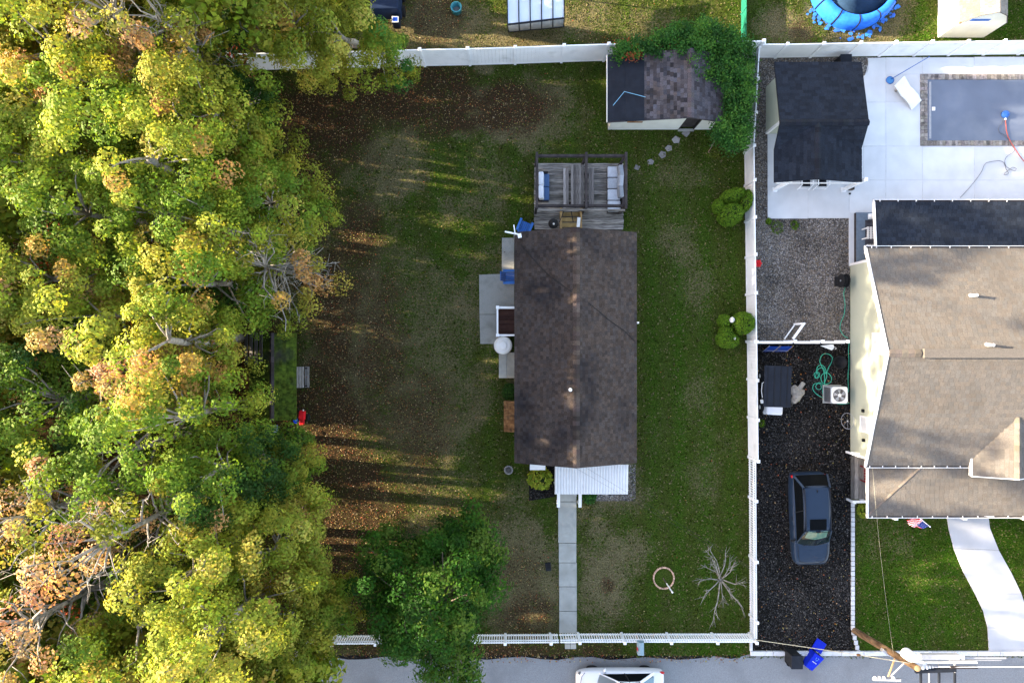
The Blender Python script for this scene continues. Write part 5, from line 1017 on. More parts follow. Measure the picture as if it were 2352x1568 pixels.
# pool house chairs
for i, (px, lb) in enumerate(((1842, 'white framed black sling chair under the pool house eave, left of two'), (1879, 'white framed black sling chair under the pool house eave, right of two'))):
    pc = thing('sling_chair', lb, 'chair', W(px, 425), 0, 'sling chairs at the pool house'); q = W(px, 437); y_ = q.y
    MB().add([(q.x - .25, y_ + .1, .42), (q.x + .25, y_ + .1, .42), (q.x + .25, y_ + .55, .36), (q.x - .25, y_ + .55, .36)], [(0, 1, 2, 3), (3, 2, 1, 0)]).build('sling_seat', M_felt, pc); MB().add([(q.x - .25, y_ + .55, .38), (q.x + .25, y_ + .55, .38), (q.x + .25, y_ + .85, 1.0), (q.x - .25, y_ + .85, 1.0)], [(0, 1, 2, 3), (3, 2, 1, 0)]).build('sling_back', M_felt, pc)
    for s_ in (-.3, .3):
        MB().tube([(q.x + s_, y_, .07), (q.x + s_ * .95, y_ + .12, .62), (q.x + s_ * .95, y_ + .6, .62), (q.x + s_ * .95, y_ + .85, 1.02)], .022, 6).build('side_frame', M_white, pc); MB().box((q.x + s_, y_ + .32, .645), (.06, .4, .025)).build('armrest', M_white, pc); MB().tube([(q.x + s_, y_ + .75, .07), (q.x + s_, y_ + .5, .62)], .02, 6).build('leg', M_white, pc)
    MB().tube([(q.x - .3, y_ + .04, .26), (q.x + .3, y_ + .04, .26)], .02, 6).build('crossbar', M_white, pc)
fb = thing('filter_box', 'black equipment box behind the pool house by the fence', 'box', W(1940, 138)); q = W(1938, 139, .5); MB().bx(q.x - .28, q.x + .28, q.y - .22, q.y + .2, .0, .7).build('box', M_black, fb, bevel=.03); MB().bx(q.x - .3, q.x + .3, q.y - .24, q.y + .22, .7, .75).build('lid', M_felt, fb, bevel=.02)
for px, py, lb in ((1951, 432, 'small dark brown crate on the patio by the porch post'), ):
    q = W(px, py); bx_ = thing('brown_crate', lb, 'crate', q); MB().bx(q.x - .1, q.x + .12, q.y - .15, q.y + .15, .06, .3).build('crate', M_barkd, bx_, bevel=.015); MB().bx(q.x - .08, q.x + .1, q.y - .13, q.y + .13, .302, .31).build('lid', M_dwood, bx_)
    MB().bx(q.x - .06, q.x + .02, q.y - .36, q.y - .28, .06, .12).build('stopper', M_rubber, bx_)
# porch furniture
for i, (x0, y0, x1, y1, lb) in enumerate(((1989, 549, 2030, 521, 'white lattice-top table on the back porch deck'), (1994, 580, 2030, 560, 'white lattice bench on the porch deck next to the lattice table'))):
    a, c = W(x0, y0, .75), W(x1, y1, .75); t = thing('lattice_table', lb, 'table' if i == 0 else 'bench', ((a.x + c.x) / 2, (a.y + c.y) / 2, .3)); zz = .78 - .2 * i
    for k in range(6): xx = a.x + (c.x - a.x) * (k + .5) / 6; MB().bx(xx - .045, xx + .045, a.y, c.y, zz, zz + .03).build('slat', M_whitep, t)
    for k in range(7): yy = a.y + (c.y - a.y) * (k + .5) / 7; MB().bx(a.x, c.x, yy - .012, yy + .012, zz + .031, zz + .04).build('cross_slat', M_whitep, t)
    for sx in (a.x + .06, c.x - .06):
        for sy in (a.y + .06, c.y - .06): MB().bx(sx - .03, sx + .03, sy - .03, sy + .03, .3, zz).build('leg', M_whitep, t)
# flag at the front porch
fl = thing('porch_flag', 'striped red and white flag with blue canton on a pole at the porch eave', 'flag', W(2116, 1190)); a, c = W(2108, 1186, 1.75), W(2122, 1196, 2.0); c = Vector((a.x + .42, a.y - .42, 2.05)); a.z = 1.8
MB().tube([a, c], .016, 6).build('flag_pole', M_white, fl); MB().ball(c, .03, 8, 6).build('finial', M_white, fl, True)
fm = MB(); n_ = 13
def fp2(u, v): p = a + (c - a) * (1 - u * .92); return (p.x - .62 * v - .06 * math.sin(u * 5), p.y - .10 * v + .05 * math.sin(v * 9 + u * 3) - .03, p.z - .18 * v + .06 * math.sin(u * 9 + v * 6) - .02)
for j in range(n_):
    for k in range(6):
        u0, u1, v0, v1 = j / n_, (j + 1) / n_, k / 6, (k + 1) / 6; col = (1.3, 1.2, 1.2) if j % 2 == 0 else (1.75, 45, 32)
        if j < 7 and k < 3: continue
        fm.add([fp2(u0, v0), fp2(u1, v0), fp2(u1, v1), fp2(u0, v1)], [(0, 1, 2, 3), (3, 2, 1, 0)], col)
fm.build('striped_cloth', M_red, fl); cm = MB()
for j in range(7):
    for k in range(3): cm.add([fp2(j / n_, k / 6), fp2((j + 1) / n_, k / 6), fp2((j + 1) / n_, (k + 1) / 6), fp2(j / n_, (k + 1) / 6)], [(0, 1, 2, 3), (3, 2, 1, 0)])
cn = cm.build('canton', mat('flag_blue', (.02, .035, .16), .7, .05), fl); sm = MB()
for j in range(6):
    for k in range(4):
        u, v = (j + .7) * 7 / n_ / 6.6, (k + .5 + .25 * (j % 2)) / 8.6; p = Vector(fp2(u, v)) + Vector((0, 0, .008)); s_ = .012; sm.add([p + Vector((s_ * math.cos(1.57 + q_ * 1.2566 * .5) * (1 if q_ % 2 == 0 else .42), s_ * math.sin(1.57 + q_ * 1.2566 * .5) * (1 if q_ % 2 == 0 else .42), 0)) for q_ in range(10)], [tuple(range(10))])
sm.build('stars', M_whitep, cn)
# things beyond the back fence
tr = thing('teal_fire_ring', 'teal round metal tub on the dry lawn beyond the back fence', 'tub', W(1048, 20)); q = W(1048, 19, .3); mt = mat('teal_metal', (.05, .22, .26), .45, .15); MB().lathe([(.26, .02), (.27, .4), (.30, .42), (.27, .44), (.22, .4), (.20, .08), (.02, .06)], (q.x, q.y, 0), 22).build('tub', mt, tr, smooth=True); MB().lathe([(.2, .085), (.02, .09)], (q.x, q.y, 0), 14).build('ash', M_stone, tr)
cv_ = thing('covered_trailer', 'dark navy covered trailer with a small blue window at the top edge', 'trailer', W(890, 5)); a, c = W(850, 20, 1.5), W(915, -60, 1.5); MB().bx(a.x, c.x, a.y, c.y, .35, 1.5).build('body', mat('navy_tarp', (.012, .022, .05), .5, .2, 2), cv_, bevel=.08); q = W(907, 26, 1.0); MB().bx(q.x - .18, q.x + .2, a.y - .45, a.y, .3, .95).build('hitch_box', M_felt, cv_, bevel=.03); MB().bx(q.x - .16, q.x + .18, a.y - .43, a.y - .12, .951, .985).build('lid_frame', M_whitep, cv_); MB().bx(q.x - .11, q.x + .13, a.y - .38, a.y - .17, .986, .995, (.4, .6, 1.2)).build('lid_panel', M_blue, cv_)
for sy in (.5, 1.3): MB().lathe([(.1, -.1), (.28, -.1), (.3, 0), (.28, .1), (.1, .1)], (c.x + .02, a.y + sy, .3), 16, axis='X').build('wheel', M_rubber, cv_)
gn = thing('garden_netting', 'tall narrow green mesh netting strip between two lawns at the top edge', 'netting', W(1703, 40)); a, c = W(1702, 108), W(1703, -40); mgn = mat('green_net', (.02, .20, .13), .7, .15, 20)
npn = MB()
for k in range(16): y0 = a.y + (c.y - a.y) * k / 16; npn.add([(a.x, y0, 0.02), (a.x, y0 + (c.y - a.y) / 16, .02), (a.x + .01, y0 + (c.y - a.y) / 16, .75), (a.x + .01, y0, .75)], [(0, 1, 2, 3), (3, 2, 1, 0)])
npn.build('net', mgn, gn)
for k in range(5): y0 = a.y + (c.y - a.y) * k / 4; MB().tube([(a.x - .02, y0, 0), (a.x - .02, y0, .85)], .02, 6).build('stake', mgn, gn)

# ---------------------------------------------------------------- vehicles
def car(name, label, loc, rz, L, Wd, H, paint, suv):
    t = thing(name, label, 'car', loc, rz); h2 = Wd / 2; K = dict(local=True)
    if suv: st_ = [(-.5, .80, .82), (-.49, .88, .98), (-.44, .96, 1.06), (-.3, 1.0, 1.08), (-.1, 1.0, 1.07), (.1, 1.0, 1.05), (.17, .99, 1.05), (.3, .985, 1.02), (.40, .95, .97), (.455, .87, .90), (.487, .74, .78), (.5, .60, .62)]
    else: st_ = [(-.5, .74, .66), (-.487, .86, .88), (-.45, .95, .96), (-.35, .99, .97), (-.2, 1.0, .95), (.05, 1.0, .93), (.17, .99, .92), (.3, .975, .88), (.39, .94, .82), (.45, .86, .74), (.485, .74, .64), (.5, .62, .52)]
    prof = [(.86, 0, .22), (.97, .30, 0), (1.0, .55, 0), (.985, .86, 0), (.93, .965, 0), (.78, 1.0, 0), (.4, 1.02, 0), (0, 1.026, 0)]; vv, ff = [], []; m_ = 15
    for s, wf, zb in st_:
        ring = [(wf * h2 * a_, z0 + (zb - .0) * b_ if z0 else .22 + (zb - .22) * b_) for a_, b_, z0 in prof]
        ring[0] = (wf * h2 * .9, .24)
        for y, z in ring: vv.append((s * L, y, z))
        for y, z in ring[-2::-1]: vv.append((s * L, -y, z))
    for i in range(len(st_) - 1):
        for k in range(m_ - 1): ff.append((i * m_ + k, (i + 1) * m_ + k, (i + 1) * m_ + k + 1, i * m_ + k + 1))
        ff.append((i * m_ + m_ - 1, (i + 1) * m_ + m_ - 1, (i + 1) * m_, i * m_))
    ff += [tuple(range(m_)), tuple((len(st_) - 1) * m_ + k for k in range(m_))[::-1]]
    MB().add(vv, ff).build('body', paint, t, smooth=True, subsurf=1, **K)
    if suv: bx0, bx1, rx0, rx1, wb, wr_, zb0, zb1 = -.488, .235, -.385, .075, .90, .70, 1.03, 1.03
    else: bx0, bx1, rx0, rx1, wb, wr_, zb0, zb1 = -.375, .235, -.20, .03, .90, .66, .93, .9
    def lerp(a_, b_, k): return a_ + (b_ - a_) * k
    B = [Vector((bx0 * L, -wb * h2, zb0)), Vector((bx1 * L, -wb * h2 * .93, zb1)), Vector((bx1 * L, wb * h2 * .93, zb1)), Vector((bx0 * L, wb * h2, zb0))]
    T = [Vector((rx0 * L, -wr_ * h2 * .97, H - .05)), Vector((rx1 * L, -wr_ * h2 * .97, H - .04)), Vector((rx1 * L, wr_ * h2 * .97, H - .04)), Vector((rx0 * L, wr_ * h2 * .97, H - .05))]
    bow = lambda p, q, k, s_: lerp(p, q, k)
    MB().add(B + T, [(0, 1, 5, 4), (2, 3, 7, 6), (3, 0, 4, 7)]).build('side_windows', M_glassd, t, **K)
    MB().add([B[1], B[2], T[2], T[1]], [(0, 1, 2, 3)]).build('dashboard', M_black, t, **K) if False else None
    # windscreen bulging forward
    wsv, wsf = [], []; n1, n2 = 8, 4
    for j in range(n2 + 1):
        for i in range(n1 + 1):
            p = lerp(lerp(B[1], B[2], i / n1), lerp(T[1], T[2], i / n1), j / n2); e = 1 - (2 * i / n1 - 1) ** 2
            wsv.append(p + Vector((.16 * e * (1 - .75 * j / n2), 0, .01 + .02 * math.sin(j / n2 * math.pi) + .03 * e * (j / n2))))
    for j in range(n2):
        for i in range(n1): wsf.append((j * (n1 + 1) + i, j * (n1 + 1) + i + 1, (j + 1) * (n1 + 1) + i + 1, (j + 1) * (n1 + 1) + i))
    MB().add(wsv, wsf).build('windscreen', M_ws, t, smooth=True, **K)
    MB().add([v + Vector((-.12, 0, -.09)) for v in wsv[:n1 + 1]] + [Vector((rx1 * L * .6, -wr_ * h2, .9)), Vector((rx1 * L * .6, wr_ * h2, .9))], [tuple(range(n1 + 1)) + (n1 + 2, n1 + 1)]).build('dashboard', M_black, t, **K)
    if suv:
        ss = MB(); J = lambda i, j: wsv[j * (n1 + 1) + i] + Vector((-.03, 0, -.035)); vv = [J(i, 4) for i in range(1, 8)] + [lerp(J(i, 1), J(i, 2), .45 + .35 * abs(i - 4) / 3 + .2) for i in range(7, 0, -1)]
        ss.add(vv, [(i, i + 1, 12 - i, 13 - i) for i in range(6)]).build('sunshade', mat('green_sunshade', (.30, .52, .42), .5, .15, 9), t, **K); MB().box(J(4, 4) + Vector((.02, 0, .0)), (.05, .22, .06)).build('mirror', M_black, t, **K)
    else:
        for s_ in (-.33, .33): cush('seat', t, rx1 * L - .62, rx1 * L - .1, s_ - .24, s_ + .24, .62, .85, M_cushl, .25).matrix_parent_inverse = Matrix()
    # roof
    n1, n2 = 8, 8; rv, rfc = [], []
    for j in range(n2 + 1):
        for i in range(n1 + 1):
            u, v = i / n1, 2 * j / n2 - 1; x = lerp(rx0 * L - .04, rx1 * L + .03, u) + (.05 * (1 - v * v) * (1 if u > .5 else -1) * abs(2 * u - 1)); z = H + .0 - .05 * v * v - .05 * (2 * u - 1) ** 2 + .0; rv.append((x, v * wr_ * h2 * (1.03 - .03 * u * 0), z))
    for j in range(n2):
        for i in range(n1): rfc.append((j * (n1 + 1) + i, j * (n1 + 1) + i + 1, (j + 1) * (n1 + 1) + i + 1, (j + 1) * (n1 + 1) + i))
    ro = MB().add(rv, rfc).build('roof', paint, t, smooth=True, **K); so = ro.modifiers.new('thick', 'SOLIDIFY'); so.thickness = .05; so.offset = -1
    for s_ in (-1, 1):
        for bi, ti, w in ((1, 1, .085), (0, 0, .12 if suv else .16)):
            p, q_ = B[bi].copy(), T[ti].copy(); p.y = abs(p.y) * s_; q_.y = abs(q_.y) * s_; p.z -= .02; MB().beam(p, q_, w, .05).build('pillar', paint, t, bevel=.015, **K)
        p, q_ = lerp(B[0], B[1], .55), lerp(T[0], T[1], .52); p.y = abs(p.y) * s_ + .005 * s_; q_.y = abs(q_.y) * s_ + .01 * s_; MB().beam(p, q_, .09, .02).build('door_pillar', M_black, t, **K)
        if suv: MB().tube([(rx0 * L + .05, s_ * wr_ * h2 * .93, H - .0), (0 - .7, s_ * wr_ * h2 * .95, H + .045), (rx1 * L - .12, s_ * wr_ * h2 * .92, H + .0)], .018, 6).build('roof_rail', M_black, t, **K)
        mm = MB().ball((bx1 * L - .15 - (.1 if not suv else 0), s_ * (h2 + .07), zb1 + .05), (.075, .115, .075), 10, 8).build('wing_mirror', paint if not suv else M_black, t, True, **K)
        MB().box((bx1 * L - .17 - (.1 if not suv else 0), s_ * (h2 - .03), zb1 + .0), (.06, .14, .04)).build('mirror_stalk', M_black, t, **K)
        MB().ball((-.465 * L, s_ * h2 * .86, .82 if suv else .82), (.10 if suv else .16, .08, .11 if suv else .07), 8, 6).build('tail_light', mat('tail_red', (.42, .012, .015), .2, .05, coat=.5) if 'tail_red' not in MATS else MATS['tail_red'], t, True, **K)
        MB().ball((.452 * L, s_ * h2 * .74, .74 if suv else .66), (.12, .10, .06), 8, 6).build('headlight', M_glassb, t, True, **K)
        for x in (-.30, .305):
            w = MB().lathe([(.22, -.11), (.32, -.11), (.345, -.07), (.345, .07), (.32, .11), (.22, .11)], (x * L, s_ * (h2 - (.17 if suv else .25)), .345), 22, axis='Y').build('wheel', M_rubber, t, **K)
            r_ = MB().lathe([(.22, -.10), (.215, .10)], (x * L, s_ * (h2 - (.17 if suv else .25)), .345), 18, axis='Y').build('rim', M_steel, w, **K)
    if suv:
        for s_ in (-1, 1):
            MB().tube([(.26 * L, s_ * h2 * .80, 1.055), (.36 * L, s_ * h2 * .77, 1.01), (.44 * L, s_ * h2 * .68, .93)], .009, 5).build('bonnet_seam', M_black, t, **K)
            for xx in (-.16, .06): MB().tube([(xx * L, s_ * h2 * .955, 1.04), (xx * L, s_ * h2 * 1.0, .88), (xx * L, s_ * h2 * 1.002, .5)], .008, 5).build('door_seam', M_black, t, **K)
            MB().box((-.02 * L, s_ * h2 * 1.0, .9), (.2, .03, .035)).build('door_handle', M_black, t, **K)
        MB().tube([(.44 * L, h2 * .68, .935), (.462 * L, h2 * .3, .935), (.465 * L, 0, .94), (.462 * L, -h2 * .3, .935), (.44 * L, -h2 * .68, .935)], .009, 5).build('bonnet_seam', M_black, t, **K)
        for y0, y1 in ((-.55, -.05), (.05, .55)): MB().tube([(bx1 * L + .13, y0, 1.085), (bx1 * L + .03, y1, 1.10)], .011, 5).build('wiper', M_black, t, **K)
        MB().add([Vector((lerp(rx0, rx1, u) * L, y, H + .022 - .05 * (y / (wr_ * h2)) ** 2 - .05 * (2 * u - 1) ** 2)) for u in (.72, .97) for y in (-.42, -.2, 0, .2, .42)], [(k, k + 5, k + 6, k + 1) for k in range(4)]).build('sunroof', M_glassd, t, **K)
        MB().add([(rx0 * L + .12, -.02, H - .03), (rx0 * L + .12, .02, H - .03), (rx0 * L + .3, 0, H - .02), (rx0 * L + .13, 0, H + .07)], [(0, 1, 3), (1, 2, 3), (2, 0, 3)]).build('fin_antenna', M_black, t, **K)
        MB().beam((rx0 * L - .10, -.6, H - .09), (rx0 * L - .10, .6, H - .09), .03, .16).build('spoiler', paint, t, bevel=.03, **K) if False else None
        MB().add([(bx0 * L - .015, -wb * h2 * .86, 1.08), (bx0 * L - .015, wb * h2 * .86, 1.08), (rx0 * L - .03, wr_ * h2 * .93, H - .06), (rx0 * L - .03, -wr_ * h2 * .93, H - .06)], [(0, 3, 2, 1)]).build('rear_window', M_glassd, t, **K)
        MB().bx(-.492 * L - .05, -.47 * L, -.8, .8, .42, .56).build('rear_bumper', M_black, t, bevel=.03, **K)
    else:
        for p0 in (.375,):
            MB().tube([(.40 * L, h2 * .86, .80), (.435 * L, h2 * .62, .80), (.448 * L, h2 * .3, .80), (.452 * L, 0, .802), (.448 * L, -h2 * .3, .80), (.435 * L, -h2 * .62, .80), (.40 * L, -h2 * .86, .80)], .012, 5).build('bonnet_seam', M_black, t, **K)
        MB().add([(bx0 * L + .02, -wb * h2 * .82, .97), (bx0 * L + .02, wb * h2 * .82, .97), (rx0 * L - .03, wr_ * h2 * .93, H - .05), (rx0 * L - .03, -wr_ * h2 * .93, H - .05)], [(0, 3, 2, 1)]).build('rear_window', mat('rear_glass', (.05, .13, .18), .06, .1, spec=.6), t, **K)
    return t
q = W(1860, 1192, .8); car('parked_suv', 'dark slate blue SUV with green windscreen shade parked in the dark driveway', (q.x, q.y, 0), R(-90 + 2), 4.85, 1.95, 1.72, M_slate, True)
q = W(1425, 1527, .8); car('parked_sedan', 'white sedan parked on the road at the bottom edge', (q.x, q.y - 1.15, 0), R(180), 4.62, 1.80, 1.45, M_carw, False)

# ---------------------------------------------------------------- utility pole and wires
up = thing('utility_pole', 'leaning brown utility pole with white transformer and metal equipment frame', 'utility pole', W(1962, 1447)); HP = 5.4
pb = W(1962, 1447); pt_ = W(2108, 1534, HP); mid = (pb + pt_) / 2
MB().tube([pb, pb + (pt_ - pb) * .33, pb + (pt_ - pb) * .66, pt_], [.17, .165, .155, .14], 12).build('shaft', M_pole, up); MB().ball(pt_, (.15, .15, .06), 10, 6).build('pole_top', M_ywood, up)
q = W(2100, 1517, 4.9); MB().lathe([(.12, 4.2), (.27, 4.25), (.28, 4.9), (.25, 5.0), (.1, 5.05), (.01, 5.06)], (q.x + .03, q.y + .02, 0), 18).build('transformer', M_whitep, up, smooth=False); q2 = W(2114, 1524, 4.9); MB().lathe([(.10, 4.6), (.2, 4.65), (.2, 5.05), (.1, 5.1), (.01, 5.11)], (q2.x, q2.y, 0), 14).build('lightning_arrester', M_whitep, up)
MB().tube([(q.x, q.y + .1, 5.05), (q.x + .06, q.y + .25, 5.25), (q.x + .12, q.y + .1, 5.3), (q.x + .12, q.y - .05, 5.1)], .014, 5).build('jumper_wire', M_steel, up)
def bar(nm, p, q_, w, h, m, z): a, c = W(p[0], p[1], z), W(q_[0], q_[1], z); return MB().beam((a.x, a.y, z), (c.x, c.y, z), w, h).build(nm, m, up)
Z = 5.0
bar('frame_rail', (2092, 1520), (2244, 1520), .07, .07, M_white, Z); bar('frame_rail', (2125, 1509), (2310, 1510), .06, .06, M_grey, Z + .1); bar('frame_rail', (2180, 1515), (2300, 1515), .04, .04, M_grey, Z - .1)
bar('equipment_housing', (2114, 1506), (2201, 1506), .22, .2, M_grey, Z + .25); bar('housing_end', (2201, 1506), (2213, 1509), .14, .12, M_white, Z + .25)
for px, y1_ in ((2134, 1575), (2157, 1545), (2193, 1546)): bar('frame_leg', (px, 1520), (px, y1_), .06 if px > 2140 else .03, .06, M_grey, Z - .08)
bar('dark_bar', (2102, 1540), (2195, 1537), .16, .12, M_felt, Z + .1); bar('dark_bar', (2182, 1531.5), (2245, 1531.5), .1, .08, M_dwood, Z + .1)  # dark bars and legs next to the pale frame
for px in (2115, 2157, 2193): bar('dark_leg', (px, 1544), (px, 1580), .08, .08, M_felt, Z - .05)
for k, (px, r_) in enumerate(((2118, .12), (2128, .1), (2135, .07), (2142, .05))): q = W(px, 1531, Z + .1); MB().ball(q, (r_ * .7, r_, r_), 10, 8).build('insulator', M_whitep, up, True)
bar('crossarm_brace', (2055, 1512), (2040, 1553), .05, .05, M_ywood, Z - .4); bar('crossarm_brace', (2078, 1521), (2045, 1552), .05, .04, M_grey, Z - .4); bar('crossarm', (2005, 1558), (2068, 1560), .12, .1, M_grey, Z - .5)
for px in (2010, 2020, 2030, 2052): q = W(px, 1556, Z - .4); MB().ball(q, .08, 8, 6).build('insulator', M_whitep, up, True)
q = W(2035, 1497, 3.2); MB().box(q, (.5, .14, .2), -.55).build('meter_bracket', M_steel, up, bevel=.02)
def wire(nm, lb, p, q_, r_, m, sag=.25, n=14):
    p, q_ = Vector(p), Vector(q_); pts = [p.lerp(q_, i / n) - Vector((0, 0, sag * 4 * (i / n) * (1 - i / n))) for i in range(n + 1)]; return tag(MB().tube(pts, r_, 5).build(nm, m, smooth=True), lb, 'wire')
M_pw = mat('pale_cable', (.42, .40, .30), .6, .1); M_dw = mat('dark_cable', (.03, .03, .032), .6, .1)
pw = W(2090, 1522, 5.0); wire('guy_wire', 'pale guy wire from the utility pole to the fence corner by the driveway', pw, W(1731, 1468, 1.05), .018, M_pw, .05)
q = W(2062, 1513, 4.2); MBq = MB().lathe([(.03, -.09), (.06, -.04), (.06, .04), (.03, .09)], W(1972, 1503, 3.9), 8, axis='X'); MBq.build('guy_insulator', M_rust, up)
wire('primary_wire', 'pale straight power line leaving the utility pole to the right', W(2142, 1531, Z + .1), W(2800, 1534, 5.6), .016, M_white, .05)
wire('service_cable', 'overhead service cable from the utility pole to the cream house porch', W(2052, 1500, 3.8), W(2004, 1072, 2.75), .004, M_pw, .15)
for k in range(2): wire('service_cable', ('upper' if k else 'lower') + ' of two thin service cables from utility pole to the front of the brown house', W(2060, 1508 - 4 * k, 4.2), W(1330 - 26 * k, 1064, 2.7), .004, M_dw, .3)
# ---------------------------------------------------------------- vegetation
LEAFK = 2.0
# gaps in the foliage, found by following the sun back from each sunlit patch seen in the photograph: centre, radii, height of the lit surface
GAPS = [(1000, 402, 30, 11, 0), (1000, 376, 15, 7, 0), (1040, 550, 34, 18, 0), (1035, 522, 40, 8, 0), (1120, 848, 24, 15, 0), (850, 548, 28, 8, 0), (770, 1015, 42, 13, 0), (760, 1190, 38, 10, 0), (800, 1232, 62, 14, 0), (860, 1266, 50, 16, 0), (960, 1113, 40, 16, 0), (1000, 1140, 42, 8, 0), (1090, 1135, 26, 12, 0),
        (985, 1176, 30, 8, 0), (1020, 1058, 20, 10, 0), (880, 1050, 15, 10, 0), (905, 1100, 14, 10, 0), (955, 962, 12, 7, 0), (1620, 355, 24, 8, 0), (1304, 1168, 18, 8, 0), (1225, 1415, 26, 9, 0), (1180, 620, 30, 18, 0), (2095, 1320, 40, 34, 0), (2185, 1310, 46, 38, 0), (2165, 1395, 60, 22, 0), (2215, 1345, 34, 26, 0), (2310, 1420, 34, 26, 0), (2025, 1350, 28, 26, 0),
        (2325, 300, 30, 60, 0), (2300, 395, 36, 14, 0), (2290, 156, 130, 12, 0), (2050, 75, 120, 16, 0), (1690, 45, 26, 16, 0), (1250, 115, 60, 12, 0), (2250, 690, 100, 95, 3.4), (2330, 900, 80, 80, 3.4), (2240, 870, 60, 60, 3.4), (2080, 720, 40, 50, 3.2), (2110, 850, 60, 40, 3.9), (2090, 1130, 50, 26, 2.2), (2240, 1140, 50, 22, 2.2), (2180, 950, 50, 20, 3.2),
        (1255, 668, 20, 7, 3.0), (1300, 850, 15, 15, 3.6), (1293, 905, 14, 16, 3.6), (1312, 1042, 28, 10, 3.6), (1245, 1010, 18, 8, 3.0), (1340, 690, 30, 12, 3.6), (1400, 590, 40, 14, 3.1), (1985, 900, 10, 22, 2), (2270, 480, 50, 12, 2)]
GP = [(W(a, b, h), c * (1 - h / HC) / PXM, d * (1 - h / HC) / PXM) for a, b, c, d, h in GAPS]
def shaded(C, rad=.30):
    C = np.asarray(C); keep = np.ones(len(C), bool)
    for g, a, b in GP:
        t = (C[:, 2] - g.z) / to_sun.z; gx = C[:, 0] - to_sun.x * t; gy = C[:, 1] - to_sun.y * t
        keep &= ~((((gx - g.x) / (a + rad * 1.6)) ** 2 + ((gy - g.y) / (b + rad)) ** 2 < 1) & (t > 0))
    return keep
def dome_quads(C, Rad, per, size, cols, rs, jitter=.22, wid=.62, ctr=None):
    n = len(C) * per; c = np.repeat(C, per, 0); rd = np.repeat(Rad, per, 0)
    d = rs.normal(size=(n, 3)); d /= np.linalg.norm(d, axis=1, keepdims=True); d[:, 2] = np.where(d[:, 2] < -.35, -d[:, 2], d[:, 2])
    o = c - ctr; o[:, 2] = o[:, 2] * .6 + .6; o /= np.linalg.norm(o, axis=1, keepdims=True) + 1e-6
    p = c + d * rd * rs.uniform(.35, 1.08, (n, 1)) ** .6; nrm = d * .95 + o * .45 + rs.normal(size=(n, 3)) * .42; nrm[:, 2] += .22; nrm /= np.linalg.norm(nrm, axis=1, keepdims=True)
    a = rs.normal(size=(n, 3)); a -= nrm * (a * nrm).sum(1, keepdims=True); a /= np.linalg.norm(a, axis=1, keepdims=True); b = np.cross(nrm, a); s = size * rs.uniform(.35, 1.6, size=(n, 1)); dr = nrm * s * .14
    V = np.stack([p - a * s * .5, p + b * s * wid * .5 + dr, p + a * s * .5, p - b * s * wid * .5 + dr], 1).reshape(-1, 3)
    col = np.repeat(cols, per, 0) * rs.uniform(1 - jitter, 1 + jitter, size=(n, 1)) * (1 + rs.normal(size=(n, 3)) * .07)
    return V, np.repeat(np.clip(col * LEAFK, .004, .9), 4, 0)
def leaf_quads(C, Rad, per, size, cols, rs, upw=.7, jitter=.22, wid=.62, outw=.5, ctr=None):
    n = len(C) * per; c = np.repeat(C, per, 0); rd = np.repeat(Rad, per, 0)
    g = rs.normal(size=(n, 3)) * .5; g = np.clip(g, -1.15, 1.15); p = c + g * rd
    nrm = rs.normal(size=(n, 3)) * .55; nrm[:, 2] += upw
    if ctr is not None: o = p - ctr; nrm += outw * o / (np.linalg.norm(o, axis=1, keepdims=True) + 1e-6)
    nrm /= np.linalg.norm(nrm, axis=1, keepdims=True)
    a = rs.normal(size=(n, 3)); a -= nrm * (a * nrm).sum(1, keepdims=True); a /= np.linalg.norm(a, axis=1, keepdims=True); b = np.cross(nrm, a)
    s = size * rs.uniform(.6, 1.3, size=(n, 1)); dr = nrm * s * .14
    V = np.stack([p - a * s * .5, p + b * s * wid * .5 + dr, p + a * s * .5, p - b * s * wid * .5 + dr], 1).reshape(-1, 3)
    col = np.repeat(cols, per, 0) * rs.uniform(1 - jitter, 1 + jitter, size=(n, 1)) * (1 + rs.normal(size=(n, 3)) * .07)
    return V, np.repeat(np.clip(col * LEAFK, .004, .9), 4, 0)
PAL = {'green': [(.062, .105, .010), (.088, .130, .013), (.048, .082, .009)], 'bright': [(.115, .148, .014), (.155, .172, .020), (.085, .120, .011)], 'yellow': [(.155, .165, .022), (.130, .148, .018), (.100, .125, .014), (.190, .180, .034)],
       'olive': [(.098, .108, .012), (.125, .125, .014), (.070, .085, .009)], 'orange': [(.195, .135, .034), (.180, .150, .028), (.14, .130, .020), (.215, .125, .045)], 'pink': [(.25, .165, .082), (.23, .145, .068), (.21, .155, .050), (.22, .115, .060)],
       'dark': [(.014, .036, .006), (.020, .046, .007), (.011, .028, .005)], 'ivy': [(.018, .060, .010), (.032, .085, .013), (.012, .040, .008)], 'shrub': [(.048, .092, .006), (.066, .112, .007), (.034, .070, .005)], 'conif': [(.010, .036, .003), (.017, .050, .004), (.007, .026, .002), (.036, .066, .008)]}
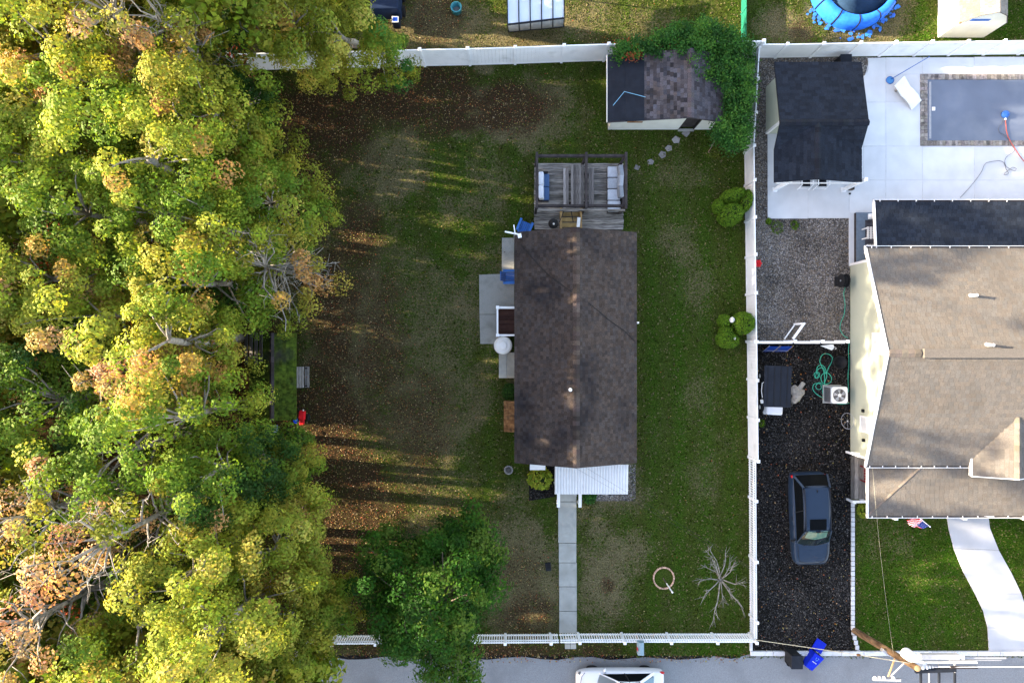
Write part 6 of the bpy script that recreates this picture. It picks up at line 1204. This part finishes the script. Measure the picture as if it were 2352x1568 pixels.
def tree(px, py, rpx, ztop, mix, label, seed, dens=1.0, bare=0.0, name='autumn_tree', group='trees of the woods', leaf=.16, barkm=None, spray=False, cat='tree', stretch=1.0, offframe=False):
    rs = np.random.default_rng(seed); rz = ztop * (.31 if ztop > 11 else .36); zc = ztop - rz; ctr = np.array(W(px, py, zc + .4 * rz)); ctr[2] = zc
    rx = rpx * (1 - (zc + .4 * rz) / HC) / PXM; root = thing(name, label, cat, (ctr[0], ctr[1], 0), 0, group)
    k = int(12.5 * rx * rx * dens) + 12; u = rs.uniform(-1, 1, k); th = rs.uniform(0, 2 * math.pi, k); rr = np.sqrt(np.clip(1 - np.where(u < 0, u * .75, u) ** 2, 0, 1)); f = rs.uniform(.35, 1.02, k) ** .55
    lob = 1 + (.30 if name == 'green_tree' else .16) * np.sin(th * 3 + seed) + .10 * np.sin(th * 5 + seed * 2.3)
    C = ctr + np.stack([rx * rr * np.cos(th) * f * lob, rx * rr * np.sin(th) * f * lob * stretch, rz * u * f], 1)
    names = list(mix); wts = np.array([mix[m_] for m_ in names], float); wts /= wts.sum()
    # neighbouring clumps share a hue: pick by a smooth field
    fld = (np.sin(C[:, 0] * 1.3 + seed) + np.sin(C[:, 1] * 1.1 + 2 * seed) + .8 * rs.normal(size=k)); fld = (np.argsort(np.argsort(fld)) + .5) / k; cum = np.cumsum(wts); which = np.searchsorted(cum, fld)
    cols = np.array([PAL[names[min(w, len(names) - 1)]][rs.integers(len(PAL[names[min(w, len(names) - 1)]]))] for w in which])
    keep = (rs.random(k) >= bare) & (shaded(C, .55) if name != 'green_tree' else True); per = int(118 * (.16 / leaf) ** 1.3)
    cr = rs.uniform(.36, .68, (k, 1)) * (rx / 2.4) ** .35; Rad = np.concatenate([cr, cr, cr * .62], 1)
    if spray:
        CC, RR, QQ = [], [], []
        for c, r_, q in zip(C, Rad, cols):
            d = c - ctr; d[2] *= .3; L_ = np.linalg.norm(d) + 1e-6; d /= L_; ln = rs.uniform(.4, 1.0)
            for t in range(5): CC.append(c + d * ln * (t / 4 - .25) + np.array([0, 0, -.10 * t])); RR.append(r_ * (1.0 - .16 * t) * np.array([.75, .75, .6])); QQ.append(q * (1 + .06 * t))
        V, T = dome_quads(np.array(CC), np.array(RR), max(30, per // 4), leaf, np.array(QQ), rs, ctr=ctr)
    else: V, T = dome_quads(C[keep], Rad[keep] * np.array([1, 1, 1.25]), per, leaf, cols[keep], rs, ctr=ctr)
    # trunk with limbs and twigs
    tb = MB(); lean = rs.uniform(-.3, .3, 2); bt_ = W(px + (.3 * rpx if px < 1176 else 0), py + (.3 * rpx if py < 200 else 0)); dv = Vector((bt_.x - ctr[0], bt_.y - ctr[1], 0)); dv *= min(1, (2.9 if not spray else .6) / max(dv.length, .01)); b0 = Vector((ctr[0] + dv.x, max(ctr[1] + dv.y, -16.3), 0)); tp = Vector((ctr[0], ctr[1], zc + rz * (.1 if bare < .2 else .4))); r0 = (.10 + .013 * ztop) * (.55 if bare > .2 else .9)
    f_ = lambda t: b0.lerp(tp, t) + Vector((.12 * math.sin(t * 5 + seed), .12 * math.cos(t * 4 + seed), 0))
    tb.tube([f_(t / 6) for t in range(7)], [r0 * (1 - .62 * t / 6) for t in range(7)], 8)
    for i in range(k):
        if not keep[i] and bare < .2: continue
        if rs.random() > ((.12 if spray else .2) if bare < .2 else .85): continue
        c = Vector(C[i]); dxy = math.hypot(c.x - ctr[0], c.y - ctr[1]); z0 = max(ztop * .35, min(tp.z, c.z - .55 * dxy)); t = min(1, z0 / tp.z); s_ = f_(t); m_ = s_.lerp(c, .55) + Vector((rs.normal() * .15, rs.normal() * .15, .18 * dxy * .5)); e = c + Vector((rs.normal() * .15, rs.normal() * .15, .12 if bare < .2 else .38))
        w_ = .035 + .010 * dxy; tb.tube([s_, s_.lerp(m_, .5) + Vector((0, 0, .06)), m_, m_.lerp(e, .55) + Vector((rs.normal() * .08, rs.normal() * .08, .05)), e], [w_, w_ * .8, w_ * .6, w_ * .38, .012], 5)
        if bare > .2:
            for _ in range(3):
                p0 = m_.lerp(e, rs.uniform(.2, .95)); d = Vector((rs.normal(), rs.normal(), .35 + .3 * rs.normal())).normalized() * rs.uniform(.35, .9); tb.tube([p0, p0 + d * .5 + Vector((rs.normal() * .06, rs.normal() * .06, .04)), p0 + d], [.013, .009, .004], 4)
    tb.build('trunk', barkm or M_bark, root, smooth=True)
    link('crown', quads_mesh('crown', V, T, M_leaf), root)
    return root
WOODS = [
 (60, 50, 150, 13.5, dict(yellow=3, bright=2, orange=1), 'yellow-green tree in the very top left corner of the woods', 0.05),
 (265, 30, 125, 13.0, dict(orange=2, pink=2, yellow=3), 'orange and pink crown at the top edge of the woods with bare grey limbs', .3),
 (385, 60, 95, 12.0, dict(yellow=4, orange=1, olive=1), 'thin orange-yellow crown left of the dark gap at the top edge', .35),
 (190, 185, 130, 13.0, dict(bright=3, green=2), 'green crown just below the orange tree at the top left', .1),
 (40, 225, 120, 13.2, dict(bright=3, yellow=2), 'pale green tree at the left edge below the corner tree', .05),
 (360, 195, 120, 13.2, dict(yellow=3, bright=3, orange=1), 'yellow-green crown right of the upper green crown, with orange tips', .08),
 (470, 225, 115, 12.6, dict(bright=2, olive=3, orange=1), 'olive crown near the upper inner edge of the woods with dark gap above', .08),
 (555, 215, 62, 7, dict(dark=3, green=1), 'low dark green tree at the left end of the back fence', .0),
 (90, 345, 150, 14.0, dict(bright=5, yellow=1), 'large bright green crown on the upper left edge, brightest of the woods', .0),
 (270, 340, 135, 16.4, dict(bright=4, green=2), 'broad bright green crown in the upper middle of the woods', .05),
 (420, 330, 125, 13.0, dict(bright=4, yellow=3, orange=1), 'green crown with orange shoots near the upper right of the woods', .08),
 (545, 335, 105, 9.8, dict(olive=3, yellow=1, green=2), 'olive green crown overhanging the leaf-strewn lawn opposite the brown patch', .05),
 (160, 470, 135, 13.2, dict(bright=3, green=3), 'green crown left of center with a visible grey trunk below it', .05),
 (330, 470, 125, 13.0, dict(green=3, bright=2, orange=1), 'mixed green crown in the middle of the woods above the dark gap', .06),
 (600, 455, 125, 9.8, dict(olive=3, green=3, yellow=2), 'rounded olive crown that reaches farthest onto the upper lawn', .03),
 (480, 520, 110, 12.0, dict(green=3, bright=2), 'green crown between the rounded olive crown and the dark gap', .06),
 (60, 640, 150, 13.5, dict(yellow=5, pink=1, orange=1, bright=3), 'yellow crown with pink shoots at the middle of the left edge', .05),
 (185, 720, 110, 12.5, dict(yellow=3, bright=4, pink=1), 'yellow-green crown with a few pink tips right of the left edge', .08),
 (430, 640, 130, 12.0, dict(green=4, olive=3, orange=1), 'green and rusty crown right of the black gap in the middle', .12),
 (615, 605, 135, 9.8, dict(olive=4, orange=2), 'sparse half bare crown with long grey branches reaching over the lawn', .55),
 (335, 780, 118, 16.2, dict(orange=2, olive=2, yellow=4, bright=2), 'orange and yellow crown in the lower middle of the woods', .15),
 (405, 835, 92, 9.2, dict(orange=2, yellow=4, olive=2), 'orange-tipped crown leaning toward the mossy shed roof', .12),
 (270, 900, 105, 13.0, dict(pink=4, orange=2, yellow=1), 'pink crown with bare pale branches fanning downward', .3),
 (90, 930, 150, 11.5, dict(green=4, dark=2), 'shaded deep green crown at the lower left edge', .05),
 (380, 965, 135, 12.2, dict(bright=2, green=3, orange=1), 'green crown below the orange crown facing the mossy shed', .06),
 (250, 1040, 130, 11.5, dict(green=4, bright=1), 'plain green crown under the pink fan of branches', .05),
 (600, 1090, 100, 7.5, dict(dark=3, green=2, olive=1), 'dark green tree at the lawn edge below the mossy shed', .0),
 (480, 1090, 110, 10.5, dict(green=3, dark=2), 'shaded green crown left of the dark lawn edge tree', .03),
 (70, 1190, 140, 13.0, dict(pink=2, orange=1, yellow=2, bright=2), 'pinkish half bare crown at the lower left edge', .35),
 (250, 1240, 125, 14.4, dict(pink=4, orange=2, olive=2), 'ragged pink crown with long pale branches in the lower woods', .5),
 (590, 1290, 130, 9.8, dict(yellow=6, bright=1), 'sunlit yellow crown on the lower inner edge of the woods', .02),
 (410, 1330, 135, 12.0, dict(yellow=4, olive=2), 'yellow crown with dark hollows left of the sunlit yellow crown', .08),
 (80, 1420, 140, 12.5, dict(pink=3, orange=2, yellow=1), 'pink crown with a pale bare trunk in the lower left corner', .45),
 (270, 1480, 130, 11.5, dict(green=2, bright=2, yellow=1), 'green crown at the bottom edge near the left corner', .08),
 (470, 1480, 145, 12.8, dict(yellow=6, bright=1), 'broad yellow crown at the bottom edge of the woods', .04),
 (640, 1440, 110, 9.0, dict(olive=3, yellow=2, orange=1), 'olive-yellow crown beside the picket fence end', .08),
 (735, 1430, 70, 7.0, dict(olive=4, green=1), 'small olive crown standing between the woods and the green tree', .05),
 (655, 20, 108, 9.5, dict(yellow=5, olive=2), 'yellow crown over the back fence at the top edge', .0),
 (775, 48, 98, 9, dict(yellow=2, olive=4), 'olive-yellow crown beside the navy trailer at the top', .03),
 (875, 100, 55, 7.0, dict(green=3, olive=2, ivy=1), 'green small crown spilling over the back fence, rightmost of the woods', .0)]
for i, (px, py, r_, z_, mx_, lb, br_) in enumerate(WOODS): tree(px, py, r_, (z_ if z_ > 15.5 else min(13.0, z_ + 1) if 150 < py < 950 else z_ + (2.4 if px < 500 else 1.0)), mx_, lb, 100 + i, 1.9 if z_ > 15.5 else (1.8 if py > 1050 else 1.25) if br_ < .2 else .85, br_, leaf=.105 if z_ > 9 else .10)
tree(985, 1400, 158, 8.6, dict(conif=1), 'full deep green leafy tree over the front picket fence and road edge', 301, 3.0, 0, 'green_tree', 'yard trees', .12, M_barkd, False, stretch=1.25)
# trees just beyond the frame: their shade lies over the yards
OFF = [(-300, 700, 210, 14), (-330, 1100, 220, 14), (-300, 300, 220, 14), (-150, -110, 200, 14.5), (150, -230, 200, 16.5), (400, -190, 190, 15.5), (640, -220, 150, 11.5), (-320, 1500, 210, 13.8), (100, 1800, 200, 13.5), (420, 1820, 190, 13.0), (-400, -200, 220, 15.5), (250, -520, 240, 18.5), (0, -430, 220, 18), (-280, -480, 240, 18), (480, -430, 200, 17), (60, 1640, 150, 14), (240, 1650, 150, 14), (420, 1640, 150, 13.0), (590, 1620, 130, 11), (-200, 1690, 180, 14), (-420, 1650, 220, 12), (-80, 1720, 200, 11), (-520, 1420, 230, 14), (-560, 900, 230, 14), (-560, 450, 230, 14)]
for i, (px, py, r_, z_) in enumerate(OFF): tree(px, py, r_, z_, dict(bright=2, olive=2, orange=1), 'autumn tree of the woods beyond the edge of the photo', 500 + i, 1.9, .03, group='trees beyond the frame', leaf=.24)

# ivy over the shed and fence
rs = np.random.default_rng(77)
def in_poly(x, y, P_):
    r_ = np.zeros(len(x), bool); n = len(P_)
    for i in range(n):
        (x1, y1), (x2, y2) = P_[i], P_[(i + 1) % n]; c = ((y1 > y) != (y2 > y)); r_ ^= c & (x < (x2 - x1) * (y - y1) / (y2 - y1 + 1e-9) + x1)
    return r_
VINE = [([(1405, 140), (1420, 105), (1470, 88), (1530, 70), (1560, 58), (1620, 52), (1690, 70), (1722, 100), (1728, 180), (1722, 270), (1712, 345), (1650, 335), (1642, 300), (1668, 265), (1668, 190), (1625, 180), (1590, 172), (1568, 150), (1560, 122), (1490, 128), (1440, 132)], 2.65, 300, .45, 'ivy')]
def leafmass(name, label, cat, poly, z, n, r_, pal, size=.115, per=95, zlo=.35, extra=()):
    xs_, ys_ = [p[0] for p in poly], [p[1] for p in poly]; X = rs.uniform(min(xs_), max(xs_), n * 6); Y = rs.uniform(min(ys_), max(ys_), n * 6); k = in_poly(X, Y, poly); X, Y = X[k][:n], Y[k][:n]; zz = z * rs.uniform(zlo, 1, len(X)) ** .6
    C = np.array([tuple(W(a, b, c)) for a, b, c in zip(X, Y, zz)]); q_ = shaded(C, .95) if name == 'undergrowth' else np.ones(len(C), bool); C, X = C[q_], X[q_]; Rad = np.tile(np.array([[r_, r_, r_ * .55]]), (len(C), 1)) * rs.uniform(.6, 1.2, (len(C), 1)); cols = np.array([PAL[pal][rs.integers(len(PAL[pal]))] for _ in C])
    red = rs.random(len(C)) < .05; red &= X < 1560; cols[red] = (.14, .035, .015); V, T = leaf_quads(C, Rad, per, size, cols, rs, .8)
    b = C.mean(0); root = thing(name, label, cat, (b[0], b[1], 0)); link('foliage', quads_mesh(name, V, T, M_leaf), root); return root, C
vine, VC = leafmass('climbing_vine', 'thick green vine overgrowing the white shed roof and the fence corner', 'vine', VINE[0][0], 2.75, 420, .42, 'ivy')
tb = MB()
for i in range(0, len(VC), 9): c = Vector(VC[i]); tb.tube([(c.x + .2, c.y - .1, 0), (c.x + .1, c.y, c.z * .5), (c.x, c.y, c.z)], [.03, .022, .01], 5)
tb.build('stem', M_barkd, vine)

UP = [(-520, -60), (560, -60), (560, 150), (590, 230), (560, 420), (600, 560), (560, 740), (470, 760), (470, 980), (540, 1010), (600, 1100), (560, 1230), (600, 1380), (620, 1470), (500, 1503), (-520, 1503)]
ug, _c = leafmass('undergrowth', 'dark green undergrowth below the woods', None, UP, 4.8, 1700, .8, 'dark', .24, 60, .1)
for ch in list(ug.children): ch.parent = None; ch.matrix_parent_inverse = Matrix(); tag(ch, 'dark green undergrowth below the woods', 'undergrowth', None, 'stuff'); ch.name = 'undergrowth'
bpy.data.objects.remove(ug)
def shrub(name, label, cat, px, py, rx, ry, h, pal, n, size, seed, group=None, core=True, rz=0.0):
    rs = np.random.default_rng(seed); q = W(px, py, h * .6); a, b = rx * (1 - h * .6 / HC) / PXM, ry * (1 - h * .6 / HC) / PXM; root = thing(name, label, cat, (q.x, q.y, 0), 0, group)
    u = rs.uniform(-.75, 1, n); th = rs.uniform(0, 2 * math.pi, n); rr = np.sqrt(1 - u * u); f = rs.uniform(.88, 1.03, n) * (1 + .05 * np.sin(th * 6 + u * 9)); X = a * rr * np.cos(th) * f; Y = b * rr * np.sin(th) * f
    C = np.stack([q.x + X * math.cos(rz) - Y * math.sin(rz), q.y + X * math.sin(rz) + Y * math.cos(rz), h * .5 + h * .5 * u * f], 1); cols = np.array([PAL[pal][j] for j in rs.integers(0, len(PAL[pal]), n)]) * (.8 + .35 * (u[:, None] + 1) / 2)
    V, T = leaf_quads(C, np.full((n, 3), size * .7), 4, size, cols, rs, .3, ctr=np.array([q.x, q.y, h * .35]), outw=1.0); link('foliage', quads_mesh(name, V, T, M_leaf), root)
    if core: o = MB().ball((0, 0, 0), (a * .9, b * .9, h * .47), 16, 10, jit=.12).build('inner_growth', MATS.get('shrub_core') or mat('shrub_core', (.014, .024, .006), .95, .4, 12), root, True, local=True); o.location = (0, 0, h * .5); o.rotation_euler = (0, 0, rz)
    MB().tube([(q.x, q.y, 0), (q.x, q.y, h * .4)], .04, 6).build('stem', M_barkd, root)
    return root
g1 = 'clipped shrubs along the white fence'
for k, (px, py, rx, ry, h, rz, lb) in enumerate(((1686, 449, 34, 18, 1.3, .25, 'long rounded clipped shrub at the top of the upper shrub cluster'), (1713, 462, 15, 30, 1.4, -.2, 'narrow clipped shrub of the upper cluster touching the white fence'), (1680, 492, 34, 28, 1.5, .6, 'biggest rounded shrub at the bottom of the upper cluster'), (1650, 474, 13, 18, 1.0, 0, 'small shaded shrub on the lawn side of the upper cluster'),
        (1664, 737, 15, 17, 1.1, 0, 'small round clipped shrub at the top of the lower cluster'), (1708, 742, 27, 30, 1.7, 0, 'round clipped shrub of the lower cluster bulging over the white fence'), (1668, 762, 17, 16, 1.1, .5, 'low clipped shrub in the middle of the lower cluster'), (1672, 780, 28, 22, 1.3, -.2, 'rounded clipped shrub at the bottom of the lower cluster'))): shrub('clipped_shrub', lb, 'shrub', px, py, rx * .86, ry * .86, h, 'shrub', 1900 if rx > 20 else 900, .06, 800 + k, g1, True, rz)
for k, (px, py, s_, lb) in enumerate(((1684, 734, .16, 'pale stone among the lower cluster of clipped shrubs, the larger of two'), (1689, 777, .09, 'small pale stone on the lower clipped shrubs'))): q = W(px, py, 1.35); o = MB().ball((0, 0, 0), (s_ * .8, s_, s_ * .7), 8, 6, (2.4, 2.4, 2.4), .25).build('garden_stone', M_stone); o.location = (q.x, q.y, 1.2); tag(o, lb, 'stone', 'garden stones in the shrubs')
shrub('hydrangea_bush', 'yellow-green hydrangea bush below the small white window awning', 'bush', 1240, 1099, 25, 23, .9, 'bright', 420, .15, 820); shrub('foundation_shrub', 'dark low shrub against the left house wall between hatch and rusty canopy', 'shrub', 1170, 900, 16, 18, .8, 'dark', 500, .09, 821)
shrub('flower_clump', 'blue-green plant beside the front steps under the porch awning edge', 'plant', 1352, 1142, 15, 11, .45, 'ivy', 160, .13, 822, core=False); shrub('yellow_groundcover', 'bright yellow-green low plant at the porch corner of the cream house', 'plant', 1984, 1172, 12, 17, .35, 'bright', 260, .08, 823, core=False)
for k, (px, py, r_, lb) in enumerate(((1786, 522, 14, 'green weed patch in the gravel just below the patio corner'), (1826, 517, 9, 'thin weed tuft in the gravel right of the weed patch'), (1766, 508, 6, 'tiny weed at the corner of the patio slab'), (1750, 972, 7, 'small green weed in the dark driveway below the golf cart'))): shrub('weed', lb, 'weed', px, py, r_, r_ * 1.1, .18, 'shrub', 70, .07, 830 + k, 'weeds in the gravel', False)

# bare little tree in the front lawn
bt = thing('bare_tree', 'small leafless pale grey tree in the front lawn corner', 'tree', W(1648, 1316)); tb = MB(); rs = np.random.default_rng(5); base = W(1648, 1318); crown = W(1655, 1330, 1.2)
tb.tube([base, base.lerp(crown, .6) + Vector((.03, 0, 0)), crown], [.07, .055, .05], 7)
for (ex, ey, ez, wd) in ((1606, 1330, 1.4, .03), (1614, 1375, 1.8, .026), (1637, 1430, 2.3, .03), (1682, 1376, 2.0, .03), (1708, 1397, 2.5, .034), (1712, 1333, 2.4, .03), (1690, 1288, 2.4, .03), (1666, 1262, 2.0, .026), (1640, 1285, 2.2, .026), (1620, 1262, 1.8, .022), (1624, 1252, 2.2, .024), (1680, 1278, 1.6, .022), (1660, 1395, 1.8, .02), (1610, 1296, 1.9, .022)):
    e = W(ex, ey, ez); s_ = crown + Vector((rs.normal() * .04, rs.normal() * .04, rs.uniform(-.3, .05))); m_ = s_.lerp(e, .5) + Vector((rs.normal() * .08, rs.normal() * .08, .12)); tb.tube([s_, s_.lerp(m_, .5) + Vector((0, 0, .05)), m_, m_.lerp(e, .5) + Vector((rs.normal() * .04, rs.normal() * .04, .02)), e], [wd * 1.3, wd * 1.1, wd * .85, wd * .55, wd * .25], 5)
    for _ in range(9): p = m_.lerp(e, rs.uniform(-.1, .9)); d = (e - s_).normalized() * .25 + Vector((rs.normal() * .2, rs.normal() * .2, .1)); tb.tube([p, p + d * .5, p + d], [.011, .008, .004], 4)
tb.build('trunk', M_bark, bt, smooth=True)

# ---------------------------------------------------------------- grass blades, fallen leaves, loose stones
NOG = [(1181, 528, 1463, 1066), (1100, 629, 1182, 790), (1227, 374, 1433, 528), (1281, 1066, 1326, 1490), (1274, 1060, 1445, 1150), (1720, 128, 1956, 1500), (1956, 120, 2400, 1190), (560, 765, 680, 965), (1395, 140, 1660, 300), (1960, 1030, 1998, 1182), (-400, 1509, 2800, 2200), (1165, -80, 1297, 73), (2152, -80, 2282, 88), (1215, 1060, 1275, 1150), (1143, 808, 1182, 870)]
def free(px, py):
    k = np.ones(len(px), bool)
    for x0, y0, x1, y1 in NOG: k &= ~((px > x0) & (px < x1) & (py > y0) & (py < y1))
    wl_x = np.interp(py, [p[1] for p in wl_], [p[0] for p in wl_], left=9e9, right=9e9); wr_x = np.interp(py, [p[1] for p in wr_], [p[0] for p in wr_], left=-9e9, right=-9e9)
    k &= ~((px > wl_x - 1) & (px < wr_x + 1)); k &= ~(((px - 1967) / 92) ** 2 + ((py + 38) / 92) ** 2 < 1); k &= ~(((px - 1524) / 22) ** 2 + ((py - 1326) / 22) ** 2 < 1)
    return k
rs = np.random.default_rng(9); n = 420000; px = rs.uniform(540, 2380, n); py = rs.uniform(-20, 1510, n); k = free(px, py); px, py = px[k], py[k]; x, y = (px - 1176) / PXM, (784 - py) / PXM
D_, L_, U_ = ground_masks(x, y); k = rs.random(len(x)) > np.clip(.85 * L_ + .5 * D_, 0, .92); x, y, D_, L_, U_ = x[k], y[k], D_[k], L_[k], U_[k]; n = len(x); D_ = np.clip(D_ * 1.1 + (vnoise(1176 + x * PXM, 784 - y * PXM, 71, 1 / 6.) - .5) * 1.2 * np.clip(D_ * 4, 0, 1), 0, 1)
base = np.stack([np.stack([x, y, np.zeros(n)], 1)], 1)[:, 0]; th = rs.uniform(0, 2 * math.pi, n); hgt = rs.uniform(.03, .08, n) * (1 + .3 * U_); ln = rs.uniform(.02, .06, n); w_ = rs.uniform(.008, .018, n); t2 = rs.uniform(0, 2 * math.pi, n)
V = np.stack([base + np.stack([w_ * np.cos(th), w_ * np.sin(th), 0 * w_], 1), base - np.stack([w_ * np.cos(th), w_ * np.sin(th), 0 * w_], 1), base + np.stack([ln * np.cos(t2), ln * np.sin(t2), hgt], 1)], 1).reshape(-1, 3)
g0, g1_, tn = np.array([.046, .066, .010]), np.array([.028, .074, .006]), np.array([.150, .128, .060]); u_ = np.clip(U_, 0, 1)[:, None]; col = (g0 * (1 - u_) + g1_ * u_) * (rs.uniform(.45, 1.6, (n, 1)) * (.45 + 1.1 * vnoise(1176 + x * PXM, 784 - y * PXM, 81, 1 / 4.))[:, None]); dm = (rs.random(n) < (.12 + .95 * D_))[:, None]; col = np.where(dm, tn * rs.uniform(.5, 1.2, (n, 1)), col)
st = .5 + .5 * np.sin((1176 + x * PXM) / 62. * 2 * math.pi); col = col * (.78 + .56 * st * (1 - np.clip(L_ * 1.5, 0, 1)))[:, None]
k = np.flatnonzero(rs.random(n) < .22); m_ = len(k); tb_ = base[k]; ta = rs.uniform(0, 6.28, m_); wv = np.stack([np.cos(ta), np.sin(ta), 0 * ta], 1) * rs.uniform(.02, .05, (m_, 1)); lv_ = np.stack([-np.sin(ta), np.cos(ta), 0 * ta], 1) * rs.uniform(.05, .13, (m_, 1)) + np.array([0, 0, .045])
V = np.concatenate([V, np.stack([tb_ + wv + [0, 0, .02], tb_ - wv + [0, 0, .02], tb_ + lv_], 1).reshape(-1, 3)]); tc = np.where((rs.random(m_) < .22 + .5 * D_[k])[:, None], tn * rs.uniform(.5, 1.25, (m_, 1)), g0 * rs.uniform(.15, 1.9, (m_, 1))); col = np.concatenate([col, tc])
tag(link('grass', quads_mesh('grass', V, np.repeat(col, 3, 0), M_grass, 3)), 'short mown grass blades over the lawns', 'grass', None, 'stuff')

n = 150000; px = rs.uniform(540, 1800, n); py = rs.uniform(-20, 1525, n); k = free(px, py); px, py = px[k], py[k]; x, y = (px - 1176) / PXM, (784 - py) / PXM; D_, L_, U_ = ground_masks(x, y)
k = rs.random(len(x)) < np.clip(L_ * .62 + .012 + .04 * np.exp(-((px - 850) / 260.) ** 2), 0, 1); C = np.stack([x[k], y[k], rs.uniform(.02, .07, k.sum())], 1); LC = .62 * np.array([(.17, .075, .022), (.13, .05, .02), (.25, .15, .06), (.30, .22, .12), (.10, .045, .02), (.19, .17, .05), (.22, .06, .03), (.32, .25, .15), (.08, .05, .03)])
V, T = leaf_quads(C, np.full((len(C), 3), .02), 1, .062, LC[rs.integers(0, len(LC), len(C))], rs, 1.4, .35, .75); tag(link('fallen_leaves', quads_mesh('fallen_leaves', V, T, M_leaf)), 'brown and tan fallen leaves scattered over the lawn', 'leaves', None, 'stuff')
n = 900; px = np.concatenate([rs.uniform(1728, 1955, 500), rs.uniform(900, 1720, 400)]); py = np.concatenate([rs.uniform(800, 1492, 500), rs.uniform(1500, 1520, 400)]); C = np.stack([(px - 1176) / PXM, (784 - py) / PXM, np.full(n, .04)], 1); V, T = leaf_quads(C, np.full((n, 3), .01), 1, .08, LC[rs.integers(0, len(LC), n)], rs, 1.6, .3, .75)
tag(link('driveway_leaves', quads_mesh('driveway_leaves', V, T, M_leaf)), 'scattered small leaves on the driveway and road edge', 'leaves', None, 'stuff')

def stones(name, label, boxes, n, cols, size):
    px = np.concatenate([rs.uniform(b[0], b[2], int(n * b[4])) for b in boxes]); py = np.concatenate([rs.uniform(b[1], b[3], int(n * b[4])) for b in boxes]); m_ = len(px); c = np.stack([(px - 1176) / PXM, (784 - py) / PXM, np.full(m_, .012)], 1)
    s = size * rs.uniform(.5, 1.5, (m_, 1)); th = rs.uniform(0, 6.28, m_); ux = np.stack([np.cos(th), np.sin(th), 0 * th], 1) * s * rs.uniform(.7, 1.3, (m_, 1)); uy = np.stack([-np.sin(th), np.cos(th), 0 * th], 1) * s * rs.uniform(.6, 1.0, (m_, 1)); uz = np.array([[0, 0, 1.]]) * s * .7
    tp = c + uz + ux * .1; P0, P1, P2, P3 = c + ux, c + uy, c - ux, c - uy; V = np.stack([P0, P1, tp, P1, P2, tp, P2, P3, tp, P3, P0, tp], 1).reshape(-1, 3); col = np.array(cols)[rs.integers(0, len(cols), m_)] * rs.uniform(.7, 1.3, (m_, 1)); tag(link(name, quads_mesh(name, V, np.repeat(col, 12, 0), MATS.get('loose_stone') or mat('loose_stone', (1, 1, 1), .9, .12, 30, tint=True), 3)), label, 'gravel', None, 'stuff')
stones('gravel_stones', 'pale mixed pebbles over the gravel yard', [(1730, 505, 1949, 780, .72), (1728, 140, 1760, 505, .2), (1985, 134, 1990, 150, .02), (1760, 134, 1982, 142, .06)], 9000, [(.06, .055, .05), (.14, .12, .10), (.20, .18, .16), (.10, .10, .105), (.17, .13, .09), (.28, .26, .24)], .034)
stones('driveway_stones', 'dark small stones over the driveway', [(1729, 790, 1951, 1490, 1)], 9000, [(.02, .02, .022), (.035, .034, .037), (.014, .014, .015), (.06, .058, .06), (.13, .12, .11)], .028)
